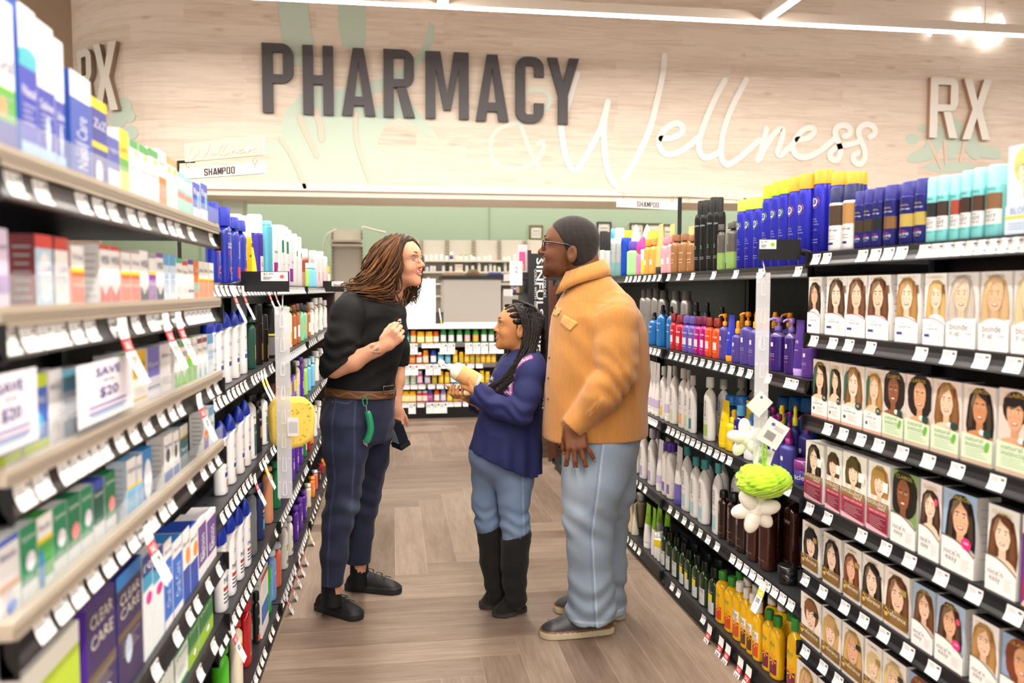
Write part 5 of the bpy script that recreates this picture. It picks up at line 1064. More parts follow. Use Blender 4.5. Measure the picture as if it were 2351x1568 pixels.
def whbox(H, W):
 mb = carton(W, .05, H, '#f4f2f0', '#f4f2f0', '#f6f4f2'); y = -.0253; mb.rect(-W/2, W/2, H*.2, H*.5, y, '#2a6ac8'); mb.rect(-W/2, W/2, H*.88, H*.97, y, '#c8302a'); lines(mb, -W*.3, W*.3, H*.8, 4, H*.06, y, '#999999', .002); return Proto('medicine_box', mb.mesh('carton', 'carton'), (), .05)
K('whbox', 'medicine_box', 'white carton with red top and blue picture', 'carton', whbox)
B('lblue', 'shampoo_bottle', 'clear blue shampoo bottle', 'shampoo', '#7aa6e0', ('flip', '#d9dde4'), capw=.7, caph=.1, D=.6, texts=[('Suave', .6, .06, '#ffffff', .6)], mat='gloss'); B('opink', 'shampoo_bottle', 'orange pink shampoo bottle', 'shampoo', '#e8705a', ('flip', '#d9dde4'), capw=.7, caph=.1, D=.6); B('suave_w', 'shampoo_bottle', 'big white coconut shampoo bottle', 'shampoo', '#efece4', ('flip', '#f4f2ee'), capw=.6, caph=.1, D=.65, sh=.2, bands=[(.1, .2, '#6a4a34', .4), (.42, .56, '#b8d04a', .4)], texts=[('Suave', .54, .05, '#2a3a8a', .6)]); B('orng', 'shampoo_bottle', 'orange shampoo bottle', 'shampoo', '#f08a3a', ('flip', '#f0a04a'), capw=.7, caph=.1, D=.6, bands=[(.3, .6, '#f6e0c0', .4)]); B('redslim', 'shampoo_bottle', 'dark red shampoo bottle', 'shampoo', '#9a1a22', ('flip', '#8a141c'), capw=.7, caph=.1, D=.6); B('blkslim', 'shampoo_bottle', 'black and cream shampoo bottle', 'shampoo', '#3a3430', ('cyl', '#1c1a1a'), capw=.5, caph=.12, D=.6, bands=[(.2, .6, '#e2d6bc', .5)]); B('creamb', 'shampoo_bottle', 'cream and gold conditioner bottle', 'shampoo', '#e9dcb8', ('flip', '#f2ece0'), capw=.7, caph=.1, D=.6, bands=[(.2, .5, '#6ab0b8', .5)])
W0 = '#f4f1ee'
MED('m_big', 'tall white and green carton with blue foot', W0, [(.0, .28, '#3a3f9e'), (.28, .48, '#5cb030')], (('Oral', .62, '#5a6a9a'),), ('#f0a030', -.2, .36, .2, .06), side='#eef0f4', d=.05)
MED('m_teal', 'tall white over royal blue carton with teal swirl', '#2a3ab4', [(.72, 1, W0), (.64, .72, '#3fb8c8'), (0, .2, '#9fc6ec')], (('Nasal', .5, '#ffffff', .06),), ('#3fb8c8', 0, .72, .5, .04), side='#2560c0', d=.05); MED('m_drop', 'white topped blue carton with water drop', '#2c3eb0', [(.58, 1, W0), (0, .2, '#9fc6ec')], (('Saline', .48, '#ffffff', .06),), ('#c9e2f6', .05, .3, .14, .12), d=.05); MED('m_vert', 'blue carton with white upright lettering', '#3554b4', [(.78, 1, W0)], (('', .5, '#ffffff'),), vt=('Nasal Care', .42, '#dfe6f6'), side='#1d4ea8', d=.05)
MED('m_ystrip', 'leaning blue carton with yellow top strip', '#2f3c94', [(.9, 1, '#f0d81a'), (.5, .56, '#e8cf30')], (('ZzZ', .75, '#e6e8f6'),), ('#efe9ee', -.1, .25, .22, .14)); MED('m_bluew', 'blue carton with white window', '#4a58a8', [(.1, .5, '#e9ecf2')], (('night', .8, '#d6dcf4'),)); MED('m_yel', 'bright yellow lemon carton', '#f2d61a', [(.45, .62, '#5aa844'), (.0, .4, '#f6e25a')], (('Lemon', .75, '#6a6a2a'),), side='#efe9d6')
MED('m_wg', 'slim white carton with green corner', W0, [(.88, 1, '#4ea654'), (.0, .06, '#4ea654')], (('tears', .6, '#8a8a8a', .05),), ('#f0d23a', .2, .82, .2, .03)); MED('m_wo', 'slim white and orange carton', W0, [(.1, .6, '#e87a34')], (('eye', .8, '#d86a2a', .06),)); MED('m_woy', 'slim white carton with orange top and yellow mark', W0, [(.88, 1, '#f0a06a'), (0, .05, '#e8803a')], (('dry', .6, '#777777', .05),), ('#f2d83a', .1, .8, .3, .05))
MED('m_tealr', 'teal and white carton with red stripe', '#8fd4c8', [(.5, .62, '#e8604a'), (.68, .9, '#f2f6f4')], (('', .5, '#ffffff'),)); MED('m_bluep', 'blue nasal strip pack', '#3a50bc', [(.2, .45, '#e6ecf6')], (('Rite', .8, '#ffffff', .14),), ('#6fb4ec', .2, .62, .2, .2))
MED('m_clr', 'red topped pale blue eye drop carton', '#b9d9ee', [(.84, 1, '#d63430'), (0, .14, '#d63430')], (('CLEAR', .6, '#6a6a9a'), ('EYES', .48, '#6a6a9a')), ('#f2f2f4', 0, .5, .36, .3), side='#7e1f22', top='#c83a34'); MED('m_clrw', 'red topped white eye drop carton', W0, [(.84, 1, '#c8342e')], (('CLEAR', .6, '#6a6a9a'), ('EYES', .48, '#6a6a9a')), side='#6a2022'); MED('m_or', 'white and coral carton with yellow band', '#e8683c', [(.68, 1, W0), (.62, .68, '#f2d21e'), (0, .18, '#e9e4de')], (('Visi', .84, '#77779a'), ('red', .45, '#ffe0d0')))
MED('m_vis', 'white eye drop carton with red zigzag foot', W0, [(0, .16, '#efe6e0'), (.93, 1, '#c83a30')], (('VISI', .78, '#45457a', .12),), spike=('#c8402e', .16, .42)); MED('m_visb', 'white eye drop carton with red and blue zigzag', W0, [(0, .14, '#efe6e0')], (('VISI', .78, '#45457a', .12),), spike=('#8ab4dc', .16, .42)); MED('m_pur', 'purple and white eye drop carton with yellow band', '#8a3aa8', [(.74, 1, W0), (.68, .74, '#f2d21e')], (('Relief', .5, '#e8d0f0'),)); MED('m_visp', 'white eye drop carton with purple zigzag', W0, [(.92, 1, '#7a3a98')], (('VISI', .78, '#45457a', .12),), spike=('#8a4aa8', .14, .42)); MED('m_lb', 'light blue and white eye drop carton', '#d6e8f4', [(.8, 1, '#5aa8dc'), (0, .12, '#4a90d0')], (('CLEAR', .6, '#5a7ab0'), ('EYES', .48, '#5a7ab0')))
MED('m_wgr', 'white carton with mint top', W0, [(.9, 1, '#4ab88a')], (('Thera', .75, '#444444', .07),), ('#d65a4a', -.2, .12, .2, .1)); MED('m_wrd', 'white carton with red top line', W0, [(.9, 1, '#c8423a')], (('Thera', .75, '#444444', .07),)); MED('m_wbl', 'white carton with blue stripe', W0, [(.9, 1, '#3a4a9e'), (.3, .36, '#3a4a9e')], (('Thera', .75, '#444444', .07),)); MED('m_oo', 'orange eye drop carton', '#e8702a', [(.3, .5, '#5ab8a0')], (('Zad', .8, '#ffe9d0'),)); MED('m_ow', 'white and orange carton with yellow line', '#f08a2a', [(.62, 1, W0), (.58, .62, '#f2d21e')], (('Ala', .8, '#7a7a7a'),))
MED('m_lil', 'pale lilac carton', '#d9c9e0', [(.3, .5, '#a884c8')], (('Eye', .8, '#6a4a8a'),)); MED('m_cont', 'lime and blue contact solution carton', '#3a62c0', [(.84, 1, '#c2d422'), (0, .24, '#b6c832')], (('Multi', .7, '#e6ecf6'),), ('#5ac0ec', 0, .42, .3, .16), d=.06); MED('m_wht', 'plain white contact lens carton', '#f2f0f0', [(0, .3, '#e6e2e2')], (('Bio', .8, '#8a8a9a', .06),), d=.05); MED('m_lbw', 'light blue over white contact carton', '#eef2f6', [(.72, 1, '#7ac0dc'), (0, .35, '#4a80b8')], (('Pure', .6, '#7a8aa0', .06),), d=.05)
MED('m_yw', 'yellow over white vitamin carton', '#f2ece0', [(.55, 1, '#d8a81e'), (.2, .24, '#d8a81e')], (('Areds', .78, '#8a5a1e'),), d=.045); MED('m_lv', 'lavender over white carton', '#e6e6f0', [(.5, 1, '#7a74c8'), (.3, .34, '#3a4a9e')], (('Eye', .7, '#e6e6f6'),), d=.045); MED('m_grn', 'green and white eye drop carton', W0, [(.86, 1, '#3a8a3a'), (0, .16, '#4aa04a')], (('VISI', .72, '#45457a', .1),), spike=('#7ac23a', .16, .45)); MED('m_gy', 'white and lime carton with yellow band', '#6ab82e', [(.66, 1, W0), (.6, .66, '#f2d21e')], (('Dry', .84, '#77779a'),)); MED('m_wr', 'white carton with dark red stripe', W0, [(.84, .94, '#8a2a3a')], (('Sty', .7, '#555577', .08),), ('#8ac0e0', 0, .2, .3, .12))
MED('m_sys', 'green ear care carton', '#1f8a5a', [(0, .3, '#d9dfe0')], (('Systane', .85, '#eaf4ee', .08),), ('#e9e4ee', .1, .55, .3, .12), top='#e6e6e4'); MED('m_sysb', 'blue topped green eye drop carton', '#1f5a4a', [(.86, 1, '#3a50b4'), (0, .35, '#dfe4ea')], (('Systane', .78, '#eaf4ee', .08),), top='#3a50b4'); MED('m_sysp', 'green eye drop carton with pink mark', '#1f7a50', [(0, .3, '#d9dfe0')], (('Systane', .85, '#eaf4ee', .08),), ('#e88a8a', .1, .5, .3, .12)); MED('m_wyg', 'white yellow and green carton', '#4aa84a', [(.72, 1, W0), (.66, .72, '#f2d21e'), (0, .2, '#e6eaea')], (('Refr', .85, '#55557a', .07),), ('#3a80c0', -.3, .3, .2, .3)); MED('m_wbg', 'white grey and blue carton', '#e6e4e6', [(.93, 1, '#3a62c0'), (.4, .5, '#c9a890')], (('Blink', .8, '#6a6a8a', .08),), ('#6a90e0', .1, .2, .25, .08), d=.05)
MED('m_bw', 'white over teal blue carton', '#7ab8e0', [(.55, 1, W0), (.5, .55, '#f2d21e')], (('Opti', .8, '#55558a', .1),)); MED('m_blov', 'sky blue carton with white oval', '#2f84c8', [], (('', .8, '#ffffff'),), ('#f2f2f6', 0, .45, .42, .36), d=.05); MED('m_brc', 'white carton with blue foot and barcode', W0, [(0, .3, '#2a6ab8')], (('lens', .8, '#4a5a8a', .08),), ('#55555a', -.05, .6, .22, .14), side='#efece8'); MED('m_gby', 'green blue carton with yellow line', '#3a6a7a', [(.78, 1, '#efeae0'), (.74, .78, '#e8c23a'), (0, .12, '#7ab048')], (('Nasal', .5, '#dfe9ec'),)); MED('m_rp', 'white and purple carton with orange mark', W0, [(0, .4, '#5a3a98')], (('Sim', .75, '#5a4a8a', .1),), ('#f07a3a', 0, .45, .45, .1))
MED('m_cc', 'large dark purple lens care carton', '#3a2a5e', [(.38, .48, '#6a5a44')], (('CLEAR', .86, '#d9d2c2', .1), ('CARE', .70, '#d9d2c2', .1)), ('#cfe0f6', .1, .18, .2, .1), side='#5a2ea8', top='#7a5aa8', d=.07); MED('m_ccb', 'large dark purple carton with blue top band', '#3a2c5c', [(.88, 1, '#2a86d8'), (.45, .52, '#6a5a44')], (('CLEAR', .78, '#d9d2c2', .09), ('CARE', .66, '#d9d2c2', .09)), ('#cfe0f6', -.1, .32, .14, .12), side='#2e2a8a', d=.07); MED('m_tp', 'teal to white lens carton with pink label', '#e6eef2', [(.8, 1, '#2a3a8a'), (.66, .8, '#3aa0c8')], (('re', .88, '#ffffff', .07),), ('#d83a98', .1, .56, .3, .06), d=.06); MED('m_bt', 'blue and white tube carton', '#2f6ed0', [(.78, 1, W0), (0, .1, '#eef0f4')], (('Aoral', .88, '#5a6a9a', .06),), vt=('Oral Care', .45, '#d6e4f8'), d=.06, top='#3a90dc'); MED('m_ob', 'white blue and orange carton', '#2a50b8', [(.45, 1, W0)], (('Boil', .8, '#6a6a6a', .06),), ('#f09a3a', .2, .6, .3, .12), d=.06); MED('m_wp', 'white carton with purple stripes', '#efecf2', [(.2, .9, '#6a4a94')], (('', .8, '#ffffff'),), vt=('Restasis', .5, '#efe9f6'), d=.06, top='#f2eff4'); MED('m_lime', 'wide lime green carton with white end', '#b8d23a', [(.0, .3, '#a2c02e'), (.85, 1, '#e6e4da')], (('', .8, '#6a8a1e'),), side='#d9d3cc', top='#e2ddd2', d=.1); MED('m_gw', 'green and white lozenge carton', '#1f9a58', [(.1, .8, '#e9f0ec')], (('Phill', .7, '#2a8a5a', .08),), d=.07, top='#2aa862'); MED('m_gyl', 'green to yellow stomach relief carton', '#2f8a48', [(0, .35, '#9ac82e'), (.93, 1, '#f0ece0')], (('Dulco', .75, '#e6f2e0', .08),), ('#f2f6f0', .1, .2, .12, .07), d=.07, top='#efe6d2')
# ================================================================== STOCKING THE SHELVES
PROD = []          # (object, look, category, row name, Y, depth row)
def depth_at(X, Y, z): return float(np.array([X, Y, z-H0]) @ CF)
def stock(units, lvl, row, items, gap=.012, clear=.075, deepkinds=(), zoff=0.):
 u0 = units[0]; side = u0.side; X = u0.X; z = u0.decks[lvl]+zoff
 up = u0.decks[lvl-1]-z-clear if lvl > 0 else 9.
 ents = []
 for it in items:
  kind, a, b, top = it[:4]; var = it[4] if len(it) > 4 and isinstance(it[4], int) else 0
  nm, look, cat, fn = KIND[kind]
  isbox = kind in CART
  if isbox:
   Xf = X+side*gap; Y0 = ray_on_shelf(u0, a, z+.08, Xf); Y1 = ray_on_shelf(u0, b, z+.08, Xf); Y = (Y0+Y1)/2; W = max(.015, abs(Y1-Y0)-.0015)
   H = onX((a+b)/2, top, Xf)[2]-z
  else:
   Xa = X+side*(gap+.022); Y = ray_on_shelf(u0, a, z+.09, Xa); W = b/FPX*depth_at(Xa, Y, z+.1)
   H = onX(a, top, Xa)[2]-z
  H = max(.05, min(H, up if up > .05 else H))
  ents.append([Y, W, H, kind, var, isbox])
 ents.sort(key=lambda e: e[0])
 for _ in range(30):
  for i in range(len(ents)-1):
   A, C = ents[i], ents[i+1]; ov = (A[1]+C[1])/2+.0012-(C[0]-A[0])
   if ov > 0: A[0] -= ov*.5; C[0] += ov*.5
 for i, e in enumerate(ents):
  if e[5]: continue
  g = [abs(ents[k][0]-e[0])*2-(ents[k][1] if ents[k][5] else abs(ents[k][0]-e[0])) for k in (i-1, i+1) if 0 <= k < len(ents)]
  if g: e[1] = max(e[1], min(min(g)-.002, .060 if 'can' in KIND[e[3]][0] else .074))
 for Y, W, H, kind, var, isbox in ents:
  nm, look, cat, fn = KIND[kind]; q = .004
  key = (kind, round(H/q), round(W/q), var)
  if key not in PCACHE: PCACHE[key] = fn(round(H/q)*q, round(W/q)*q-.0005, var) if (isbox and fn.__code__.co_argcount > 2) else fn(round(H/q)*q, round(W/q)*q-.0005)
  p = PCACHE[key]; Xc = X+side*(gap+p.D/2+(.004 if not isbox else 0))
  o = p.make((Xc, Y, z+.0012), u0.rz); PROD.append([o, look, cat, row, Y, 0])
  if kind in deepkinds or deepkinds == 'all':
   o2 = p.make((Xc+side*(p.D+.006), Y+.003, z+.0012), u0.rz); PROD.append([o2, look, cat, row, Y, 1])
CART = {k for k in KIND if k.startswith('m_')} | {'touch', 'touch0', 'nat', 'exc', 'nice', 'pref', 'blonde', 'bigblonde', 'red', 'whbox'}
# ---- hair colour unit
C = [U_C]
stock(C, 0, 'top hair colour shelf', [('ten_or',1881,47,393),('ten_or',1921,30,396),('ten_or',1957,37,398),('wh_dk',1919.5,32,431),('wh_bl',1951.5,40,425),('nav_dk',1978,28,442),('nav_dk',2000,28,438),('nav_bk',2021,28,433),('nav_br',2048,36,428),('nav_bl',2086,36,418),('nav_bl',2119,34,413),
 ('aq_bk',2147,34,411),('aq_br',2172,36,406),('aq_rd',2203,34,401),('aq_db',2225,34,394),('aq_mb',2254,36,388),('aq_lb',2288,38,380),('bigblonde',2312,2400,330)][3:], gap=.008)
stock(C, 0, 'top hair colour shelf', [('ten_or',1881,47,393),('ten_or',1921,40,396),('ten_or',1957,40,398)], gap=.055)
T0 = 636
stock(C, 1, 'second hair colour shelf', [('touch',1856,1886,636,5),('touch',1897,1944,634,0),('touch',1944,1990,633,1),('touch',1992,2044,632,2),('touch',2058,2112,629,3),('touch',2122,2172,628,4),('blonde',2176,2244,625,0),('blonde',2250,2322,622,1),('blonde',2326,2410,620,2)], gap=.006)
stock(C, 2, 'third hair colour shelf', [('touch0',1866,1903,828,0),('touch0',1904,1934,832,1),('touch0',1935,1983,838,2),('touch0',1986,2028,846,3),('nat',2029,2077,855,0),('nat',2080,2138,864,1),('nat',2141,2205,875,2),('nat',2211,2283,885,3),('nat',2291,2380,893,4)], gap=.006)
stock(C, 3, 'fourth hair colour shelf', [('exc',1849,1890,1018,0),('exc',1897,1932,1030,1),('exc',1934,1988,1043,2),('exc',1992,2043,1060,3),('nice',2048,2106,1085,0),('nice',2112,2160,1108,1),('nice',2165,2240,1130,2),('nice',2266,2338,1160,3),('red',2345,2440,1200)], gap=.006)
stock(C, 4, 'fifth hair colour shelf', [('pref',1842,1880,1188,0),('pref',1890,1931,1208,1),('pref',1937,1977,1232,2),('pref',1980,2028,1256,3),('pref',2030,2088,1288,4),('nice',2096,2146,1320,4),('nice',2149,2216,1345,5),('nice',2230,2293,1385,6),('nice',2300,2400,1420,7)], gap=.006)
stock(C, 5, 'sixth hair colour shelf', [('pref',1838,1884,1350,5),('pref',1888,1930,1380,6),('pref',1933,1982,1408,7),('pref',1985,2024,1440,8),('pref',2026,2080,1478,9),('nice',2086,2150,1515,7),('nice',2156,2230,1560,3)], gap=.006)
stock(C, 6, 'lowest hair colour shelf', [('pref',1829,1875,1512,7),('pref',1878,1930,1535,9),('pref',1934,1990,1560,8)], gap=.006)
# ---- hair care shelves
R = U_R
stock(R, 0, 'top hair care shelf', [('ten_limes',1703,23,461),('ten_limes',1722,25,456),('ten_limes',1742,26,453),('ten_lime',1762,24,427),('ten_lime',1782,25,420),('ten_lime',1800,27,415),('ten_or',1823,30,408),('ten_or',1846,30,402),
 ('rk_can',1604,16,463),('rk_can',1617,17,460),('rk_can',1633,18,455),('rk_can',1653,27,452),('graygreen',1654,22,517),('graygreen',1681,32,512),
 ('copper',1550,18,540),('copper',1569,26,537),('copper',1588,20,541),('pink_b',1527,15,547),('pink_b',1540,16,543),('peach_t',1514,22,518),('orange_b',1487,15,550),('orange_b',1500,15,548),('hotpink',1469,24,543),('limetube',1447,12,555),('limetube',1457,12,556),('bluecan',1433,10,547),('greycan',1409,11,548),('greycan',1420,12,547),('cyan_b',1394,20,560),('cyan_b',1381,14,560),('orangegreen',1426,8,550)][:28]+[('limejar',1479,12,573)])
stock(R, 0, 'top hair care shelf', [('ycap',1453,17,516),('ycap',1478,17,517),('yellowcap',1438,11,530),('yellowcap',1493,13,532),('blackcap',1382,14,532),('blackcap',1395,14,533),('drysh_w',1418,18,525),('skyslim',1408,9,526),('peach_t',1540,22,519),('peach_t',1583,33,524),('copper',1596,18,538),('graygreen',1690,20,510)], gap=.085)
stock(R, 1, 'second hair care shelf', [('rk_blue',1498,17,718),('rk_blue',1517,24,700),('rk_blue',1540,20,703),('rk_red',1549,15,721),('rk_red',1563,18,723),('rk_lil',1578,17,724),('rk_lil',1592,19,725),('rk_mag',1605,18,726),('rk_mag',1619,17,727),('rk_or',1631,18,729),('rk_or',1649,22,731),('ten_pump',1663,20,720),('ten_tube',1678,22,728),
 ('ten_spray',1693,18,738),('ten_pump',1713,26,716),('ten_spray',1733,22,715),('ten_spray',1754,24,716),('ten_purp',1783,27,729),('ten_purp',1816,34,730),('ten_ptube',1836,24,742),('ten_viol',1858,34,754)])
stock(R, 1, 'second hair care shelf', [('silver',1476,16,665),('silver',1488,18,664),('silver',1503,22,664),('silver',1519,22,667),('silver',1547,22,668),('silver',1571,24,669),('dkspray',1592,10,695),('dkspray',1616,10,696),('dkspray',1650,20,705),('ten_spray',1700,20,722),('ten_spray',1775,24,718),('ten_pump',1808,24,720)], gap=.10)
stock(R, 2, 'third hair care shelf', [('bio_tube',1494,11,833),('bio_tube',1503,13,836),('bio_tube',1511,14,838),('bio_y',1525,27,842),('bio_tube',1535,14,845),('bio_big',1548,34,830),('bio_o',1569,26,838),('bio_big',1582,26,845),('bio_t',1592,20,862),('bio_t',1605,24,862),('bio_g',1628,30,866),('bio_g',1648,28,868),('ten_white',1624,28,905),('ten_white',1641,22,925),('ten_yel',1661,33,924),('ten_yspray',1678,16,940),('ten_navy',1696,32,931),('ten_white',1724,30,950),('ten_mpump',1782,36,945),('ten_mspray',1808,28,985),('ten_jar',1836,44,1018)][:9]+
   [('bio_g',1628,30,866),('ten_yel',1662,33,924),('ten_yspray',1679,16,940),('ten_navy',1697,32,931),('ten_white',1722,30,950),('ten_mpump',1750,30,955),('ten_mpump',1782,34,950),('ten_mspray',1806,28,985),('ten_jar',1838,44,1058)])
stock(R, 2, 'third hair care shelf', [('ten_white',1626,26,904),('ten_white',1642,22,923),('bio_g',1660,26,870),('ten_bcap',1675,30,908),('ten_bcap',1697,30,910),('ten_yel',1718,30,925),('ten_yp',1735,20,945),('ten_yp',1790,24,930),('ten_mpump',1770,30,935),('ten_yp',1826,24,932),('ten_mpump',1812,30,945),('ten_mpump',1848,28,950)], gap=.085)
stock(R, 2, 'third hair care shelf', [('bio_g',1700,30,868),('bio_g',1728,30,870),('bio_g',1750,30,872),('ten_bcap',1795,30,910),('ten_bcap',1822,30,912),('ten_bcap',1850,30,914)], gap=.16)
_z = U_R[0].decks[2]
stock(R, 3, 'fourth hair care shelf', [('bio_teal',1440,14,1010),('bio_teal',1450,16,1005),('bio_p',1460,18,1002),('bio_l',1478,24,980),('bio_l',1497,25,984),('bio_tube',1515,20,1013),('bio_spray',1529,15,1015),('bio_spray',1540,15,1018),('bio_ptube',1557,22,1030),('bio_teal',1576,26,1022),('bio_teal',1596,26,1048),('bio_teal',1615,40,1054),('bio_teal',1648,36,1045),('crew',1655,28,1125),('crew',1674,26,1135),('crew',1692,28,1148),('crewbig',1722,28,1130),('crewbig',1752,40,1125),('crewjar',1806,50,1308)][:13]+[('crew',1660,27,1125),('crew',1682,26,1132),('crew',1702,28,1146),('crewbig',1728,28,1140),('crewbig',1757,40,1130),('crewjar',1800,46,1300)])
stock(R, 3, 'fourth hair care shelf', [('bio_teal',1625,32,1043),('bio_teal',1658,34,1043),('bio_teal',1690,36,1046),('bio_tube',1530,20,1010),('bio_ptube',1550,20,1015),('crewbig',1780,40,1130),('crewbig',1815,44,1135),('crewjar',1848,44,1235),('bio_l',1508,20,988)], gap=.095)
stock(R, 4, 'bottom hair care shelf', [('clear_b',1430,16,1118),('clear_b',1440,18,1122),('clear_b',1452,18,1130),('cone',1456,22,1155),('lime_t',1486,17,1160),('lime_t',1503,20,1170),('whyel',1510,10,1222),('whyel',1517,11,1222),('avalon',1527,17,1210),('avalon',1538,20,1221),('avalon',1553,20,1232),('avalon_y',1570,20,1246),('avalon_y',1582,22,1262),('avalon_y',1600,24,1273),('avalon',1617,22,1288),('avalon_y',1638,28,1302),('alba_r',1655,28,1310),('alba_r',1676,30,1323),('alba_w',1695,27,1335),('alba_br',1713,30,1350),('alba_br',1728,28,1362),('alba_w',1740,36,1382),('alba_p',1764,34,1398),('alba_p',1782,42,1413),('alba_p',1822,36,1417)])
stock(R, 4, 'bottom hair care shelf', [('clear_b',1447,18,1125),('clear_b',1468,18,1132),('lime_t',1512,20,1158),('lime_t',1530,20,1172),('avalon',1550,18,1222),('avalon',1572,20,1236),('avalon',1595,20,1250),('avalon',1625,22,1270),('avalon',1650,24,1285),('alba_r',1694,26,1310),('alba_b',1712,24,1325),('alba_b',1732,26,1340),('alba_b',1768,28,1366),('alba_b',1790,28,1378),('alba_p',1812,30,1400),('alba_b',1840,30,1410)], gap=.085)
# ---- medicine unit
M_ = [U_M]
stock(M_, 0, 'top medicine shelf', [('m_big',-10,36,5),('m_teal',46,88,28),('m_drop',88,127,60),('m_drop',128,150,100),('m_vert',166,214,178),('m_ystrip',216,252,240),('m_bluew',240,268,318),('m_yel',275,296,302),('m_wg',297,318,322),('m_wg',319,341,335),('m_wg',341,364,344),('m_wo',364,382,348),('m_woy',382,394,362),('m_woy',394,407,370),('m_tealr',407,424,400),('m_tealr',424,441,412),('m_bluep',442,459,420),('m_bluep',461,476,424)], gap=.012)
stock(M_, 1, 'second medicine shelf', [('m_lil',-30,20,500),('m_clr',80,122,535),('m_clrw',124,157,540),('m_or',161,193,566),('m_vis',228,252,558),('m_vis',252,275,562),('m_or',277,299,583),('m_or',300,321,586),('m_visb',321,340,575),('m_pur',341,358,594),('m_visp',358,375,581),('m_lb',375,388,580),('m_lb',389,403,582),('m_wgr',404,418,594),('m_wrd',418,431,599),('m_wbl',431,444,600),('m_oo',445,455,601),('m_ow',456,467,602),('m_ow',467,478,603),('m_ow',479,490,604)], gap=.012)
stock(M_, 2, 'third medicine shelf', [('m_cont',-20,46,848),('m_cont',47,110,842),('m_wht',112,143,852),('m_lbw',144,176,848),('m_lbw',180,230,842),('m_wht',232,262,838),('m_grn',264,300,800),('m_yw',303,336,790),('m_lv',338,366,782),('m_wht',368,392,780),('m_grn',400,414,782),('m_grn',415,428,778),('m_gy',429,440,774),('m_gy',441,452,772),('m_wr',453,464,770),('m_wr',465,475,770),('m_lb',476,490,768)], gap=.012)
stock(M_, 3, 'fourth medicine shelf', [('m_wbg',-8,44,1206),('m_sys',46,84,1185),('m_wyg',86,120,1172),('m_sys',121,153,1118),('m_sysp',154,184,1110),('m_sys',185,212,1096),('m_sysb',213,239,1080),('m_sysp',240,265,1066),('m_bw',290,312,1042),('m_bw',313,326,1045),('m_blov',327,349,1010),('m_brc',376,396,998),('m_brc',397,411,990),('m_gby',413,431,954),('m_rp',467,478,936),('m_lb',480,492,932)], gap=.012)
stock(M_, 4, 'fifth medicine shelf', [('m_lime',60,186,1470),('m_cc',203,268,1366),('m_ccb',271,328,1290),('m_tp',330,352,1270),('m_tp',353,376,1260),('m_bt',377,396,1240),('m_bt',397,419,1235),('m_ob',420,436,1212),('m_ob',437,454,1205),('m_wp',455,474,1190),('m_wp',475,496,1175)], gap=.008)
stock(M_, 5, 'sixth medicine shelf', [('m_gw',330,398,1520),('m_gw',402,430,1470),('m_gyl',431,455,1420),('m_gyl',457,488,1370)], gap=.008, clear=.02)
# ---- shampoo wall
L_ = U_L
stock(L_, 0, 'top shampoo shelf', [('hs_blue',490,26,468),('hs_blue',517,36,476),('selsun',537,16,500),('selsun',553,24,508),('gliss',566,14,515),('gliss_t',579,26,540),('la_can',594,38,494),('skyslim',616,8,508),('drysh_p',629,22,517),('drysh_g',644,20,518),('drysh_g',655,16,522),('drysh_v',665,18,537),('drysh_w',676,16,538),('drysh_w',686,14,545),('rosecan',694,14,575),('limeb',703,12,605),('skyb',712,14,604),('skyb',720,12,606),('pinkcan',728,16,580),('pinkcan',738,16,578),('pinkcan',747,12,590),('goldb',753,9,612)])
stock(L_, 0, 'top shampoo shelf', [('gliss',548,22,493),('gliss',570,22,497),('drysh_v',650,16,520),('drysh_w',664,15,530),('rosecan',702,16,573),('pinkcan',722,15,576)], gap=.08)
stock(L_, 1, 'second shampoo shelf', [('hs_white',480,24,725),('hs_white',498,26,722),('hs_white',517,28,716),('hs_alm',536,30,712),('hs_white',554,28,706),('greenb',575,20,728),('goldblk',593,18,694),('goldblk',606,14,722),('blackbox',622,28,690),('blackbox',640,14,705),('garn_g',652,16,702),('garn_g',662,14,706),('amber',672,12,700),('amber',681,14,698),('mint',690,12,696),('mint',698,10,700),('amber',706,10,702),('creamflow',714,12,694),('creamflow',724,14,682),('creamflow',735,14,684),('creamflow',745,10,690)])
stock(L_, 2, 'third shampoo shelf', [('hs_alm',507,26,965),('hs_alm',528,28,950),('hs_alm',548,34,930),('hs_white',563,22,918),('tres_w',576,26,905),('tres_b',590,24,918),('tres_w',604,26,900),('tres_b',618,18,890),('amber',630,16,880),('orng',642,16,866),('blkslim',652,12,850),('purp_y',662,14,838),('purp_y',672,14,832),('creamb',681,12,828),('purp',690,12,820),('limeb',699,10,824),('skyb',707,12,822),('skyb',716,12,818),('creamflow',726,12,806),('creamflow',737,12,800)])
stock(L_, 3, 'fourth shampoo shelf', [('hs_men',508,28,1185),('hs_men',528,28,1170),('hs_men',547,28,1156),('hs_men',563,22,1140),('grey_m',577,22,1118),('navy_m',596,24,1105),('peachb',616,30,1070),('grn_p',634,18,1060),('purp',648,16,1035),('purp',658,14,1020),('purp',668,14,1008),('purp',678,14,1000),('purp',688,14,985),('grn_p',697,12,965),('redslim',705,12,950),('orng',713,12,940),('creamflow',722,12,930),('creamflow',732,12,920),('blkslim',741,10,915)])
stock(L_, 4, 'bottom shampoo shelf', [('grn_big',512,46,1450),('gentle',544,30,1415),('redb',565,30,1370),('blk_c',590,24,1345),('whbox',596,612,1315),('grn_s',612,22,1280),('lblue',624,20,1260),('opink',636,14,1245),('suave_w',652,30,1195),('suave_w',664,22,1185),('purp',677,16,1160),('purp',687,16,1140),('purp',697,16,1125),('creamb',707,16,1110),('orng',716,14,1095),('opink',723,14,1080),('blkslim',730,10,1075),('redslim',737,10,1065),('orng',744,10,1060)])
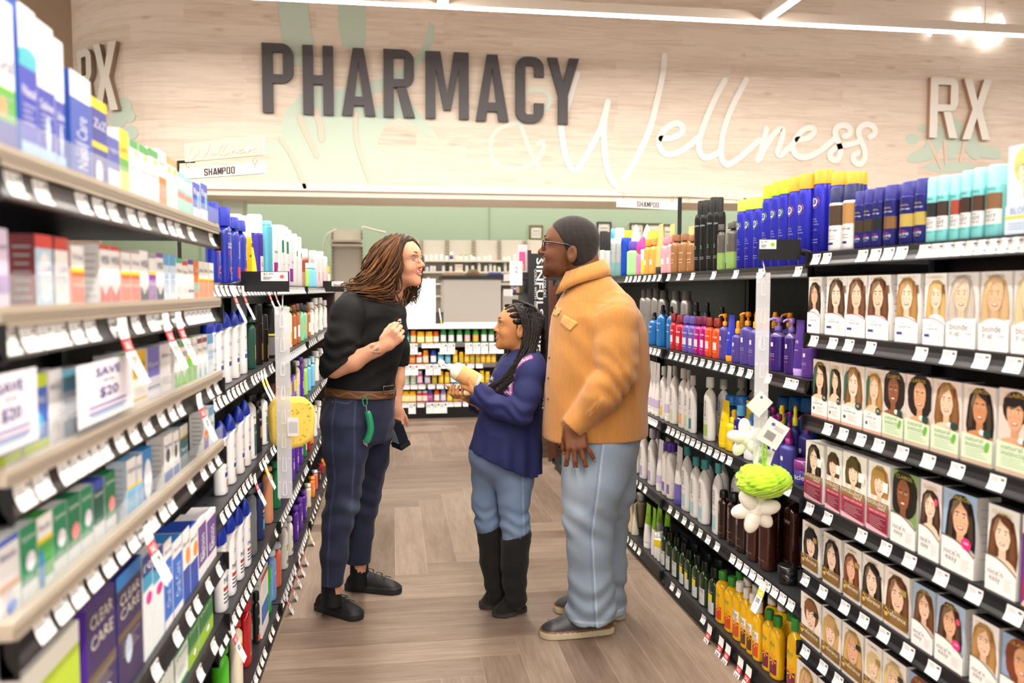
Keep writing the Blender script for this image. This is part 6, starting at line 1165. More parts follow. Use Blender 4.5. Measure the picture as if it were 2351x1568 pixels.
# ================================================================== labels that single out every product
ORD = ['first','second','third','fourth','fifth','sixth','seventh','eighth','ninth','tenth','eleventh','twelfth','thirteenth','fourteenth','fifteenth','sixteenth','seventeenth','eighteenth','nineteenth','twentieth']
def label_all():
 by = {}
 for p in PROD: by.setdefault((p[1], p[3], p[5]), []).append(p)
 for (look, row, dp), ps in by.items():
  ps.sort(key=lambda p: (p[4], abs(p[0].location.x))); n = len(ps)
  for i, p in enumerate(ps):
   lab = f'{look}, {row}' if n == 1 else f'{look}, {"nearest one" if i == 0 else ORD[i]+" from near end"}, {row}'
   tag(p[0], lab, p[2], f'{p[2]} stock, {row}')
label_all()
# ================================================================== vitamins in the counter front
MORE = []
def small(kind, o_loc, W, H, rz=0.):
 nm, look, cat, fn = KIND[kind]; key = (kind, round(H*250), round(W*250), 0)
 if key not in PCACHE: PCACHE[key] = fn(round(H*250)/250, round(W*250)/250)
 return PCACHE[key].make(o_loc, rz), look, cat
def VIT(key, look, body, cap, band, capw=.86, name='vitamin_bottle', cat='vitamins', e=2.):
 B(key, name, look, cat, body, ('cyl', cap), capw=capw, caph=.18, D=1., sh=.1, neckw=.8, e=e, bands=[(.12, .7, band, 1.5)], texts=[('------', .5, .04, '#ffffff', .6)], n=14)
VIT('v_teal', 'teal vitamin bottle', '#2f8a9a', '#3aa0ae', '#5ab8c4'); VIT('v_oran', 'tall orange vitamin bottle', '#e8801e', '#f0901e', '#f2e0c0'); VIT('v_ybox', 'square yellow supplement box', '#f0b81e', '#f0b81e', '#f6e6b0', 1., e=9); VIT('v_obot', 'orange capped white vitamin bottle', '#e9701e', '#e8601e', '#f4efe8')
VIT('v_grn', 'green capped gummy vitamin bottle', '#3a9a4a', '#3aa24a', '#f0eef2'); VIT('v_grnp', 'green capped pink gummy bottle', '#3a9a4a', '#3aa24a', '#f2c0c8'); VIT('v_grno', 'green bottle with orange oval label', '#4aa83a', '#3aa24a', '#f6b04a'); VIT('v_red', 'red vitamin bottle', '#d8402a', '#d8402a', '#f6d0b0'); VIT('v_or2', 'amber orange vitamin bottle', '#c8641e', '#c8561e', '#e8a04a'); VIT('v_wr', 'white capped red vitamin bottle', '#d8402a', '#f2f0ee', '#f0e6de'); VIT('v_bl', 'blue supplement bottle', '#1e4aa8', '#1e3a90', '#f2f0f0'); VIT('v_cy', 'white capped sky blue jar', '#4aa8d0', '#f2f2f2', '#8ac8e0', .96)
VIT('v_yel', 'yellow capped vitamin bottle', '#e2a81e', '#f2c41e', '#f6d04a'); VIT('v_yl2', 'yellow capped vitamin bottle with blue label foot', '#e2a81e', '#f2c41e', '#c0b43a'); VIT('v_wgr', 'white bottle with pale green label', '#ece8e4', '#f2f0ee', '#b8cfae'); VIT('v_pk', 'pink vitamin bottle', '#d86a9a', '#eceaea', '#f0d0e0'); VIT('v_lil', 'lilac vitamin bottle', '#9a84b4', '#a48ac0', '#e2d8ea'); VIT('v_pur', 'purple capped blue bottle', '#6a3a9a', '#2a6ac0', '#c85a9a'); VIT('v_gry', 'grey capped vitamin bottle', '#b8b4b4', '#d2cecc', '#d8d2cc')
rows = [[('v_teal',934),('v_oran',949,28),('v_ybox',966),('v_ybox',985),('v_obot',1001),('v_grn',1018,32),('v_grn',1036,34),('v_grn',1055,34),('v_grnp',1073,33),('v_grno',1092,34),('v_grn',1111,34),('v_grn',1128,33),('v_grnp',1146,33)],
  [('v_red',932),('v_or2',947),('v_wr',962),('v_oran',977,34),('v_bl',995,32),('v_cy',1012),('v_cy',1028),('v_yel',1045,30),('v_yl2',1059),('v_yel',1072),('v_yl2',1084),('v_yl2',1097),('v_yel',1109),('v_yel',1121),('v_yel',1133)],
  [('v_gry',920),('v_wgr',933),('v_wgr',948),('v_pk',963,30),('v_lil',981),('v_yl2',997),('v_yel',1012,28),('v_yel',1026),('v_bl',1040),('v_cy',1052),('v_yel',1092),('v_yel',1106,28),('v_yl2',1119)],
  [('v_bl',913),('v_ybox',930),('v_ybox',946),('v_wr',962),('v_wr',975),('v_pur',987,28),('v_obot',1002,28),('v_lil',1017,28),('v_yel',1032),('v_yl2',1046),('v_red',1058),('v_pur',1072),('v_yel',1086)]]
nmz = ['top', 'second', 'third', 'lowest']
for i, row in enumerate(rows):
 for it in row:
  hpx = it[2] if len(it) > 2 else 26; x = onY(it[1], 800, CYF+.05)[0]; W = .062 if it[0] != 'v_ybox' else .078
  if i in (1, 2) and it[0] in ('v_yel', 'v_yl2'): W = .054
  o, look, cat = small(it[0], (x, CYF+.05, VZ[i]+.0005), W, min(.148, hpx*.00481))
  MORE.append((o, look, cat, f'{nmz[i]} vitamin shelf', x))
# ---- little bottles on the cream pharmacy bays
VIT('p_w', 'tiny white medicine bottle', '#f2f0ec', '#f6f4f2', '#eceae6', name='medicine_bottle', cat='medicine bottle'); VIT('p_g', 'tiny white bottle with green cap', '#eceae4', '#5ac04a', '#f0efe8', name='medicine_bottle', cat='medicine bottle'); VIT('p_b', 'tiny white bottle with blue cap', '#eceae6', '#5aa0e0', '#dfe6ee', name='medicine_bottle', cat='medicine bottle'); VIT('p_pu', 'white bottle with purple label', '#f2f0ee', '#f4f2f0', '#4a3a9a', name='medicine_bottle', cat='medicine bottle'); VIT('p_am', 'tiny white bottle with amber band', '#f0eee8', '#f2f0ec', '#e8d88a', name='medicine_bottle', cat='medicine bottle')
def boxk(H, W):
 mb = carton(W, .08, H, '#f4efe6'); mb.rect(-W/2, W/2, H*.25, H*.4, -.0405, '#f0c83a'); mb.rect(-W/2, W/2, H*.6, H*.85, -.0405, '#e8c8c4'); return Proto('medicine_box', mb.mesh('carton', 'carton'), (), .08)
K('p_box', 'medicine_box', 'white medicine carton with yellow band', 'medicine box', boxk)
for sh, lst in ((0, [(978,10),(990,12),(1001,13),(1014,14),(1026,10),('p_pu',1036.5,19),('p_am',1049,9),('p_g',1058,13),('p_g',1070,13),(1082,11),(1088,8),(1099,8),(1114,9),(1125,11),(1158,8),(1168,9),(1182,13),(1193,10)]),
  (1, [('p_b',980,12),(990,13),(997,12),(1018,13),(1035,12),('p_box',1053,16),(1071.5,14),(1085,14),(1100,20),(1115,14),(1126,18),(1135.5,15),('p_g',1146,13),(1160,20),('p_box',1177,20),(1191,12)]), (2, [('p_b',974,9),(983,14)])):
 for it in lst:
  k, px, hp = it if len(it) == 3 else ('p_w', *it)
  z = PS[1][2][sh]; x = onY(px, 600, 13.58)[0]
  o, look, cat = small(k, (x, 13.58, z+.0005), .055 if k != 'p_box' else .13, hp*.0072)
  MORE.append((o, look, cat, ('upper', 'middle', 'lower')[sh]+' pharmacy shelf', x))
by = {}
for m in MORE: by.setdefault((m[1], m[3]), []).append(m)
for (look, row), ms in by.items():
 ms.sort(key=lambda m: m[4])
 for i, m in enumerate(ms):
  lab = f'{look}, {row}' if len(ms) == 1 else f'{look}, {ORD[i]+" from" if i else "nearest"} the woman, {row}'
  tag(m[0], lab, m[2], f'{m[2]} stock on the {row}')
# ---- things on the counter and cabinets
x, y, z = onY(1009, 733, 9.35); mb = MB(); mb.lathe([(0,.045),(.13,.045)], 14, '#2c2a2a'); pcup = tag(mb.build('pen_cup', 'painted', None, (x, 9.35, 1.0405)), 'black pen cup standing on the white pharmacy counter', 'pen cup')
mb = MB(); mb.tube([(0,0,0),(-.025,0,.17)], .008, 6, '#ece8e0'); mb.tube([(0,0,0),(-.006,0,.04)], .009, 6, '#e8c83a'); tag(mb.build('pen', 'plastic', None, (x+.02, 9.30, 1.042)), 'white and yellow marker pen leaning in front of the black pen cup', 'pen')
def lyer(px0, px1, py, Y, h, c, nm, lab, cat):
 x0, _, z = onY(px0, py, Y); x1 = onY(px1, py, Y)[0]; mb = MB(); w = (x1-x0)/2
 for k in range(3): mb.box(-w+.01*k, w-.012*k, -.1+.01*k, .12, h*k/3, h*(k+1)/3-.001, mixc(c, '#ffffff', .12*k))
 return tag(mb.build(nm, 'paper', None, ((x0+x1)/2, Y, WT_Z+.0005)), lab, cat)
WT_Z = onY(1080, 633, 11.0)[2]
lyer(1016, 1066, 628, 11.2, .045, '#c9a880', 'paper_stack', 'stack of brown folders on the tall pale cabinet', 'folders')
lyer(1120, 1153, 628, 11.2, .05, '#2a3a9a', 'folded_cloth', 'flat dark blue bundle on the tall pale cabinet', 'cloth')
x = onY(1087, 625, 11.2)[0]; mb = MB(); mb.lathe([(0,.10,.08),(.03,.10,.08),(.07,.07,.06),(.09,.03,.03)], 12, '#8a7050'); tag(mb.build('paper_bag', 'paper', None, (x, 11.25, WT_Z+.0005)), 'crumpled brown bundle on the tall pale cabinet', 'bag')
# ================================================================== price flags and hanging clip strips
def flag(px0, px1, py0, py1, D, tpx, price, pict, label, unit_x, name='hanging_price_flag'):
 a = atD(px0, py0, D); b = atD(px1, py0, D); zb = atD(px0, py1, D)[2]; W = float(np.linalg.norm(b-a)); H = a[2]-zb
 root = tag(empty(name, tuple(a), -TH), label, 'price sign'); s = 1 if tpx > px0 else -1
 mb = MB(); mb.box(0, W, 0, .004, -H, 0, '#1a191b'); mb.build('flag_plate', 'plastic', root)
 mb = MB(); q = (px1-px0)
 u0, u1 = (W*.06, W*.94) if s > 0 and W < .1 else ((W*.42, W*.98) if s < 0 else (W*.02, W*.42)); zc = -H*.26
 mb.box(u0, u1, -.001, 0, -H*.47, -H*.03, '#f2f0ec'); mb.text(price, u0+(u1-u0)*.27, -H*.14, H*.12, -.0016, '#333333', w=(u1-u0)*.36)
 for k in range(3): mb.rect(u0+(u1-u0)*.08, u0+(u1-u0)*(.42-.04*k), -H*(.30+.05*k), -H*(.27+.05*k), -.0016, '#777777')
 mb.ell(u0+(u1-u0)*.78, zc, H*.11, H*.10, -.0016, pict, 10); mb.build('price_label', 'paper', root)
 mb = MB(); x0 = 0 if s < 0 else W; e = unit_x
 P = smooth_path([(x0, .002, -H*.62), (x0+s*.03, .006, -H*.68), (x0+s*e*.6, .02, -H*.85), (x0+s*e, .03, -H*.95)], 5); mb.tube(P, [.011]*4+[.009]*(len(P)-4), 8, '#1d1c1e'); mb.build('arm', 'plastic', root)
 return root, W, H
f1, W1, H1 = flag(553, 663, 623, 670, 2.66, 500, '$3.99', '#d8604a', 'black price flag reading $3.99 above the hanging yellow sponge', .08)
f2, W2, H2 = flag(1742, 1838, 549, 597, 2.52, 1850, '$2.99', '#8cc83a', 'black price flag reading $2.99 above the hanging bath poufs', .07)
f3, W3, H3 = flag(741, 790, 645, 670, 5.9, 700, '$2.99', '#c8c4c0', 'small black price flag at the far end behind the woman\'s shoulder', .1)
def strip(px0, px1, py0, py1, D, label, hookto):
 a = atD((px0+px1)/2, py0, D); W = (px1-px0)/FPX*D; L = a[2]-atD((px0+px1)/2-6, py1, D)[2]
 r = tag(empty('hanging_clip_strip', tuple(a), -TH), label, 'clip strip')
 mb = MB(); mb.box(-W/2, W/2, 0, .0015, -L, 0, '#eef0f2')
 mb.build('strip', 'milky_plastic', r); n = int(L/.075)
 for k in range(n):
  z = -L*(k+.55)/n; mb = MB()
  for s in (-1, 1): mb.tube([(s*.003, -.002, z+.022), (s*.006, -.005, z), (s*.006, -.004, z-.02)], .0012, 5, '#ffffff')
  mb.tube([(-.007, -.004, z-.02), (0, -.007, z-.024), (.007, -.004, z-.02)], .0016, 5, '#ffffff')
  for s in (-1, 1): mb.box(s*W*.36-.004, s*W*.36+.004, -.0015, 0, z+.016, z+.020, '#ffffff')
  mb.build('clip_hook', 'milky_plastic', r)
 t = np.array(hookto)-a; mb = MB(); c, s_ = math.cos(TH), math.sin(TH); q = np.array([t[0]*c-t[1]*s_, t[0]*s_+t[1]*c, t[2]])
 mb.tube(smooth_path([(0, 0, -.012), (.003, -.004, .0), q*.5+np.array([.002, -.004, 0]), q], 4), .0022, 6, '#d8dade'); mb.build('hook', 'chrome', r)
 return r, a, W, L
s1 = strip(630, 664, 704, 1144, 2.60, 'long translucent clip strip hanging before the shampoo wall with a yellow sponge', atD(649, 676, 2.655))
s2 = strip(1737, 1769, 626, 1062, 2.46, 'long translucent clip strip of bath poufs hanging before the hair care bottles', atD(1752, 600, 2.515))
def blob(name, px, py, D, r, col, mat, lumps, label, cat, seed, sub=4, sq=(1, 1, 1), noise=.0, rot=0):
 import bmesh
 bm = bmesh.new(); bmesh.ops.create_icosphere(bm, subdivisions=sub, radius=1.)
 rr = random.Random(seed); L = [(Vector((rr.uniform(-1, 1), rr.uniform(-1, 1), rr.uniform(-1, 1))).normalized()) for _ in range(lumps)] if isinstance(lumps, int) else lumps
 for v in bm.verts:
  n = v.co.normalized(); h = 1.
  if L:
   d = sorted((n-l).length for l in L); h = 1+.16*min(1, (d[1]-d[0])*2.2)-.10
  h += noise*(math.sin(n.x*23+n.y*17)+math.sin(n.y*31+n.z*19)+math.sin(n.z*27-n.x*13))/3
  v.co = Vector((n.x*r*sq[0]*h, n.y*r*sq[1]*h, n.z*r*sq[2]*h))
 me = bpy.data.meshes.new(name); bm.to_mesh(me); bm.free(); ca = me.color_attributes.new('Col', 'FLOAT_COLOR', 'POINT'); ca.data.foreach_set('color', np.tile(np.array([*lin(col), 1.], np.float32), len(me.vertices)))
 me.polygons.foreach_set('use_smooth', [True]*len(me.polygons)); me.materials.append(MATS[mat])
 o = link(name, me, None, tuple(atD(px, py, D))); o.rotation_euler = (0, rot, -TH)
 return tag(o, label, cat) if label else o
attrmat('net', .7, noise=.12, bump=.5, bscale=120., sheen=.3, sss=.0)
attrmat('towel', .9, noise=.05, bump=.25, bscale=220., sheen=.2)
def sponge():
 D = 2.66; mb = MB(); a = atD(668, 968, D); W = .145; H = .168; n = 28; R = []
 for k, (y, s) in enumerate(((-.032, .80), (-.030, .93), (-.02, .99), (0, 1.), (.02, .99), (.03, .93), (.032, .80))):
  ring = []
  for j in range(n):
   t = 2*PI*j/n; c, q = math.cos(t), math.sin(t); e = 3.2; w = (1+.03*math.sin(3*t+1)+.02*math.sin(7*t))
   ring.append((W/2*s*w*math.copysign(abs(c)**(2/e), c), y, H/2*s*w*math.copysign(abs(q)**(2/e), q)))
  R.append(ring[::-1])
 mb.rings(R, n, '#e8c95a'); rr = random.Random(5)
 for k in range(46):
  x, z = rr.uniform(-.9, .9)*W*.42, rr.uniform(-.9, .9)*H*.42; q = rr.uniform(.0018, .0055); mb.ell(x, z, q, q*rr.uniform(.6, 1.), -.0326, '#c79f30', 8)
 o = mb.build('bath_sponge', 'sponge', None, tuple(a), -TH+.5); tag(o, 'yellow bath sponge hanging from the translucent clip strip', 'sponge')
 mb = MB(); mb.box(-.017, .017, -.001, 0, -.03, .03, '#ece9ec'); [mb.rect(-.012+.004*k, -.0105+.004*k, -.02, .016, -.0016, '#8a8a90') for k in range(7)]; mb.build('barcode_tag', 'paper', o, (-.012, -.075, -.005), -.35)
sponge()
pf = blob('hanging_bath_pouf', 1752, 1103, 2.44, .079, '#b4e61e', 'net', 9, 'lime green mesh bath pouf hanging from the clip strip', 'bath pouf', 3, 5, (1, .95, .62), .07)
mb = MB()
rr = random.Random(8)
for k in range(26):
 a0 = rr.uniform(0, 6.28); t0 = rr.uniform(-.7, .7); q = .0785*rr.uniform(.98, 1.05); P = []
 for i in range(9):
  t = a0+(i-4)*.22; z = .049*math.sin(t0+(i-4)*.12*rr.uniform(.8, 1.2)); s = math.sqrt(max(.05, 1-(z/.052)**2)); P.append((q*s*math.cos(t), q*.95*s*math.sin(t), z))
 mb.tube(P, .0018, 4, mixc('#a6dc1a', '#d8f060', rr.random()))
mb.build('mesh_ruffle', 'net', pf)
mb = MB(); mb.tube(smooth_path([(0,0,.04),(-.006,-.01,.09),(-.002,-.012,.135),(.006,-.01,.09),(.002,0,.04)], 6), .003, 6, '#9ad41e'); mb.build('hanging_loop', 'net', pf)
def flower(px, py, D, r, label, seed, petals, rot=0):
 o = blob('hanging_bath_pouf', px, py, D, r*.45, '#efe9da', 'towel', 4, label, 'bath pouf', seed, 3)
 for k in range(petals):
  a = 2*PI*k/petals+rot; c = blob('petal', px, py, D, r*.60, '#f0eadc', 'towel', [], None, None, seed+k, 4, (1., .5, .62))
  c.parent = o; c.location = (r*.60*math.cos(a), -.012+.014*(k % 2), r*.60*math.sin(a)); c.rotation_euler = (0, -a, 0)
 return o
flower(1712, 1006, 2.50, .052, 'upper cream towelling bath flower behind the clip strip', 21, 5, .4); flower(1734, 1168, 2.46, .062, 'lower cream towelling bath flower under the lime pouf', 41, 6, .2)
def card(px, py, D, w, h, rot, label, pr=True):
 a = atD(px, py, D); mb = MB(); mb.box(-w/2, w/2, 0, .0012, -h/2, h/2, '#ece9e2')
 if pr:
  for k in range(9): mb.rect(-w*.28+k*w*.05, -w*.28+k*w*.05+w*.03, -h*.3, h*.02, -.0006, '#555555')
  lines(mb, -w*.1, w*.36, h*.3, 3, h*.06, -.0006, '#999999', h*.02)
 mb.ell(-w*.2, h*.3, w*.09, h*.07, -.0006, '#4a6ab0', 8)
 o = mb.build('hanging_price_card', 'paper', None, tuple(a)); o.rotation_euler = (0, rot, -TH); return tag(o, label, 'card')
card(1744, 928, 2.44, .052, .062, .75, 'diamond turned cream card clipped high on the pouf strip', False); card(1775, 995, 2.42, .07, .078, .55, 'tilted cream barcode card on the pouf strip'); card(1754, 1052, 2.455, .05, .06, .3, 'lower cream card half hidden by the lime pouf')
# ---- savings cards on the third medicine shelf
def save(px0, px1, py0, py1, label):
 Xf = XM+.016; a = onX(px0, py0, Xf); b = onX(px1, py0, Xf); zb = onX((px0+px1)/2, py1+4, Xf)[2]; W = abs(b[1]-a[1]); H = max(.09, a[2]-zb); y = (a[1]+b[1])/2
 mb = MB(); mb.box(-W/2, W/2, 0, .0012, 0, H, '#e9e4ea')
 for t, z, h, w in (('SAVE', .82, .15, .45), ('UP TO', .66, .05, .2), ('$20', .46, .2, .34)): mb.text(t, W*.02, z*H, h*H, -.0008, '#4a3a8a', w=w*W, bold=.015)
 lines(mb, -W*.34, W*.34, H*.28, 2, H*.09, -.0008, '#7a6ab0', H*.03); lines(mb, -W*.3, W*.3, H*.14, 1, H*.05, -.0008, '#8ac0e0', H*.03)
 o = mb.build('savings_card', 'paper', None, (Xf, y, a[2]-H), PI/2); return tag(o, label, 'sign card', 'savings cards on the medicine shelf')
save(176, 304, 842, 925, 'pale card reading SAVE UP TO $20 in the middle of the third medicine shelf'); save(-55, 84, 872, 990, 'pale savings card at the near end of the third medicine shelf')
# ================================================================== PEOPLE: smooth bodies and clothes from blended distance fields
def Q(px, py, D):
 """sight-line point in the frame x=right, y=forward, z=up (turned by the camera heading)"""
 w = atD(px, py, D); return np.array([w @ CR, w @ FH, w[2]])
def Dg(px, py): return float(np.array(onZ(px, py, 0)) @ FH)
def smin(a, b, k):
 h = np.clip(.5+.5*(b-a)/k, 0, 1); return b*(1-h)+a*h-k*h*(1-h)
def smax(a, b, k): return -smin(-a, -b, k)
def cone(P, a, b, ra, rb):
 a = np.asarray(a, float); b = np.asarray(b, float); ab = b-a; t = np.clip(((P-a) @ ab)/max(1e-9, ab @ ab), 0, 1)
 return np.linalg.norm(P-a-t[:, None]*ab, axis=1)-(ra+(rb-ra)*t)
def ball(P, c, r): return np.linalg.norm(P-np.asarray(c, float), axis=1)-r
def ell(P, c, r, M=None):
 p = P-np.asarray(c, float)
 if M is not None: p = p @ np.asarray(M).T
 r = np.asarray(r, float); k0 = np.linalg.norm(p/r, axis=1); k1 = np.linalg.norm(p/(r*r), axis=1); return k0*(k0-1)/np.maximum(k1, 1e-6)
def rbox(P, c, h, r, M=None):
 p = P-np.asarray(c, float)
 if M is not None: p = p @ np.asarray(M).T
 q = np.abs(p)-(np.asarray(h, float)-r); return np.linalg.norm(np.maximum(q, 0), axis=1)+np.minimum(q.max(axis=1), 0)-r
def chain(P, pts, rs, k=.02):
 d = None
 for i in range(len(pts)-1):
  e = cone(P, pts[i], pts[i+1], rs[i], rs[i+1]); d = e if d is None else smin(d, e, k)
 return d
def loft(P, zs, cs, rx, ry, ang=0., e=2., cap=.02):
 """horizontal superellipse sections: zs ascending, centres (x,y), half widths along the heading and across it"""
 z = P[:, 2]; cx = np.interp(z, zs, [c[0] for c in cs]); cy = np.interp(z, zs, [c[1] for c in cs]); a = np.interp(z, zs, rx); b = np.interp(z, zs, ry)
 dx, dy = P[:, 0]-cx, P[:, 1]-cy; c, s = math.cos(ang), math.sin(ang); u, v = np.abs(dx*c+dy*s)/a, np.abs(-dx*s+dy*c)/b
 d = ((u**e+v**e)**(1/e)-1)*np.minimum(a, b)*.95
 return smax(d, np.maximum(zs[0]-z, z-zs[-1]), cap)
def wob(P, f, seed, o=3):
 r = np.random.RandomState(seed); out = np.zeros(len(P))
 for k in range(o*2):
  w = r.normal(size=3)*f*(1+.6*(k % o)); out += np.sin(P @ w+r.uniform(0, 6.28)+.7*np.sin(P @ (r.normal(size=3)*f*.7)))/(o*2)
 return out
def surface(fn, lo, hi, h, cf=4):
 lo = np.asarray(lo, float); hi = np.asarray(hi, float); n = (np.ceil((hi-lo)/(h*cf)).astype(int)+1)
 ax = [lo[i]+np.arange(n[i])*h*cf for i in range(3)]; G = np.stack(np.meshgrid(*ax, indexing='ij'), -1).reshape(-1, 3); C = fn(G).reshape(n)
 m = (n-1)*cf+1; V = np.repeat(np.repeat(np.repeat(C, cf, 0), cf, 1), cf, 2)[:m[0], :m[1], :m[2]].astype(np.float32)
 near = np.abs(C) < h*cf*2.3
 nr = np.repeat(np.repeat(np.repeat(near, cf, 0), cf, 1), cf, 2)
 nr = np.pad(nr, 0)[:m[0], :m[1], :m[2]]
 idx = np.argwhere(nr)
 pts = lo+idx*h; out = np.empty(len(idx), np.float32)
 for i in range(0, len(idx), 400000): out[i:i+400000] = fn(pts[i:i+400000])
 V[tuple(idx.T)] = out
 S = V < 0; nx, ny, nz = V.shape
 corner = [(i, j, k) for i in (0, 1) for j in (0, 1) for k in (0, 1)]
 cnt = sum(S[i:nx-1+i, j:ny-1+j, k:nz-1+k].astype(np.int8) for i, j, k in corner); act = (cnt > 0) & (cnt < 8)
 ci = np.argwhere(act); vid = -np.ones(act.shape, np.int64); vid[act] = np.arange(len(ci))
 acc = np.zeros((len(ci), 3)); num = np.zeros(len(ci))
 for a in corner:
  for ax_ in range(3):
   if a[ax_] == 1: continue
   b = list(a); b[ax_] = 1
   va = V[ci[:, 0]+a[0], ci[:, 1]+a[1], ci[:, 2]+a[2]]; vb = V[ci[:, 0]+b[0], ci[:, 1]+b[1], ci[:, 2]+b[2]]
   x = (va < 0) != (vb < 0); t = np.where(x, va/np.where(np.abs(va-vb) < 1e-12, 1, va-vb), 0)
   p = np.array(a, float)+0*ci; p[:, ax_] += t; acc += p*x[:, None]; num += x
 verts = lo+(ci+acc/np.maximum(num, 1)[:, None])*h; quads = []
 for ax_ in range(3):
  o = [(0, 0, 0)]*2; sl = [slice(0, None)]*3
  A = np.diff(S.astype(np.int8), axis=ax_); e = np.argwhere(A != 0); u, v = (ax_+1) % 3, (ax_+2) % 3
  ok = (e[:, u] > 0) & (e[:, v] > 0) & (e[:, u] < act.shape[u]) & (e[:, v] < act.shape[v]); e = e[ok]; sgn = A[tuple(e.T)]
  def vv(du, dv):
   q = e.copy(); q[:, u] += du; q[:, v] += dv; return vid[tuple(q.T)]
  q = np.stack([vv(-1, -1), vv(0, -1), vv(0, 0), vv(-1, 0)], 1); q[sgn > 0] = q[sgn > 0][:, ::-1]; quads.append(q)
 F = np.concatenate(quads); F = F[(F >= 0).all(1)]
 return verts, F
def body_mesh(name, pieces, mat, base):
 """pieces: [(verts, quads, colours)] joined into one mesh, local to base"""
 V = np.concatenate([p[0] for p in pieces])-np.asarray(base); off = 0; F = []; Cc = np.concatenate([p[2] for p in pieces])
 for p in pieces: F.append(p[1]+off); off += len(p[0])
 F = np.concatenate(F); me = bpy.data.meshes.new(name)
 me.vertices.add(len(V)); me.vertices.foreach_set('co', V.astype(np.float32).ravel()); me.loops.add(F.size); me.loops.foreach_set('vertex_index', F.astype(np.int32).ravel())
 me.polygons.add(len(F)); me.polygons.foreach_set('loop_start', np.arange(0, F.size, 4, dtype=np.int32)); me.polygons.foreach_set('loop_total', np.full(len(F), 4, np.int32)); me.update(calc_edges=True)
 me.polygons.foreach_set('use_smooth', np.ones(len(F), bool))
 ca = me.color_attributes.new('Col', 'FLOAT_COLOR', 'POINT'); ca.data.foreach_set('color', np.concatenate([Cc, np.ones((len(Cc), 1))], 1).astype(np.float32).ravel())
 me.materials.append(MATS[mat]); me.update(); return me
def solid(fn, lo, hi, h, col, relax=1):
 v, f = surface(fn, lo, hi, h)
 if callable(col): c = col(v)
 else: c = np.tile(np.array(lin(col)), (len(v), 1))
 return v, f, c
def blend(c, col, m):
 """paint a real pattern colour where mask m (0..1)"""
 return c*(1-m[:, None])+np.array(lin(col))[None]*m[:, None]
def base_col(v, col): return np.tile(np.array(lin(col)), (len(v), 1))
def crease(P, f, seed, o=3): return (1-np.abs(wob(P, f, seed, o))*1.6)
def sstep(x, a, b):
 t = np.clip((x-a)/(b-a), 0, 1); return t*t*(3-2*t)
def frame(fwd, up=(0, 0, 1)):
 f = np.asarray(fwd, float); f = f/np.linalg.norm(f); l = np.cross(up, f); l /= np.linalg.norm(l); u = np.cross(f, l); return np.stack([f, l, u])
# ---- head: rows of M are forward, left, up; o is the point between the ears
def head_fn(o, M, s, p):
 o = np.asarray(o, float)
 def f(P):
  q = ((P-o) @ M.T)/s; qa = q.copy(); qa[:, 1] = np.abs(q[:, 1])
  d = ell(q, (-.012, 0, .036), (.100, .077, .086))
  d = smin(d, ell(q, (.036, 0, -.028), (.056, p.get('fw', .060), .082)), .03)
  d = smin(d, ell(q, (.058, 0, .034), (.034, .054, .034)), .03)
  d = smin(d, ell(q, (.042, 0, -.080), (.046, p.get('jw', .045), .030)), .025); d = smin(d, ball(q, (.076, 0, -.101), p.get('chin', .017)), .025)
  d = smin(d, ell(qa, (.062, .037, -.032), (.022, .020, .022)) - p.get('cheek', 0), .022)
  d = smin(d, ell(qa, (.080, .028, .026), (.014, .024, .008)), .012)
  d = smax(d, -ell(qa, (.096, .032, .009), (.020, .018, .0125)), .012)
  nl = p.get('nose', 1.)
  d = smin(d, cone(q, (.087, 0, .014), (.088+.026*nl, 0, -.022), .0065, .0095), .010); d = smin(d, ball(q, (.090+.026*nl, 0, -.024), .0095), .006); d = smin(d, ell(qa, (.084+.018*nl, .0115*p.get('nw', 1), -.028), (.011, .008, .0075)), .006)
  d = smax(d, -ell(qa, (.088+.020*nl, .007, -.036), (.005, .0035, .004)), .003)
  ml = p.get('lip', 1.); sm = p.get('smile', 0.); mz = -.056-.0; w = .021+.006*sm
  ay = qa[:, 1]; lift = sm*.012*(ay/w)**2; r2 = q.copy(); r2[:, 2] = q[:, 2]-lift; r2[:, 0] = q[:, 0]+.30*ay**2/w*.55
  op = p.get('open', 0.)
  d = smin(d, ell(r2, (.091, 0, mz+.006+op*.3), (.012, w, .0055*ml)), .006); d = smin(d, ell(r2, (.089, 0, mz-.007-op*.7), (.012, w*.85, .0065*ml)), .006)
  d = smax(d, -ell(r2, (.104, 0, mz-.001-op*.2), (.014, w*.98, .0016+op*.55)), .003)
  ex, ez = p.get('ear', (-.008, -.004)); ear = ell(qa, (ex, .078, ez), (.020, .007, .033)); ear = smax(ear, -ell(qa, (ex+.004, .087, ez+.005), (.011, .0075, .020)), .004)
  d = smin(d, ear, .006)
  if 'neck' in p:
   a, b, ra, rb = p['neck']; d = smin(d*s, cone(P, a, b, ra, rb), .03)
   return d
  return d*s
 return f
def head_cols(o, M, s, p, skin, lip, v):
 q = ((v-np.asarray(o)) @ M.T)/s; ay = np.abs(q[:, 1]); sm = p.get('smile', 0.); op = p.get('open', 0.); w = .021+.006*sm
 c = base_col(v, skin); zz = q[:, 2]-sm*.012*(ay/w)**2
 m = sstep(q[:, 0], .070, .078)*(1-sstep(ay, w*.9, w*1.08))*(1-sstep(np.abs(zz+.0565+op*.2), .010+op*.5, .0135+op*.5))
 c = blend(c, lip, m*.7)
 c = blend(c, mixc(skin, '#c8503c', .5), .18*np.exp(-((q[:, 0]-.072)**2+(ay-.040)**2+(q[:, 2]+.030)**2)/.0006)); c = blend(c, mixc(skin, '#c8503c', .6), .12*np.exp(-((q[:, 0]-.115)**2+ay**2+(q[:, 2]+.024)**2)/.0004))
 return c
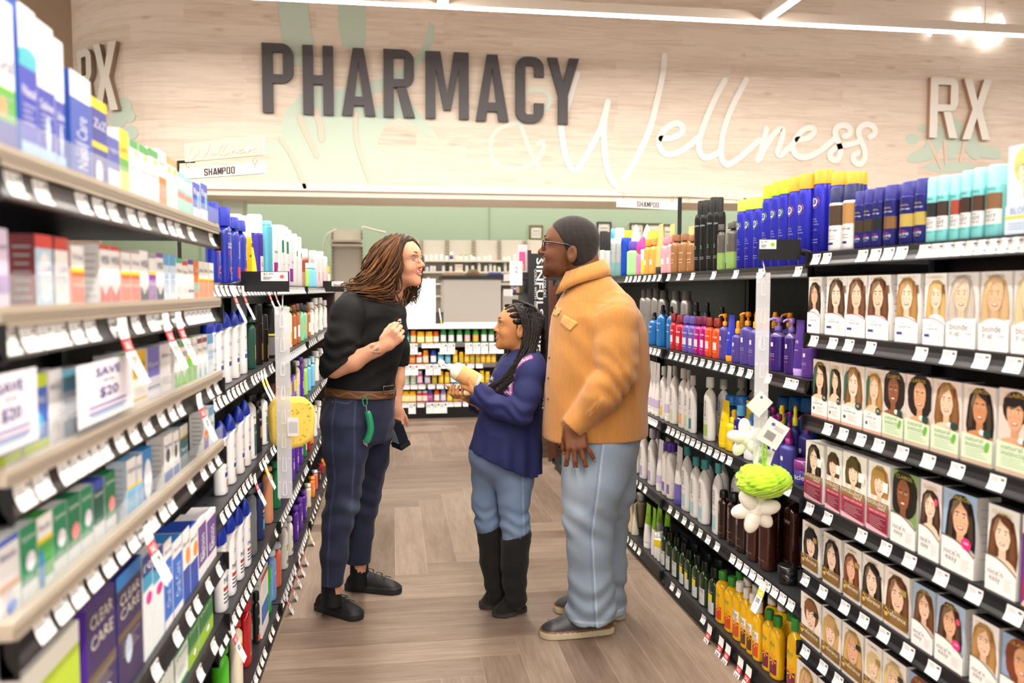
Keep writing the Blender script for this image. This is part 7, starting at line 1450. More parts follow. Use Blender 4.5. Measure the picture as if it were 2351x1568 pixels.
def face_parts(root, base, o, M, s, p, iris='#3a2416', brow='#2a1a12', teeth=True, gaze=(0, 0)):
 W = lambda x, y, z: np.asarray(o)+(np.array([x, y, z])*s) @ M-np.asarray(base)
 mb = MB()
 for sd in (-1, 1):
  c = W(.0745, sd*.031, .009); r = .0128*s; fw = M[0]*1.+M[1]*(gaze[0]+sd*.16)+M[2]*gaze[1]; fw /= np.linalg.norm(fw); F = frame(fw); n = 16; R = [];
  angs = [0.001, .12, .2, .42, .5, .8, 1.2, 1.6, 2.4, 3.1]
  for a in angs: R.append([tuple(c+r*(F[0]*math.cos(a)+F[1]*math.sin(a)*math.cos(2*PI*k/n)+F[2]*math.sin(a)*math.sin(2*PI*k/n))) for k in range(n)])
  cols = ['#080808', '#080808', iris, iris, '#f0ebe4', '#f0ebe4', '#f0ebe4', '#f0ebe4', '#f0ebe4']
  mb.rings(R, n, lambda i, j: cols[i])
 mb.build('eyes', 'gloss', root)
 mb = MB()
 for sd in (-1, 1):
  for up, k in ((1, 1.), (-1, .75)):
   P = [W(.0745+.0136*math.cos(t)*math.cos(.42*k), sd*.031+.0150*math.sin(t), .009+up*(.0072*k)*math.cos(t*.98)) for t in np.linspace(-1.25, 1.25, 9)]
   mb.tube(P, [.0012*s]+[.0024*s]*7+[.0012*s], 6, p['lid'])
   if up > 0 and p.get('lash'): mb.tube([q+M[0]*.0022*s for q in P[1:-1]], .0011*s, 5, '#120c0a')
 mb.build('eyelids', 'skin', root)
 mb = MB()
 for sd in (-1, 1):
  P = [W(.101-.05*abs(t-.35)**1.6-.004, sd*(.012+.040*t), .029+.009*math.sin(t*2.4)) for t in np.linspace(0, 1, 8)]; mb.tube(P, [.0022*s, .003*s, .0032*s, .003*s, .0028*s, .0022*s, .0016*s, .0008*s], 6, brow)
 mb.build('eyebrows', 'suede', root)
 if teeth and p.get('open', 0) > 0:
  mb = MB(); w = .019+.005*p.get('smile', 0); sm = p.get('smile', 0); P = []
  for t in np.linspace(-1, 1, 11):
   y = w*t*.92; z = -.0545+sm*.012*(y/w)**2+p['open']*.12; P.append(W(.0915-.30*y*y/w*.55, y, z))
  mb.tube(P, [.002*s]+[.0042*s]*9+[.002*s], 6, '#f4efe6'); mb.build('teeth', 'gloss', root)
# ---- hand: X along the fingers, Y to the thumb side, Z out of the back of the hand
def hand_fn(o, M, s=1., curls=((.3, .4, .3),)*4, spread=(.14, .03, -.08, -.2), thumb=((.55, .8, -.25), (.85, .45, -.3)), lens=(.043, .026, .021), thr=1.):
 o = np.asarray(o, float); seg = []; roots = [(.086, .031, 0), (.091, .0105, .002), (.087, -.0105, .001), (.078, -.030, -.002)]; fl = (.94, 1.05, .98, .78); rr = (.0094, .0096, .0092, .0081)
 for k in range(4):
  p = np.array(roots[k]); a = 0.; sp = spread[k]; q = p-np.array([.02, .0, .001]); seg.append((q, p, rr[k]*1.15, rr[k]*1.05))
  for j in range(3):
   a += curls[k % len(curls)][j]; dv = np.array([math.cos(a)*math.cos(sp), math.cos(a)*math.sin(sp), -math.sin(a)]); n = p+dv*lens[j]*fl[k]; r0 = rr[k]*(1.03-.07*j); seg.append((p, n, r0, r0*.92)); p = n
 t = np.array([.022, .030, -.006]); d1 = np.array(thumb[0]); d1 = d1/np.linalg.norm(d1); d2 = np.array(thumb[1]); d2 = d2/np.linalg.norm(d2)
 t1 = t+d1*.040; t2 = t1+(d1+d2)/np.linalg.norm(d1+d2)*.030; t3 = t2+d2*.024
 th = [(t, t1, .0150, .0115), (t1, t2, .0112, .0105), (t2, t3, .0104, .0085)]
 def f(P):
  q = ((P-o) @ M.T)/s
  d = smin(rbox(q, (.050, .002, -.001), (.046, .040, .0135), .0125), cone(q, (-.03, 0, 0), (.02, 0, 0), .025, .025), .02)
  d = smin(d, ell(q, (.040, .028, -.008), (.030, .016, .014)), .012)
  for a, b, ra, rb in seg: d = smin(d, cone(q, a, b, ra, rb), .0055)
  e = None
  for a, b, ra, rb in th: g = cone(q, a, b, ra, rb); e = g if e is None else smin(e, g, .005)
  return smin(d, e, .010)*s
 tips = [(seg[4*k+3][1], seg[4*k+3][1]-seg[4*k+3][0]) for k in range(4)]+[(t3, t3-t2)]
 return f, tips
def nail_cols(v, c, o, M, s, tips, col, th_dir=None):
 q = ((v-np.asarray(o)) @ M.T)/s
 for p, dr in tips:
  dr = dr/np.linalg.norm(dr); up = np.array([0, 0, 1.])-dr*dr[2]; up /= np.linalg.norm(up)+1e-9
  cc = p+up*.006-dr*.001; c = blend(c, col, np.exp(-(np.linalg.norm(q-cc, axis=1)/.0062)**6)*.75)
 return c
# ---- shoe: X to the toe, Z up, origin under the heel
def shoe_fn(o, M, L, w, sole, top, toe=.042, mid=.062, ank=.10, heel=0., ax=.19):
 o = np.asarray(o, float)
 def foot(q):
  x = q[:, 0]/L; cy = .10*w*np.sin(x*3); hw = w*(.80+.22*np.sin(np.clip(x, 0, 1)*2.6-.5)); return x, cy, hw
 def f(P):
  q = (P-o) @ M.T; x, cy, hw = foot(q); ex = np.maximum(np.abs(q[:, 0]-L/2)-(L/2-hw), 0); rad = np.sqrt(ex**2+(q[:, 1]-cy)**2)-hw
  ds = np.maximum(rad, np.maximum(-q[:, 2], q[:, 2]-sole))
  if heel: ds = np.maximum(ds, -np.maximum(np.abs(q[:, 0]-L*.37)-L*.12, q[:, 2]-heel))
  up = np.interp(q[:, 0]/L, [0, .12, .3, .45, .62, .8, .95, 1.], [top, top, top*.97, mid*1.08, mid*.92, toe, toe*.78, toe*.3])
  a = np.clip((q[:, 2]-sole)/np.maximum(up-sole, .01), 0, 1.4); du = np.maximum(rad+.006+a**2.2*hw*.62, q[:, 2]-up*1.02); du = np.maximum(du, -q[:, 2]+sole*.5)
  d = smin(ds, du, .003)
  d = smin(d, cone(q, (L*ax, 0, top*.6), (L*ax, 0, top+ank), w*.8, w*.74), .02) if ank else d
  return d*.8
 return f
# ================================================================== MAN in the tan jacket
attrmat('denim', .85, noise=.10, bump=.18, bscale=900., sheen=.08)
attrmat('cloth', .8, noise=.05, bump=.12, bscale=700., sheen=.02)
def cord_mat():
 m = attrmat('corduroy', .9, noise=.08, sheen=.25); nt = m.node_tree; L = nt.links.new; bs = nt.nodes['Principled BSDF']
 tc = N(nt, 'ShaderNodeTexCoord'); w = N(nt, 'ShaderNodeTexWave', wave_type='BANDS', bands_direction='X'); w.inputs['Scale'].default_value = 52.; w.inputs['Distortion'].default_value = .6; w.inputs['Detail'].default_value = 1.; w.inputs['Detail Scale'].default_value = .3
 mp = N(nt, 'ShaderNodeMapping'); mp.inputs['Scale'].default_value = (1, .8, .05); L(tc.outputs['Object'], mp.inputs['Vector']); L(mp.outputs[0], w.inputs['Vector'])
 b = N(nt, 'ShaderNodeBump'); b.inputs['Strength'].default_value = .55; b.inputs['Distance'].default_value = .0025; L(w.outputs['Fac'], b.inputs['Height']); L(b.outputs[0], bs.inputs['Normal'])
cord_mat()
def side_col(v, c0, line_fn, col, w):
 return blend(c0, col, np.exp(-(line_fn(v)/w)**2))
def px_loft(rows, D, back=1.):
 """rows: (py, left px, right px) from the bottom up -> heights, centres, half widths"""
 zs, cs, rx = [], [], []
 for py, a, b in rows:
  A = Q(a, py, D); Bq = Q(b, py, D); zs.append((A[2]+Bq[2])/2); cs.append(((A[0]+Bq[0])/2, D)); rx.append((Bq[0]-A[0])/2)
 return zs, cs, rx
def limb(P, pts, k=.03):
 q = [Q(x, y, D) for x, y, D, w in pts]; r = [w/2/FPX*D for x, y, D, w in pts]; return chain(P, q, r, k)
def make_person(label, basepx, D):
 b = Q(basepx[0], basepx[1], D); b[2] = 0; return b
def finish(name, me, base, label, cat='person'):
 wpos = CR*base[0]+FH*base[1]; o = link(name, me, None, (wpos[0], wpos[1], 0), -TH); return tag(o, label, cat)
def man():
 Dn, Df = Dg(1325, 1462), Dg(1350, 1412); Dm = (Dn+Df)/2+.02; base = make_person('', (1345, 1440), Dm)
 SKIN = '#6b4128'; JK = '#bb7d38'; JE = '#8594a5'
 # ---------------- skin
 M = frame((-1, .16, .10)); s = 1.07; o = Q(1307, 570, Dm); o[1] = Dm
 hp = dict(ear=(-.020, -.024), nose=.82, nw=1.35, lip=1.1, smile=.9, open=.006, jw=.054, fw=.066, chin=.018, cheek=-.004, lid=mixc(SKIN, '#2a140a', .2), neck=(o+np.array([.055, 0, -.05]), o+np.array([.082, 0, -.17]), .066, .075))
 hf = head_fn(o, M, s, hp)
 v, f = surface(hf, o-np.array([.16, .12, .19]), o+np.array([.17, .12, .15]), .0026)
 c = head_cols(o, M, s, hp, SKIN, '#9a5a4c', v); q = ((v-o) @ M.T)/s
 c = blend(c, '#3a2218', .55*sstep(-q[:, 2], .035, .06)*sstep(q[:, 0], -.0, .05)*(1-np.exp(-((q[:, 1]/.024)**2+((q[:, 2]+.058)/.014)**2)))*.5)
 pieces = [(v, f, c)]
 sh, elb, wr = Q(1424, 722, Dm-.17), Q(1424, 868, Dm-.21), Q(1322, 972, Dm-.20)
 hipn, kn, an = Q(1375, 1010, Dn+.06), Q(1355, 1200, Dn+.04), Q(1365, 1405, Dn+.03); hipf, kf, af = Q(1390, 1010, Df-.05), Q(1395, 1200, Df), Q(1400, 1385, Df)
 sf = sh+np.array([-.06, .36, 0]); ef = sf+np.array([.02, .05, -.28]); wf = ef+np.array([-.08, -.02, -.25])
 trunk = [Q(1375, 650, Dm), Q(1375, 760, Dm), Q(1370, 900, Dm), Q(1380, 1000, Dm)]
 def inner(P):
  d = chain(P, trunk, [.06, .12, .13, .13], .05)
  for a in ([sh, elb, wr], [sf, ef, wf]): d = smin(d, chain(P, [trunk[1]*.6+a[0]*.4]+a, [.06, .05, .042, .034], .02), .02)
  for a in ([hipn, kn, an], [hipf, kf, af]): d = smin(d, chain(P, a, [.075, .05, .04], .02), .03)
  return d
 pieces.append(solid(inner, base+np.array([-.35, -.42, .05]), base+np.array([.35, .42, 1.5]), .009, SKIN))
 ho = Q(1322, 985, Dm-.205); tip = Q(1328, 1062, Dm-.235); X = tip-ho; X /= np.linalg.norm(X); Y = np.array([-1., 0, 0]); Y -= X*(Y @ X); Y /= np.linalg.norm(Y); Z = np.array([0, -1., 0]); Z -= X*(Z @ X)+Y*(Z @ Y); Z /= np.linalg.norm(Z); HM = np.stack([X, Y, Z])
 hfn, tips = hand_fn(ho-X*.022, HM, 1.08, ((.3, .3, .2), (.2, .2, .15), (.15, .2, .15), (.2, .25, .15)), (.20, .0, -.24, -.5), thumb=((.8, .3, -.55), (.95, .0, -.4)))
 v, f = surface(hfn, ho-np.array([.09, .07, .15]), ho+np.array([.10, .07, .06]), .0024); c = base_col(v, '#744529'); c = nail_cols(v, c, ho-X*.022, HM, 1.08, tips, '#c79a80'); pieces.append((v, f, c))
 h2 = wf; X2 = np.array([-.15, 0, -1]); X2 /= np.linalg.norm(X2); M2 = np.stack([X2, np.array([-1, 0, .15])/1.011, np.array([0, 1., 0])]); g2, _ = hand_fn(h2, M2, .95, ((.4, .5, .4),)*4)
 pieces.append(solid(g2, h2-np.array([.12, .08, .24]), h2+np.array([.1, .08, .05]), .004, SKIN))
 root = finish('person', body_mesh('person', pieces, 'skin', base), base, 'tall smiling man in tan corduroy overshirt and light jeans, hand resting on his thigh')
 face_parts(root, base, o, M, s, hp, brow='#1e120c', gaze=(-.1, -.1))
 # ---------------- cropped hair
 def hair(P):
  q = ((P-o) @ M.T)/s; d = ell(q, (-.012, 0, .036), (.1035, .0805, .0905)); d = smin(d, ell(q, (-.05, 0, -.02), (.058, .066, .075)), .02)
  line = q[:, 0]*.95+.0-.062-.45*np.maximum(0, q[:, 2]-.06)*0; front = q[:, 0]-np.interp(q[:, 2], [-.02, .02, .05, .075, .10], [.012, .020, .046, .072, .083])+.12*np.maximum(0, .03-np.abs(q[:, 1]))
  low = -(q[:, 2]+np.where(q[:, 0] < -.02, .088, .088+(q[:, 0]+.02)*-1.55)); return smax(smax(d, front, .008), low, .006)*s+.0011*wob(P, 420, 3)
 def hcol(v):
  c = base_col(v, '#1f1714'); return blend(c, '#5a5450', .18*np.clip(wob(v, 300, 9), 0, 1))
 link('hair', body_mesh('hair', [solid(hair, o-np.array([.14, .1, .14]), o+np.array([.15, .1, .16]), .0028, hcol)], 'suede', base), root)
 # ---------------- glasses
 W = lambda x, y, z: o+(np.array([x, y, z])*s) @ M-base
 mb = MB()
 for sd in (-1, 1):
  mb.tube([W(.104-.006*abs(math.cos(t)), sd*.034+.025*math.cos(t)*1., .006+.017*math.sin(t)) for t in np.linspace(0, 2*PI, 17)], .0018, 6, '#16161a')
  mb.tube([W(.098, sd*.060, .014), W(.06, sd*.074, .014), W(.0, sd*.079, .010), W(-.014, sd*.081, .004)], [.0016, .0024, .0026, .002], 6, '#1a1a1e')
 mb.tube([W(.105, -.010, .012), W(.110, 0, .014), W(.105, .010, .012)], .0016, 6, '#16161a'); gl = mb.build('glasses', 'gloss', root)
 mb = MB()
 for sd in (-1, 1): mb.poly([tuple(W(.1035-.006*abs(math.cos(t)), sd*.034+.024*math.cos(t), .006+.016*math.sin(t))) for t in np.linspace(0, 2*PI, 14)[:-1]], '#dfe6ea')
 mb.build('lenses', 'clear_plastic', gl)
 # ---------------- overshirt
 rows = [(1003, 1246, 1484), (950, 1249, 1486), (900, 1252, 1487), (850, 1255, 1488), (800, 1258, 1488), (760, 1262, 1484), (725, 1268, 1474), (690, 1282, 1452), (660, 1300, 1425), (632, 1322, 1398), (606, 1338, 1385)]
 zs, cs, rx = px_loft(rows, Dm); ry = [.195, .20, .20, .20, .195, .19, .18, .15, .12, .085, .065]; cs = [(x, Dm-.0) for x, _ in cs]
 cuffA, cuffB = Q(1345, 948, Dm-.195), Q(1312, 984, Dm-.20)
 def jacket(P):
  z = P[:, 2]; d = loft(P, zs, cs, rx, ry, 0., 2.25, .012)
  back = Q(1484, 850, Dm);
  a = chain(P, [Q(1418, 712, Dm-.10), Q(1415, 742, Dm-.165), Q(1417, 800, Dm-.20), Q(1418, 852, Dm-.215), Q(1384, 905, Dm-.225), cuffA], [.075, .083, .079, .074, .066, .056], .03)
  ax = (Q(1417, 852, Dm-.215)-P); el = np.exp(-((P-Q(1412, 870, Dm-.22))**2).sum(1)/.012)
  t = (P-Q(1417, 860, Dm-.215)) @ np.array([.62, 0, .78]); a = a+.008*el*np.sin(t*105+2.2*np.sin(P[:, 0]*30))+.0035*wob(P, 26, 11)-.004*crease(P, 17, 78, 2)
  cf = cone(P, cuffA, cuffB, .054, .050); cf = smax(cf, (P-cuffB) @ ((cuffB-cuffA)/np.linalg.norm(cuffB-cuffA)), .004)
  a = smin(a, cf, .006)
  b = chain(P, [sf+np.array([.02, -.08, .02]), sf, ef, wf+np.array([.01, 0, .03])], [.085, .085, .07, .055], .03)
  d = d+(.006*wob(P*np.array([1, 1, .45]), 15, 5)-.005*crease(P*np.array([1, 1, .6]), 11, 77, 2))*sstep(-z, -1.42, -1.30)
  dr = (P-Q(1395, 760, Dm-.2)); d = d+.006*np.exp(-(dr**2).sum(1)/.02)*np.sin((dr @ np.array([.75, 0, .66]))*70)
  d = smin(d, a, .022); d = smin(d, b, .03)
  arm = np.linalg.norm(P-Q(1412, 722, Dm-.13), axis=1); d = d+.003*np.exp(-((arm-.098)/.004)**2)*(P[:, 1] < Dm-.06)
  yz = Q(1380, 694, Dm)[2]+.0*P[:, 0]; d = d+.002*np.exp(-((z-yz+.10*(P[:, 0]-base[0]))/.004)**2)*(P[:, 1] < Dm-.02)*(P[:, 0] > base[0]-.05)
  hem = zs[0]+.006-.035*sstep(-(P[:, 0]-base[0]), .06, .16)+.02*np.abs(P[:, 0]-base[0]-.08); return smax(d, hem-z, .004)
 def jcol(v):
  c = base_col(v, JK); c = blend(c, '#cd944a', .30*np.clip(.5+.6*wob(v, 14, 21), 0, 1)); c = blend(c, '#a86f30', .22*np.clip(wob(v, 22, 31), 0, 1)); return c
 jk = link('overshirt', body_mesh('overshirt', [solid(jacket, base+np.array([-.27, -.38, .72]), base+np.array([.30, .36, 1.47]), .0052, jcol)], 'corduroy', base), root)
 mb = MB(); nc = np.array([o[0]+.062, Dm, 0])-base
 def leaf(a0, a1, sgn):
  n = 12; top = []; bot = []
  for k in range(n+1):
   t = a0+(a1-a0)*k/n; fx = math.cos(t); fy = math.sin(t); zt = Q(1330, 628, Dm)[2]+.058*(.5+.5*fx)-.0; top.append(np.array([nc[0]+.082*fx, nc[1]+.080*fy, zt]))
   w = .062+.03*max(0, -fx)**2; bot.append(np.array([nc[0]+.108*fx-.012*max(0, -fx), nc[1]+.108*fy, zt-w]))
  return top, bot
 for a0, a1 in ((-.02, -PI+.42), (.02, PI-.42)):
  T, Bm = leaf(a0, a1, 1); rings = []
  for t, b in zip(T, Bm):
   m = (t+b)/2; outw = np.array([m[0]-nc[0], m[1]-nc[1], 0]); outw /= np.linalg.norm(outw)+1e-9; th = .0045
   rings.append([tuple(t-outw*.006), tuple(t+outw*th+np.array([0, 0, .004])), tuple(m+outw*(th+.006)), tuple(b+outw*(th+.002)), tuple(b-outw*.002), tuple(m+outw*.0)])
  mb.rings(rings if a1 > 0 else rings, 6, '#c68840')
 cl = mb.build('collar', 'corduroy', jk)
 def patch(name, pts, Dp, th, col):
  """bent cloth patch: pts px corners (tl,tr,br,bl), pushed out to the cloth surface"""
  mb = MB(); nu, nv = 8, 5; G = []
  for j in range(nv+1):
   for i in range(nu+1):
    u, w = i/nu, j/nv; p = np.array(pts[0])*(1-u)*(1-w)+np.array(pts[1])*u*(1-w)+np.array(pts[2])*u*w+np.array(pts[3])*(1-u)*w
    lo, hi = Dp-.12, Dp+.16
    a = Q(p[0], p[1], lo); b_ = Q(p[0], p[1], hi); ts = np.linspace(0, 1, 60); L_ = a+(b_-a)*ts[:, None]; dd = jacket(L_); k = np.argmax(dd < 0); G.append(L_[k]-base+np.array([0, -th*(1.2 if j == nv else 1), 0]))
  n = len(G); back = [g+np.array([0, th+.004, 0]) for g in G]; fs = []
  for j in range(nv):
   for i in range(nu): a = j*(nu+1)+i; fs.append((a, a+nu+1, a+nu+2, a+1)); fs.append((n+a, n+a+1, n+a+nu+2, n+a+nu+1))
  for i in range(nu): fs.append((i, i+1, n+i+1, n+i)); a = nv*(nu+1)+i; fs.append((a, n+a, n+a+1, a+1))
  for j in range(nv): a = j*(nu+1); fs.append((a, n+a, n+a+nu+1, a+nu+1)); a += nu; fs.append((a, a+nu+1, n+a+nu+1, n+a))
  mb.add(G+back, fs, col, True); return mb.build(name, 'corduroy', jk)
 patch('pocket_flap', [(1294, 722), (1327, 741), (1308, 760), (1285, 742)], Dm-.12, .006, '#d39c55'); patch('pocket_flap', [(1274, 704), (1290, 708), (1281, 726), (1268, 724)], Dm-.02, .005, '#d39c55')
 patch('cuff_placket', [(1382, 905), (1392, 915), (1352, 960), (1343, 950)], Dm-.24, .003, '#c98f4a')
 def btn(px, py, D0):
  a = Q(px, py, D0-.12); b_ = Q(px, py, D0+.2); L_ = a+(b_-a)*np.linspace(0, 1, 160)[:, None]; k = np.argmax(jacket(L_) < 0); p = L_[k]-base; mb = MB()
  mb.lathe([(0, .0055), (.0025, .0055), (.003, .004)], 10, '#4a3826'); vv = [(x, -z, y) for x, y, z in mb.v]; mb.v = vv; b2 = mb.build('button', 'gloss', jk, tuple(p+np.array([0, -.001, 0])))
 for px, py in ((1299, 672), (1283, 722), (1262, 822), (1260, 868), (1259, 916), (1355, 958), (1324, 988)): btn(px, py, Dm-.1)
 # ---------------- jeans
 jr = [(1118, 1292, 1428), (1060, 1292, 1448), (1000, 1292, 1468), (965, 1296, 1470)]; jz, jc, jx = px_loft(jr, Dm); jy = [.14, .16, .17, .165]
 def jeans(P):
  z = P[:, 2]; n = limb(P, [(1375, 1030, Dn+.07, 150), (1362, 1110, Dn+.05, 140), (1352, 1180, Dn+.04, 114), (1354, 1260, Dn+.035, 98), (1357, 1340, Dn+.03, 99), (1358, 1395, Dn+.03, 108), (1359, 1440, Dn+.03, 112)])
  g = limb(P, [(1400, 1030, Df-.06, 130), (1395, 1120, Df-.03, 120), (1388, 1200, Df, 100), (1388, 1300, Df, 96), (1390, 1400, Df, 94), (1390, 1430, Df, 96)])
  n = smax(n, Q(1358, 1422, Dn)[2]+.02*(P[:, 0]-base[0])-z, .004); g = smax(g, Q(1390, 1392, Df)[2]-z, .004)
  d = smin(smin(n, g, .02), loft(P, jz, jc, jx, jy, 0., 2.2, .03), .03)
  low = sstep(-z, -.33, -.12); d = d+.0055*low*np.sin(z*78+3.2*np.sin(P[:, 0]*22+1)+P[:, 1]*9)*.9+.003*wob(P*np.array([1, 1, .5]), 17, 41)-.005*crease(P*np.array([.8, 1, 1]), 14, 43, 2)
  kz = Q(1350, 1195, Dn)[2]; d = d+.005*np.exp(-((z-kz)/.09)**2)*np.sin(z*62+2.5*(P[:, 0]-base[0])*18)
  side = np.abs(P[:, 0]-np.interp(z, [.05, .45, .8, .95], [Q(1363, 1415, Dn)[0], Q(1352, 1200, Dn)[0], Q(1376, 1080, Dn)[0], Q(1386, 1000, Dn)[0]])); return d+.0022*np.exp(-(side/.003)**2)*(P[:, 1] < Dn+.05)
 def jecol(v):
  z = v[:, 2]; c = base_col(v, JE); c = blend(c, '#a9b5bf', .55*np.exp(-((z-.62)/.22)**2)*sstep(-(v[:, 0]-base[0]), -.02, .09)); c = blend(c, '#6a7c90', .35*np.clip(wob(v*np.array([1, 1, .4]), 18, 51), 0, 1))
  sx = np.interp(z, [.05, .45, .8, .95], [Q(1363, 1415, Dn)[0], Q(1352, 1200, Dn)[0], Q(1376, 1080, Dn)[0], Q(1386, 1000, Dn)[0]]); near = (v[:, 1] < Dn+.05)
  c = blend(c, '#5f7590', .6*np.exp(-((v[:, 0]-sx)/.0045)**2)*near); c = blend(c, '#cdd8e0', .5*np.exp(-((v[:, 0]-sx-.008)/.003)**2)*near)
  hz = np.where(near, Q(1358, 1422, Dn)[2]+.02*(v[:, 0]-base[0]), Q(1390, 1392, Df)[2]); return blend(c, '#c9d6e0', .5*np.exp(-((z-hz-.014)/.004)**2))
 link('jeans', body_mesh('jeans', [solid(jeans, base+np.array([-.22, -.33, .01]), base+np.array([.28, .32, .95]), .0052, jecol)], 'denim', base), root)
 # ---------------- shoes
 def shoe(hx, hy, tx, ty, nm):
  h = np.array(onZ(hx, hy, 0)); t = np.array(onZ(tx, ty, 0)); a = np.array([h @ CR, h @ FH, 0]); b_ = np.array([t @ CR, t @ FH, 0]); X = (b_-a); L = np.linalg.norm(X); X /= L; Mx = np.stack([X, np.array([-X[1], X[0], 0]), np.array([0, 0, 1.])])
  fn = shoe_fn(a, Mx, L, .050, .030, .10, toe=.066, mid=.098, ank=.04)
  def col(v):
   q = (v-a) @ Mx.T; c = base_col(v, '#6b4020'); x = q[:, 0]/L; lim = np.interp(x, [0, .12, .25, .45, .62, .70], [.034, .036, .044, .052, .066, .2]); m = (q[:, 2] < lim); c[m] = lin('#35353a'); c[(q[:, 2] < .0305)] = lin('#d3c6a6'); rim = np.abs(q[:, 2]-.031) < .0028; c[rim] = lin('#7d5a34'); c = blend(c, '#8a5428', .5*(q[:, 2] > lim)*np.clip(wob(v, 40, 5), 0, 1)); return c
  sh_ = link('shoe', body_mesh('shoe', [solid(fn, np.minimum(a, b_)-np.array([.09, .09, .005]), np.maximum(a, b_)+np.array([.09, .09, .2]), .004, col)], 'leather', base), root)
  mb = MB()
  for k in range(3):
   c = a+X*L*(.66-.06*k)+np.array([0, 0, .078+.007*k])-base; sd = Mx[1]; mb.tube([c+sd*.026-np.array([0, 0, .008]), c+np.array([0, 0, .006]), c-sd*.026-np.array([0, 0, .008])], .0022, 6, '#1d1714')
  mb.build('laces', 'cloth', sh_)
 shoe(1410, 1449, 1238, 1461, 'n'); shoe(1436, 1420, 1271, 1398, 'f')
 r0 = ho-X*.022+np.array([0, 0, 0]); rp = r0+X*.094*.98+Y*.0105*.98; fd = X; mb = MB(); rp = ho-X*.022+(np.array([.103, -.0135, -.002])*.98) @ HM-base; ax = X*math.cos(-.26)+Y*math.sin(-.26); u = np.cross(ax, Z); mb.tube([rp+(u*math.cos(t)+Z*math.sin(t))*.0104 for t in np.linspace(0, 2*PI, 15)], .0016, 6, '#d8d4cc'); mb.build('ring', 'chrome', root)
 return root
man()
# ================================================================== WOMAN in black
def strands(mb, ga, gb, n, seed, r, cols, wave=.006, wf=9., bulge=.03, base=None, m=16, taper=.35, D0=0, jit=.012):
 """locks of hair: paths blended between two guide curves of (px, py, D) control points"""
 R_ = random.Random(seed)
 A = smooth_path([Q(*p) for p in ga], 6); Bb = smooth_path([Q(*p) for p in gb], 6); K_ = min(len(A), len(Bb))
 for i in range(n):
  t = (i+R_.uniform(.2, .8))/n; ph = R_.uniform(0, 6.28); L = R_.uniform(.86, 1.0); P = []; j1, j2 = R_.uniform(-1, 1)*jit, R_.uniform(-1, 1)*jit
  for k in range(m):
   u = k/(m-1)*L*(K_-1); a = int(min(u, K_-2)); f = u-a; pa = A[a]*(1-f)+A[a+1]*f; pb = Bb[a]*(1-f)+Bb[a+1]*f; q = pa*(1-t)+pb*t; s = k/(m-1)
   w = wave*s**1.1; q = q+np.array([w*math.sin(wf*s+ph)+j1*s, -bulge*math.sin(PI*t)*(.4+.6*s)+w*math.cos(wf*s+ph)+j2*s*.6, w*.4*math.sin(wf*s*1.3+ph)]); P.append(q-base)
  rr = [r*(1-(1-taper)*(k/(m-1))**2)*(.55 if k == 0 else 1) for k in range(m)]; c = mixc(cols[0], cols[1], R_.random()**1.3)
  mb.tube(P, rr, 6, c)
attrmat('cloth_black', .75, noise=.05, bump=.15, bscale=800., spec=.3)
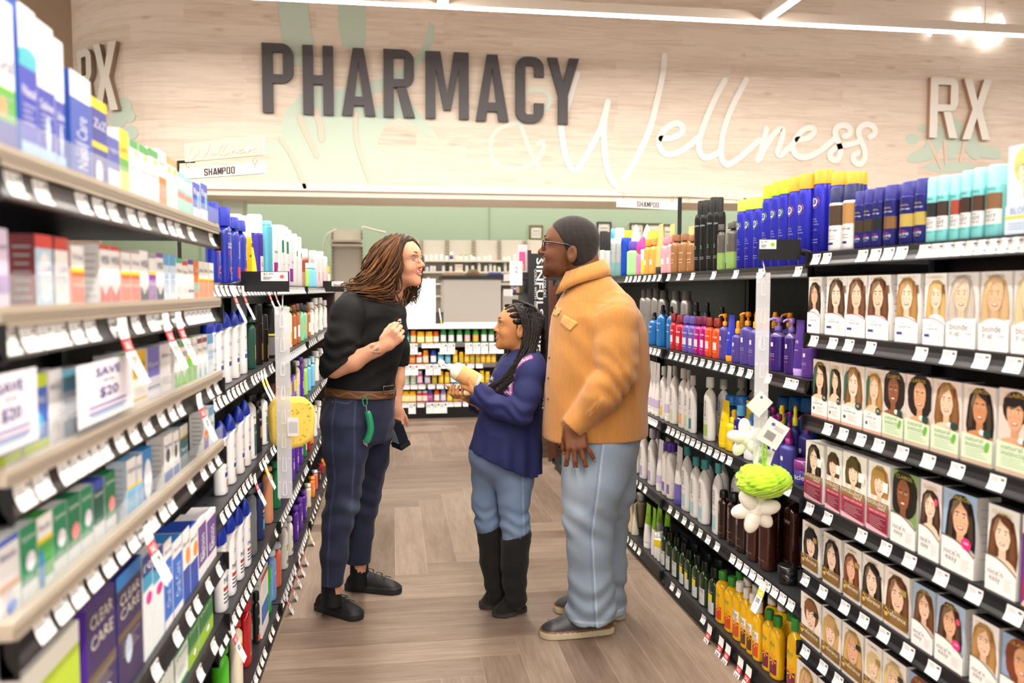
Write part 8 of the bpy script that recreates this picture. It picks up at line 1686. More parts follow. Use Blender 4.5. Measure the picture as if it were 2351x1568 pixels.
def woman():
 Dn, Df = Dg(775, 1420), Dg(860, 1362); Dm = (Dn+Df)/2; base = make_person('', (820, 1400), Dm); SKIN = '#d69c7c'; DN = '#131a34'
 M = frame((1, -.36, .06)); s = .93; o = Q(921, 601, Dm-.02); o[1] = Dm-.02
 hp = dict(nose=.82, nw=.7, lip=.62, smile=1.3, open=.0065, jw=.039, fw=.058, chin=.016, cheek=.002, lid=mixc(SKIN, '#a05a40', .15), lash=True, neck=(o+np.array([-.02, 0, -.06]), o+np.array([-.055, .01, -.16]), .050, .054))
 v, f = surface(head_fn(o, M, s, hp), o-np.array([.15, .12, .18]), o+np.array([.15, .12, .13]), .0024); pieces = [(v, f, head_cols(o, M, s, hp, SKIN, '#b9685e', v))]
 elb, wr = Q(768, 846, Dm-.17), Q(882, 794, Dm-.20); sh = Q(806, 705, Dm-.13); shf, ef, wf = Q(885, 705, Dm+.15), Q(912, 822, Dm+.16), Q(908, 935, Dm+.12)
 trunk = [Q(875, 665, Dm), Q(858, 720, Dm), Q(845, 800, Dm), Q(828, 900, Dm), Q(822, 960, Dm)]
 legs = ([Q(798, 960, Dn+.03), Q(790, 1130, Dn+.02), Q(765, 1360, Dn)], [Q(850, 960, Df-.03), Q(836, 1150, Df-.01), Q(822, 1320, Df)])
 def inner(P):
  d = chain(P, trunk, [.045, .09, .09, .10, .10], .05)
  for a in ([sh, elb], [shf, ef]): d = smin(d, chain(P, [trunk[1]*.6+a[0]*.4]+a, [.05, .045, .036], .02), .02)
  for a in legs: d = smin(d, chain(P, a, [.065, .045, .034], .02), .03)
  return d
 pieces.append(solid(inner, base+np.array([-.32, -.40, .05]), base+np.array([.30, .40, 1.42]), .009, SKIN))
 X = Q(930, 752, Dm-.225)-wr; X /= np.linalg.norm(X); Y = np.array([-.35, -.25, .9]); Y -= X*(Y @ X); Y /= np.linalg.norm(Y); Z = np.cross(X, Y); Z *= -1 if Z[1] > 0 else 1; HM = np.stack([X, Y, Z])
 hfn, tips = hand_fn(wr, HM, .90, ((1.0, 1.5, 1.0), (1.15, 1.55, 1.0), (1.25, 1.6, 1.0), (1.35, 1.6, 1.0)), (.04, 0, -.04, -.08), thumb=((.75, .35, -.75), (.9, -.25, -.5)))
 def fore(P): return smin(hfn(P), chain(P, [elb, elb*.62+wr*.38+np.array([0, 0, -.004]), elb*.2+wr*.8, wr], [.043, .041, .028, .0245], .02), .012)
 v, f = surface(fore, np.minimum(elb, wr)-.09, np.maximum(elb, wr)+np.array([.15, .10, .12]), .0026); c = base_col(v, '#dba283'); c = nail_cols(v, c, wr, HM, .9, tips, '#e8bfae')
 tt = ((v-elb) @ (wr-elb))/((wr-elb) @ (wr-elb)); c = blend(c, '#4c4a4e', .8*np.exp(-((tt-.86)/.075)**4)*(v[:, 1] < wr[1]-.006)*sstep(wob(v, 260, 4, 2), -.05, .25)); pieces.append((v, f, c))
 X = np.array([.02, -.15, -1.]); X /= np.linalg.norm(X); Y = np.array([1., .2, 0]); Y -= X*(Y @ X); Y /= np.linalg.norm(Y); Z = np.array([-Y[1], Y[0], 0])*-1; HM2 = np.stack([X, Y, Z]); g2, t2 = hand_fn(wf, HM2, .88, ((.5, .8, .5),)*4, thumb=((.7, .5, -.5), (.9, .2, -.4)))
 def fore2(P): return smin(g2(P), chain(P, [ef, ef*.55+wf*.45, wf], [.040, .036, .024], .02), .012)
 pieces.append(solid(fore2, np.minimum(ef, wf)-np.array([.1, .1, .2]), np.maximum(ef, wf)+.1, .0032, '#d79f80'))
 root = finish('person', body_mesh('person', pieces, 'skin', base), base, 'smiling woman with wavy brown hair and glasses, black shirt and dark jeans')
 face_parts(root, base, o, M, s, hp, iris='#4a3a26', brow='#5a3c28', gaze=(-.05, .02))
 # ---------------- hair: a full cap and wavy locks
 def hair(P):
  q = ((P-o) @ M.T)/s; d = ell(q, (-.016, 0, .038), (.108, .088, .098)); d = smin(d, ell(q, (-.045, 0, -.04), (.085, .085, .11)), .03)
  for px, py, D, r in ((892, 640, Dm-.04, .055), (872, 668, Dm-.05, .050), (858, 650, Dm+.02, .055), (845, 672, Dm-.02, .036), (890, 684, Dm-.07, .030)): d = smin(d, ball(P, Q(px, py, D), r), .03)
  face = np.maximum(q[:, 0]-np.interp(q[:, 2], [-.12, -.06, 0, .05, .085, .12], [.000, .018, .036, .050, .058, .085]), np.abs(q[:, 1])-.30)
  u = q[:, 1]*1.+.5*q[:, 0]+.25*q[:, 2]; fl = np.sin(q[:, 0]*210+9*np.sin(q[:, 2]*16+1.)+5*q[:, 1]*20); return smax(d, q[:, 0]-np.interp(q[:, 2], [-.12, -.06, 0, .05, .085, .12], [.000, .018, .036, .050, .058, .085]), .012)*s+.0018*fl
 HC = ('#2c1b12', '#7a5130')
 def hcol(v):
  q = ((v-o) @ M.T)/s; t = np.clip(.5+.5*np.sin(q[:, 0]*210+9*np.sin(q[:, 2]*16+1.)+5*q[:, 1]*20), 0, 1); c = base_col(v, '#33200f'); c = blend(c, HC[1], .55*t*sstep(-q[:, 2], -.06, .03)); return c
 attrmat('hair_gloss', .5, noise=.18, bscale=600., spec=.22)
 hr = link('hair', body_mesh('hair', [solid(hair, o-np.array([.24, .16, .24]), o+np.array([.15, .17, .15]), .0034, hcol)], 'hair_gloss', base), root)
 mb = MB()
 ga = [(912, 541, Dm-.05), (880, 560, Dm-.05), (852, 600, Dm-.04), (836, 640, Dm-.04), (808, 656, Dm-.05), (788, 662, Dm-.04)]; gb = [(921, 545, Dm-.10), (918, 575, Dm-.115), (915, 620, Dm-.115), (905, 660, Dm-.11), (895, 690, Dm-.10), (880, 706, Dm-.09)]
 strands(mb, ga, gb, 95, 3, .0050, ('#2c1a10', '#80532e'), .034, 13., .04, base, 22, .2, jit=.03)
 ga = [(905, 539, Dm), (868, 556, Dm+.01), (842, 600, Dm+.02), (832, 635, Dm+.0), (812, 652, Dm-.02), (795, 668, Dm-.02)]; strands(mb, ga, [(916, 541, Dm-.07), (890, 560, Dm-.08), (870, 610, Dm-.09), (858, 655, Dm-.09), (842, 684, Dm-.09), (826, 692, Dm-.09)], 55, 5, .0048, ('#35200f', '#8d6038'), .032, 13., .03, base, 22, .2, jit=.03)
 strands(mb, [(928, 541, Dm-.03), (948, 549, Dm-.02), (962, 575, Dm+.0), (966, 615, Dm+.01), (958, 655, Dm+.02), (946, 690, Dm+.0)], [(925, 540, Dm+.05), (952, 556, Dm+.05), (958, 590, Dm+.06), (950, 640, Dm+.07), (938, 680, Dm+.06), (934, 700, Dm+.04)], 42, 7, .0046, ('#2c1b12', '#5e3d22'), .020, 12., .0, base, 18, .3, jit=.018)
 strands(mb, [(915, 640, Dm-.06), (918, 660, Dm-.04), (912, 685, Dm-.03), (920, 705, Dm-.03)], [(930, 650, Dm+.03), (945, 670, Dm+.02), (940, 690, Dm+.02), (930, 702, Dm+.01)], 26, 9, .0046, ('#2c1b12', '#7a5130'), .008, 8., .0, base)
 mb.build('hair_locks', 'hair_gloss', hr)
 W = lambda x, y, z: o+(np.array([x, y, z])*s) @ M-base
 mb = MB()
 for sd in (-1, 1):
  mb.tube([W(.103-.010*abs(math.cos(t))**2, sd*.033+.025*math.cos(t), .005+.0155*math.sin(t)) for t in np.linspace(0, 2*PI, 21)], .0011, 6, '#b7aca0'); mb.tube([W(.093, sd*.058, .013), W(.06, sd*.072, .014), W(.01, sd*.079, .016)], .0014, 6, '#c9c2ba')
 mb.tube([W(.103, -.008, .010), W(.107, 0, .012), W(.103, .008, .010)], .0011, 6, '#b7aca0'); gl = mb.build('glasses', 'chrome', root)
 mb = MB()
 for sd in (-1, 1): mb.poly([tuple(W(.1025-.010*abs(math.cos(t))**2, sd*.033+.024*math.cos(t), .005+.0148*math.sin(t))) for t in np.linspace(0, 2*PI, 14)[:-1]], '#e6ecee')
 m = attrmat('lens', .05, alpha=.10, spec=.6); mb.build('lenses', 'lens', gl)
 # ---------------- shirt
 zs, cs, rx = px_loft([(905, 752, 902), (880, 752, 904), (850, 757, 908), (800, 768, 926), (760, 774, 932), (725, 779, 932), (700, 790, 925), (680, 808, 912), (664, 834, 900), (652, 848, 893)], Dm); ry = [.150, .15, .145, .14, .148, .155, .145, .11, .075, .055]
 cuffd = np.array([.86, -.1, .5])
 def shirt(P):
  z = P[:, 2]; d = loft(P, zs, cs, rx, ry, 0., 2.2, .01); d = d+.005*wob(P*np.array([1, 1, .6]), 19, 15)-.008*crease(P @ np.array([[.8, 0, .3], [0, 1, 0], [-.5, 0, 1]]), 14, 16, 2)
  a = chain(P, [Q(812, 702, Dm-.09), Q(803, 722, Dm-.13), Q(788, 780, Dm-.165), Q(770, 836, Dm-.172)], [.068, .070, .068, .062], .03)
  a2 = cone(P, Q(768, 842, Dm-.172), Q(790, 834, Dm-.18), .060, .055); a = smin(a, a2, .015); t = (P-Q(772, 830, Dm-.17)) @ np.array([.25, 0, .97]); a = a+.006*np.exp(-((t-.05)/.07)**2)*np.sin(t*110+2*np.sin(P[:, 0]*40))-.003*crease(P, 22, 18, 2)
  cp = Q(786, 826, Dm-.18); pl = (P-cp) @ np.array([.62, 0, -.80])-.020; a = smax(a, pl, .004); a = smin(a, np.maximum(np.abs(pl+.018)-.018, a-.004), .002)
  b = chain(P, [Q(880, 706, Dm+.10), Q(892, 740, Dm+.145), Q(910, 800, Dm+.16), Q(913, 830, Dm+.16)], [.062, .062, .056, .052], .03); b = smax(b, Q(913, 840, Dm+.16)[2]-z, .004)
  d = smin(smin(d, a, .018), b, .02); arm = np.linalg.norm(P-Q(806, 716, Dm-.12), axis=1); d = d+.002*np.exp(-((arm-.085)/.0035)**2)
  xf = Q(908, 760, Dm)[0]; d = d-.0016*(np.abs(P[:, 0]-xf-.25*(z-1.2)*-.25) < .012)*(P[:, 1] < Dm)*(z < 1.32); return smax(d, Q(820, 893, Dm)[2]-z, .004)
 st = link('shirt', body_mesh('shirt', [solid(shirt, base+np.array([-.30, -.35, .92]), base+np.array([.26, .36, 1.42]), .0048, '#0a0a0c')], 'cloth_black', base), root)
 mb = MB(); nk = Q(868, 655, Dm)-base
 for a0, a1 in ((-.1, -2.6), (.1, 2.6)):
  Rr = []
  for k in range(13):
   t = a0+(a1-a0)*k/12+PI; fx, fy = math.cos(t), math.sin(t); z0 = nk[2]+.012-.02*fx; A = np.array([nk[0]+.062*fx+.01, nk[1]+.062*fy, z0+.02]); Bp = np.array([nk[0]+.088*fx+.012, nk[1]+.085*fy, z0-.035-.018*max(0, fx)]); ow = np.array([fx, fy, 0]); Rr.append([tuple(A-ow*.003), tuple(A+ow*.004), tuple((A+Bp)/2+ow*.010), tuple(Bp+ow*.003), tuple(Bp-ow*.002), tuple((A+Bp)/2)])
  mb.rings(Rr, 6, '#0c0c0e')
 mb.build('collar', 'cloth_black', st)
 p0 = Q(905, 729, Dm-.165)-base; p1 = Q(929, 730, Dm-.145)-base; mb = MB(); ux = p1-p0; W_ = np.linalg.norm(ux); mb.box(0, W_, 0, .003, -.042, 0, '#17171b'); mb.box(W_*.34, W_*.66, -.0006, 0, -.024, -.006, '#d9d6d6'); mb.box(W_*.34, W_*.45, -.001, 0, -.012, -.006, '#c8303c'); mb.rect(W_*.38, W_*.63, -.021, -.014, -.001, '#3a3a40'); mb.rect(W_*.34, W_*.66, -.033, -.029, -.0006, '#d8d8d8')
 mb.build('name_badge', 'gloss', st, tuple(p0), math.atan2(ux[1], ux[0]))
 # ---------------- jeans, belt, knife, scanner, shoes
 jz, jc, jx = px_loft([(1010, 752, 896), (975, 742, 903), (940, 739, 906), (905, 750, 905), (884, 756, 903)], Dm); jy = [.13, .15, .16, .155, .15]
 def jeans(P):
  z = P[:, 2]; n = limb(P, [(795, 975, Dn+.05, 118), (793, 1030, Dn+.04, 95), (793, 1095, Dn+.03, 76), (787, 1150, Dn+.02, 74), (775, 1200, Dn+.01, 64), (767, 1273, Dn, 55), (762, 1350, Dn, 49)]); g = limb(P, [(855, 975, Df-.06, 92), (848, 1060, Df-.03, 78), (840, 1120, Df-.02, 66), (832, 1166, Df-.02, 62), (826, 1219, Df-.01, 55), (821, 1300, Df, 53)])
  n = smax(n, Q(762, 1340, Dn)[2]-z, .003); g = smax(g, Q(821, 1290, Df)[2]-z, .003); d = smin(smin(n, g, .015), loft(P, jz, jc, jx, jy, 0., 2.2, .02), .03)
  kz = Q(790, 1160, Dn)[2]; d = d+.005*np.exp(-((z-kz)/.10)**2)*np.sin(z*75+2.2*np.sin(P[:, 0]*28))+.003*wob(P, 22, 61)-.004*crease(P*np.array([.8, 1, 1.2]), 14, 63, 2)*sstep(-z, -.9, -.75)-.002*crease(P, 20, 64, 2)
  return d
 def dcol(v):
  z = v[:, 2]; c = base_col(v, DN); c = blend(c, '#212c50', .45*np.clip(.3+wob(v, 16, 71), 0, 1)); c = blend(c, '#56657c', .5*np.exp(-((v-Q(812, 1168, Dn-.03))**2).sum(1)/.0016))
  for pts, D in (([(765, 905), (762, 1000), (768, 1100), (757, 1200), (752, 1340)], Dn-.05), ([(842, 1000), (836, 1100), (833, 1200), (826, 1290)], Df-.05)):
   L_ = np.array([Q(x, y, D) for x, y in pts])[::-1]; sx = np.interp(z, L_[:, 2], L_[:, 0]); c = blend(c, '#46547c', .5*np.exp(-((v[:, 0]-sx)/.0028)**2)*(v[:, 1] < Dm+.02))
  pk = np.array([Q(x, y, Dm-.15) for x, y in ((768, 922), (800, 925), (825, 908))]); zz = np.interp(v[:, 0], pk[:, 0], pk[:, 2], left=-9, right=-9); c = blend(c, '#46547c', .6*np.exp(-((z-zz)/.003)**2)*(v[:, 1] < Dm)); return c
 jn = link('jeans', body_mesh('jeans', [solid(jeans, base+np.array([-.22, -.34, .05]), base+np.array([.24, .34, .98]), .0048, dcol)], 'denim', base), root)
 for px, py in ((775, 910), (764, 922)):
  a = Q(px, py, Dm-.3); b_ = Q(px, py, Dm+.1); L_ = a+(b_-a)*np.linspace(0, 1, 160)[:, None]; k = np.argmax(jeans(L_) < 0); mb = MB(); mb.lathe([(0, .0045), (.002, .0045), (.003, .003)], 10, '#b0714a'); mb.v = [(x, -z, y) for x, y, z in mb.v]; mb.build('rivet', 'chrome', jn, tuple(L_[k]-base))
 bz, bc, bx = px_loft([(909, 752, 904), (884, 754, 904)], Dm);
 def belt(P): d = np.abs(loft(P, [bz[0]-.03, bz[0], bz[1], bz[1]+.03], [bc[0], bc[0], bc[1], bc[1]], [bx[0]+.005]*2+[bx[1]+.004]*2, [.159]*2+[.155]*2, 0., 2.2, .002))-.004; zt = P[:, 2]-(bz[0]+bz[1])/2+.06*(P[:, 0]-base[0]-.02); return smax(d, np.abs(zt)-.0185, .002)
 def bcol(v): c = base_col(v, '#5e3d20'); zt = v[:, 2]-(bz[0]+bz[1])/2+.06*(v[:, 0]-base[0]-.02); c = blend(c, '#b08a5a', .7*np.exp(-((zt-.008*np.sin(v[:, 0]*70))/.0016)**2)); return c
 bt = link('belt', body_mesh('belt', [solid(belt, base+np.array([-.22, -.2, .88]), base+np.array([.24, .2, 1.02]), .003, bcol)], 'leather', base), root)
 q = Q(893, 896, Dm-.10)-base; mb = MB();
 for w in (0, 1): mb.tube([q+np.array([x, y, z]) for x, y, z in ((-.022, -.012, -.018), (-.022, -.012, .018), (.018, .03, .018), (.018, .03, -.018), (-.022, -.012, -.018))], .003, 6, '#b5a68c')
 mb.build('buckle', 'chrome', bt)
 k0 = Q(838, 905, Dm-.175); kw = CR*k0[0]+FH*k0[1]; rk = tag(empty('safety_knife', (kw[0], kw[1], k0[2]), -TH), 'green safety knife hanging on a green clip from the brown belt', 'knife')
 kp = lambda px, py: Q(px, py, Dm-.185)-k0
 mb = MB(); mb.tube(smooth_path([kp(839, 910), kp(833, 918), kp(835, 930), kp(841, 932), kp(843, 920), kp(839, 910)], 4), .0022, 6, '#2aa06a'); mb.build('carabiner', 'gloss', rk); mb = MB(); mb.tube([kp(841, 932), kp(842, 944)], .003, 6, '#cfcac4'); mb.build('ring', 'chrome', rk)
 mb = MB(); P = smooth_path([kp(843, 944), kp(848, 962), kp(851, 985), kp(846, 1005), kp(840, 1016)], 4); mb.tube(P, [.010, .013]+[.0155]*(len(P)-5)+[.015, .013, .010], 10, '#178a5c'); mb.v = [(x, (y-(kp(845, 980)[1]))*.6+kp(845, 980)[1], z) for x, y, z in mb.v]; mb.build('handle', 'gloss', rk)
 mb = MB(); A = kp(838, 1008); mb.poly([tuple(A+np.array(t)) for t in ((-.008, -.004, 0), (.010, -.004, -.012), (.012, -.004, -.034), (-.006, -.004, -.02))], '#c9ccce'); mb.poly([tuple(A+np.array(t)) for t in ((-.006, -.002, -.02), (.012, -.002, -.034), (.010, -.002, -.012), (-.008, -.002, 0))], '#c9ccce'); mb.build('blade', 'chrome', rk)
 mb = MB(); c = Q(911, 994, Dm+.10); mb.box(-.022, .022, -.034, .034, -.062, .062, '#17171a'); mb.box(-.027, .027, -.039, .039, -.070, -.046, '#202024'); mb.box(-.0235, -.022, -.027, .027, -.04, .05, '#b9cfe2'); mb.box(.022, .034, -.02, .02, -.05, .03, '#232327')
 cw = CR*c[0]+FH*c[1]; dv = mb.build('handheld_scanner', 'gloss', None, (cw[0], cw[1], c[2])); dv.rotation_euler = (.1, -.42, -TH-.5+1.2); tag(dv, 'black handheld scanner with pale screen in the woman\'s lowered hand', 'scanner')
 def shoe(hx, hy, tx, ty, D0):
  h = np.array(onZ(hx, hy, 0)); t = np.array(onZ(tx, ty, 0)); a = np.array([h @ CR, h @ FH, 0]); b_ = np.array([t @ CR, t @ FH, 0]); X = b_-a; L = np.linalg.norm(X); X /= L; Mx = np.stack([X, np.array([-X[1], X[0], 0]), np.array([0, 0, 1.])]); fn = shoe_fn(a, Mx, L, .043, .030, .072, toe=.058, mid=.080, ank=.10, ax=.30)
  def col(v): q = (v-a) @ Mx.T; c = base_col(v, '#121214'); c[q[:, 2] < .030] = lin('#1d1d20'); return blend(c, '#2e2e33', .5*(q[:, 2] > .034)*(np.sin(q[:, 0]*700) > .4)*(q[:, 0] > L*.35))
  so = link('shoe', body_mesh('shoe', [solid(fn, np.minimum(a, b_)-np.array([.08, .08, .005]), np.maximum(a, b_)+np.array([.08, .08, .24]), .004, col)], 'rubber', base), root); mb = MB()
  for k in range(5): c = a+X*L*(.72-.075*k)+np.array([0, 0, .073+.0075*k])-base; mb.tube([c+Mx[1]*.022*(1 if k % 2 else -1)-np.array([0, 0, .006]), c+np.array([0, 0, .005]), c-Mx[1]*.022*(1 if k % 2 else -1)+X*L*.07-np.array([0, 0, .008])], .0018, 5, '#0c0c0d')
  mb.build('laces', 'cloth', so)
 for A in ((Q(764, 1325, Dn), Q(763, 1362, Dn), Q(764, 1392, Dn-.01)), (Q(821, 1275, Df), Q(822, 1315, Df), Q(824, 1345, Df))):
  mb = MB(); mb.tube([p-base for p in A], [.034, .037, .040], 14, '#0d0d0f'); mb.build('sock', 'cloth_black', root)
 shoe(725, 1396, 830, 1424, Dn); shoe(792, 1352, 922, 1362, Df)
 return root
woman()
# ================================================================== GIRL with braids
def girl():
 Dn, Df = Dg(1175, 1412), Dg(1128, 1396); Dm = (Dn+Df)/2; base = make_person('', (1160, 1405), Dm); SKIN = '#bb8150'
 M = frame((-1, -.10, .13)); s = .87; o = Q(1187, 752, Dm); o[1] = Dm
 hp = dict(ear=(-.012, -.014), nose=.62, nw=1.05, lip=1.15, smile=1.2, open=.007, jw=.041, fw=.060, chin=.015, cheek=-.001, lid=mixc(SKIN, '#5a2a14', .12), lash=True, neck=(o+np.array([.016, 0, -.05]), o+np.array([.034, 0, -.15]), .040, .045))
 v, f = surface(head_fn(o, M, s, hp), o-np.array([.14, .11, .17]), o+np.array([.14, .11, .13]), .0023); c = head_cols(o, M, s, hp, SKIN, '#b4625a', v); pieces = [(v, f, c)]
 sh, elb, wr = Q(1224, 838, Dm-.11), Q(1196, 952, Dm-.17), Q(1096, 903, Dm-.165); shf, ef, wf = Q(1172, 838, Dm+.11), Q(1130, 945, Dm+.12), Q(1070, 908, Dm-.05)
 trunk = [Q(1196, 808, Dm), Q(1196, 850, Dm), Q(1180, 960, Dm), Q(1168, 1060, Dm)]
 legs = ([Q(1178, 1080, Dn+.02), Q(1182, 1220, Dn+.01), Q(1184, 1370, Dn)], [Q(1116, 1075, Df-.01), Q(1120, 1210, Df), Q(1138, 1350, Df)])
 def inner(P):
  d = chain(P, trunk, [.04, .07, .08, .085], .04)
  for a in ([sh, elb], [shf, ef]): d = smin(d, chain(P, [trunk[1]*.6+a[0]*.4]+a, [.045, .038, .032], .02), .02)
  for a in legs: d = smin(d, chain(P, a, [.055, .042, .03], .02), .03)
  return d
 pieces.append(solid(inner, base+np.array([-.30, -.36, .05]), base+np.array([.28, .36, 1.16]), .009, SKIN))
 def arm(e, w, X, Z, left, sc, curl, th):
  X = np.array(X, float); X /= np.linalg.norm(X); Z = np.array(Z, float); Z -= X*(Z @ X); Z /= np.linalg.norm(Z); HM = np.stack([X, np.cross(Z, X)*(-1 if left else 1), Z]); g, tips = hand_fn(w, HM, sc, curl, (.05, 0, -.05, -.1), thumb=th)
  fn = lambda P: smin(g(P), chain(P, [e, e*.5+w*.5, w], [.034, .031, .0215], .02), .010)
  v, f = surface(fn, np.minimum(e, w)-.12, np.maximum(e, w)+.12, .0025); c = nail_cols(v, base_col(v, '#c08a58'), w, HM, sc, tips, '#d9c4cc'); return v, f, c
 pieces.append(arm(elb, wr, (-.80, .52, .30), (.15, -.45, -.9), True, .76, ((.75, 1.1, .7),)*4, ((.55, .5, -.65), (.45, .0, -.9))))
 pieces.append(arm(ef, wf, (-.40, -.85, .02), (.05, .15, -1), False, .76, ((.55, 1.05, .7),)*4, ((.6, .6, -.5), (.8, .2, -.5))))
 root = finish('person', body_mesh('person', pieces, 'skin', base), base, 'girl with long black braids, navy embroidered top and black boots, holding a pump bottle')
 face_parts(root, base, o, M, s, hp, iris='#2a1810', brow='#2a1a12', gaze=(-.05, .12))
 # ---------------- cornrowed scalp and braids
 def hair(P):
  q = ((P-o) @ M.T)/s; d = ell(q, (-.014, 0, .037), (.1035, .0800, .0895)); d = smin(d, ell(q, (-.05, 0, -.02), (.062, .068, .08)), .02)
  row = np.sin(np.arctan2(q[:, 2]-.02, np.abs(q[:, 1])+.01)*17+q[:, 0]*14); kn = np.sin(q[:, 0]*330+row*2)
  return smax(d, q[:, 0]-np.interp(q[:, 2], [-.03, .0, .03, .06, .09, .12], [.006, .010, .034, .060, .078, .085]), .006)*s-.0022*row-.0010*kn
 def hcol(v): q = ((v-o) @ M.T)/s; row = np.sin(np.arctan2(q[:, 2]-.02, np.abs(q[:, 1])+.01)*17+q[:, 0]*14); return blend(base_col(v, '#0c0908'), SKIN, .75*sstep(-row, .80, .96)*sstep(q[:, 0], .0, .02))
 hr = link('hair', body_mesh('hair', [solid(hair, o-np.array([.13, .10, .13]), o+np.array([.14, .10, .14]), .0026, hcol)], 'hair_gloss', base), root)
 R_ = random.Random(4); mb = MB()
 def braid(pts, r=.0058, end=.35):
  P = smooth_path([Q(*p) for p in pts], 14); n = len(P); rr = []; PP = []
  for k, p in enumerate(P):
   u = k/(n-1); rr.append(r*(1+.20*math.sin(k*2.1))*(1-(1-end)*max(0, u-.55)/.45)); PP.append(p-base+np.array([.0016*math.sin(k*1.05), 0, 0]))
  mb.tube(PP, rr, 7, mixc('#080605', '#19120f', R_.random()))
 j = lambda a: R_.uniform(-a, a)
 for k in range(24):
  t = k/23; D1 = Dm-.075+.03*math.sin(t*3); x0 = 1178+46*t; end = (1116+36*t+j(8), 905-8*t+j(16))
  braid([(x0+2, 700+8*t+j(2), Dm-.02), (x0+12+12*t, 716+14*t, D1-.0), (1204+34*t, 765+6*t+j(3), Dm-.095+.02*t), (1192+30*t+j(3), 815+j(3), Dm-.115), (1160+30*t+j(4), 858+j(4), Dm-.125), (*end, Dm-.135), (end[0]-6+j(10), end[1]+18+12*R_.random(), Dm-.135)], .0056)
 for k in range(22):
  t = k/21; q = R_.uniform(0, 1)
  braid([(1190+30*t, 692+12*t, Dm-.02+.04*q), (1222+18*t, 704+16*t, Dm-.05+.11*q), (1243+5*t+j(2), 745+10*t, Dm-.02+.12*q), (1247+j(3), 800+j(4), Dm+.01+.09*q), (1243+j(4), 860+j(6), Dm+.03+.06*q), (1239+j(5), 925+j(8), Dm+.04+.04*q), (1237+j(6), 985+55*R_.random(), Dm+.03)], .0058)
 for k in range(9):
  t = k/8; braid([(1160+10*t, 700, Dm+.03), (1178+8*t, 745, Dm+.085), (1170+10*t, 800, Dm+.07), (1142+14*t+j(4), 850, Dm+.02), (1122+14*t+j(6), 895+j(8), Dm-.05)], .0056)
 for k in range(10): a = 1228+j(10); braid([(a, 930, Dm+.02), (a+j(6), 985, Dm+.01), (a+j(9), 1030+j(14), Dm), (a+j(14), 1075+j(12), Dm)], .0022)
 mb.build('braids', 'hair_gloss', hr)
 # ---------------- swing top
 zs, cs, rx = px_loft([(1100, 1080, 1240), (1040, 1076, 1242), (980, 1092, 1242), (930, 1106, 1243), (885, 1120, 1243), (855, 1132, 1240), (832, 1146, 1233), (814, 1166, 1222), (800, 1180, 1210)], Dm); ry = [.155, .15, .135, .13, .125, .125, .118, .085, .05]; cs = [(x, Dm) for x, _ in cs]
 def top(P):
  z = P[:, 2]; d = loft(P, zs, cs, rx, ry, 0., 2.1, .008); th = np.arctan2(P[:, 1]-Dm, P[:, 0]-np.interp(z, zs, [c[0] for c in cs])); low = sstep(-z, -.86, -.60); d = d+low*.008*np.sin(th*13+1.4+2*np.sin(z*7))+.003*wob(P, 20, 81)-.003*crease(P, 16, 82, 2)
  a = chain(P, [Q(1222, 832, Dm-.085), Q(1222, 852, Dm-.115), Q(1212, 905, Dm-.15), Q(1194, 948, Dm-.172), Q(1150, 936, Dm-.172), Q(1104, 908, Dm-.155)], [.052, .056, .052, .048, .044, .044], .03)
  cf = cone(P, Q(1112, 914, Dm-.157), Q(1082, 898, Dm-.15), .043, .050); pl = (P-Q(1088, 901, Dm-.15)) @ ((Q(1082, 898, Dm-.15)-Q(1112, 914, Dm-.157))/np.linalg.norm(Q(1082, 898, Dm-.15)-Q(1112, 914, Dm-.157))); a = smax(smin(a, cf, .01), pl, .003)
  t = (P-Q(1195, 948, Dm-.17)) @ np.array([.5, 0, .85]); a = a+.0045*np.exp(-(t/.06)**2)*np.sin(t*130+2*np.sin(P[:, 0]*45))-.002*crease(P, 26, 84, 2)
  b = chain(P, [Q(1170, 836, Dm+.085), Q(1160, 860, Dm+.12), Q(1132, 942, Dm+.12), Q(1082, 922, Dm+.03)], [.05, .05, .045, .045], .03); b = smax(b, -(P[:, 0]-Q(1076, 918, Dm+.02)[0]), .003)
  d = smin(smin(d, a, .016), b, .016); hz = np.interp(P[:, 0], [Q(1075, 1027, Dm)[0], Q(1110, 1038, Dm)[0], Q(1232, 1092, Dm)[0]], [Q(1075, 1027, Dm)[2], Q(1110, 1038, Dm)[2], Q(1232, 1092, Dm)[2]]); return smax(d, hz-z, .003)
 def tcol(v):
  c = base_col(v, '#121b52'); c = blend(c, '#1c2764', .4*np.clip(wob(v, 15, 91), 0, 1)); fr = (v[:, 1] < Dm-.02) & (v[:, 1] > Dm-.152)
  def line(pts, w):
   L_ = np.array([Q(x, y, Dm-.11)[[0, 2]] for x, y in pts]); m = np.full(len(v), 9.);
   for a, b in zip(L_[:-1], L_[1:]): ab = b-a; t = np.clip(((v[:, [0, 2]]-a) @ ab)/(ab @ ab), 0, 1); m = np.minimum(m, np.linalg.norm(v[:, [0, 2]]-a-t[:, None]*ab, axis=1))
   return m
  m = line([(1218, 818), (1196, 828), (1180, 846), (1174, 870), (1171, 902), (1140, 892), (1112, 884)], 1); u = v[:, 0]*1.+v[:, 2]*1.3
  c = blend(c, '#b84a92', .9*(np.abs(m-.0065) < .0022)*fr); c = blend(c, '#e9dfe8', .9*(m < .0042)*(np.sin(u*520) > -.1)*fr)
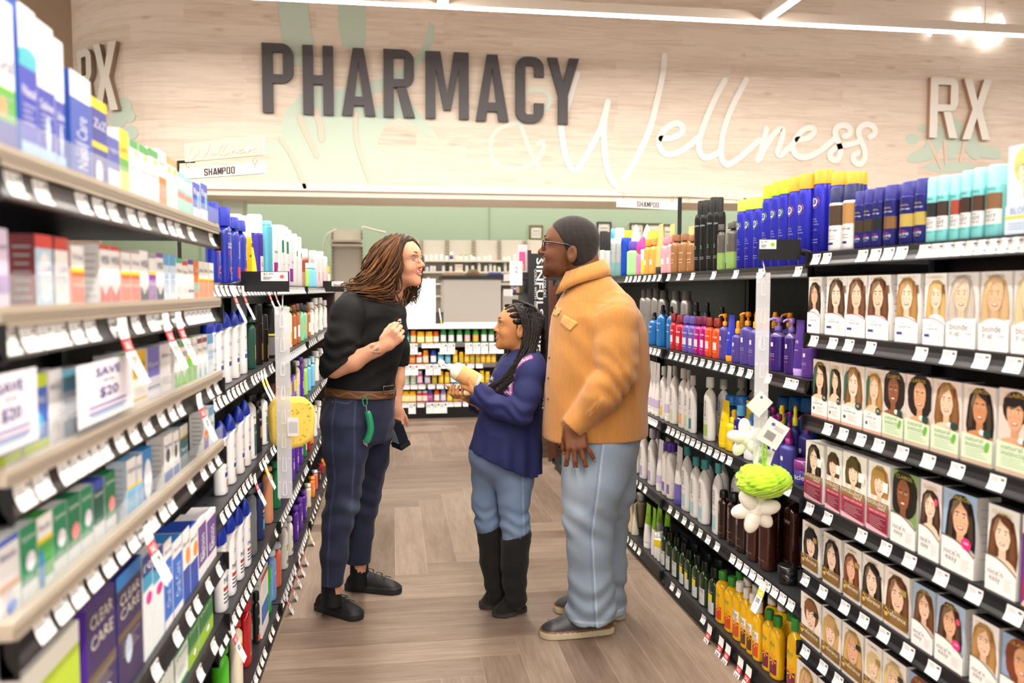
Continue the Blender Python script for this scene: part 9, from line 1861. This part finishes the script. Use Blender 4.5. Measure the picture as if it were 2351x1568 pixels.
  for x, y, r, k in ((1160, 868, .016, '#d23a8c'), (1133, 846, .014, '#d23a8c'), (1128, 872, .010, '#e9dfe8'), (1146, 880, .011, '#e6c9dc'), (1120, 858, .010, '#c2428e'), (1168, 882, .012, '#e9dfe8')):
   p = Q(x, y, Dm-.11); rr = np.hypot(v[:, 0]-p[0], v[:, 2]-p[2]); an = np.arctan2(v[:, 2]-p[2], v[:, 0]-p[0]); c = blend(c, k, .9*(rr < r*(.62+.38*np.sin(an*5)))*(rr > r*.15)*fr)
  return c
 link('top', body_mesh('top', [solid(top, base+np.array([-.27, -.30, .62]), base+np.array([.26, .30, 1.20]), .0042, tcol)], 'cloth', base), root)
 # ---------------- jeans and boots
 def jeans(P):
  n = limb(P, [(1180, 1060, Dn+.03, 92), (1180, 1100, Dn+.02, 86), (1180, 1150, Dn+.01, 68), (1183, 1200, Dn, 62), (1184, 1250, Dn, 60)]); g = limb(P, [(1118, 1050, Df-.02, 66), (1115, 1090, Df-.01, 60), (1114, 1150, Df, 57), (1121, 1200, Df, 54), (1124, 1240, Df, 52)])
  d = smin(n, g, .015); d = smin(d, ell(P, Q(1155, 1040, Dm), (.15, .12, .13)), .03); kz = Q(1180, 1195, Dn)[2]; return d+.004*np.exp(-((P[:, 2]-kz)/.06)**2)*np.sin(P[:, 2]*110+2*np.sin(P[:, 0]*40))-.002*crease(P, 18, 86, 2)
 def jcol(v):
  c = base_col(v, '#6a80a2'); c = blend(c, '#8fa3be', .5*np.clip(.3+wob(v, 18, 95), 0, 1)); L_ = [(1200, 1085), (1201, 1150), (1203, 1220)]; q = np.array([Q(x, y, Dn-.05) for x, y in L_])[::-1]; return blend(c, '#a9b9cc', .6*np.exp(-((v[:, 0]-np.interp(v[:, 2], q[:, 2], q[:, 0]))/.003)**2)*(v[:, 1] < Dn))
 link('jeans', body_mesh('jeans', [solid(jeans, base+np.array([-.2, -.2, .2]), base+np.array([.2, .2, .80]), .0042, jcol)], 'denim', base), root)
 def boot(hx, hy, tx, ty, sh_, D0):
  h = np.array(onZ(hx, hy, 0)); t = np.array(onZ(tx, ty, 0)); a = np.array([h @ CR, h @ FH, 0]); b_ = np.array([t @ CR, t @ FH, 0]); X = b_-a; L = np.linalg.norm(X); X /= L; Mx = np.stack([X, np.array([-X[1], X[0], 0]), np.array([0, 0, 1.])]); ft = shoe_fn(a, Mx, L, .036, .020, .09, toe=.055, mid=.085, ank=0, heel=.016)
  pts = [Q(x, y, D0)*1. for x, y, w in sh_]; rs = [w/2/FPX*D0 for x, y, w in sh_]; zt = pts[0][2]
  def fn(P): d = smin(ft(P), chain(P, pts, rs, .02), .02); d = d+.002*wob(P, 40, 88)-.003*crease(P*np.array([.6, .6, 1]), 24, 89, 2); return smax(d, P[:, 2]-zt-.3*(P[:, 0]-pts[0][0]), .003)
  def col(v): c = base_col(v, '#100d0d'); c = blend(c, '#2a2424', .4*np.clip(wob(v, 30, 90), 0, 1)); c[v[:, 2] < .018] = lin('#3a3230'); return c
  bo = link('boot', body_mesh('boot', [solid(fn, np.minimum(a, b_)-np.array([.10, .10, .005]), np.maximum(a, b_)+np.array([.11, .10, .42]), .004, col)], 'suede', base), root)
  return bo
 nb = boot(1207, 1399, 1134, 1417, [(1185, 1227, 70), (1181, 1290, 62), (1181, 1335, 52), (1187, 1375, 46)], Dn); boot(1152, 1384, 1103, 1397, [(1123, 1212, 58), (1129, 1290, 50), (1135, 1340, 43), (1139, 1362, 42)], Df)
 for px in (1178, 1194):
  p = Q(px, 1236, Dn-.066)-base; mb = MB(); mb.lathe([(0, .0032), (.002, .003), (.003, .001)], 8, '#d8d4cc'); mb.v = [(x, -z, y) for x, y, z in mb.v]; mb.build('stud', 'chrome', nb, tuple(p))
 # ---------------- the lotion bottle she holds
 A, Bq = Q(1098, 878, Dm-.135), Q(1036, 845, Dm-.155); d = A-Bq; L = np.linalg.norm(d); mb = MB(); r = .037
 mb.lathe([(0, r*.9), (.004, r), (L*.80, r), (L*.92, r*.86), (L*.98, r*.5), (L, r*.36)], 24, lambda i, j: '#f2ead8');
 lb = MB(); lb.lathe([(L*.12, r+.0006), (L*.74, r+.0006)], 24, '#e9ae72'); lb.textc('Lotion', L*.56, .014, r+.001, r+.001, '#c07a3a'); lb.textc('------', L*.42, .003, r+.001, r+.001, '#c98a4a'); lb.textc('*', L*.28, .022, r+.001, r+.001, '#8a4a1e')
 cw = lambda p: (CR*p[0]+FH*p[1]+np.array([0, 0, p[2]])); bt = mb.build('lotion_bottle', 'gloss', None, tuple(cw(A))); up = Vector(tuple(cw(Bq)-cw(A))); bt.rotation_euler = up.to_track_quat('Z', 'Y').to_euler(); tag(bt, 'cream and orange pump lotion bottle held tilted in the girl\'s hands', 'lotion bottle')
 lb.build('bottle_label', 'paper', bt); link('pump', cap_mesh('pump', .062, .034, '#f6f2ea'), bt, (0, 0, L-.002), 1.3)
 return root
girl()
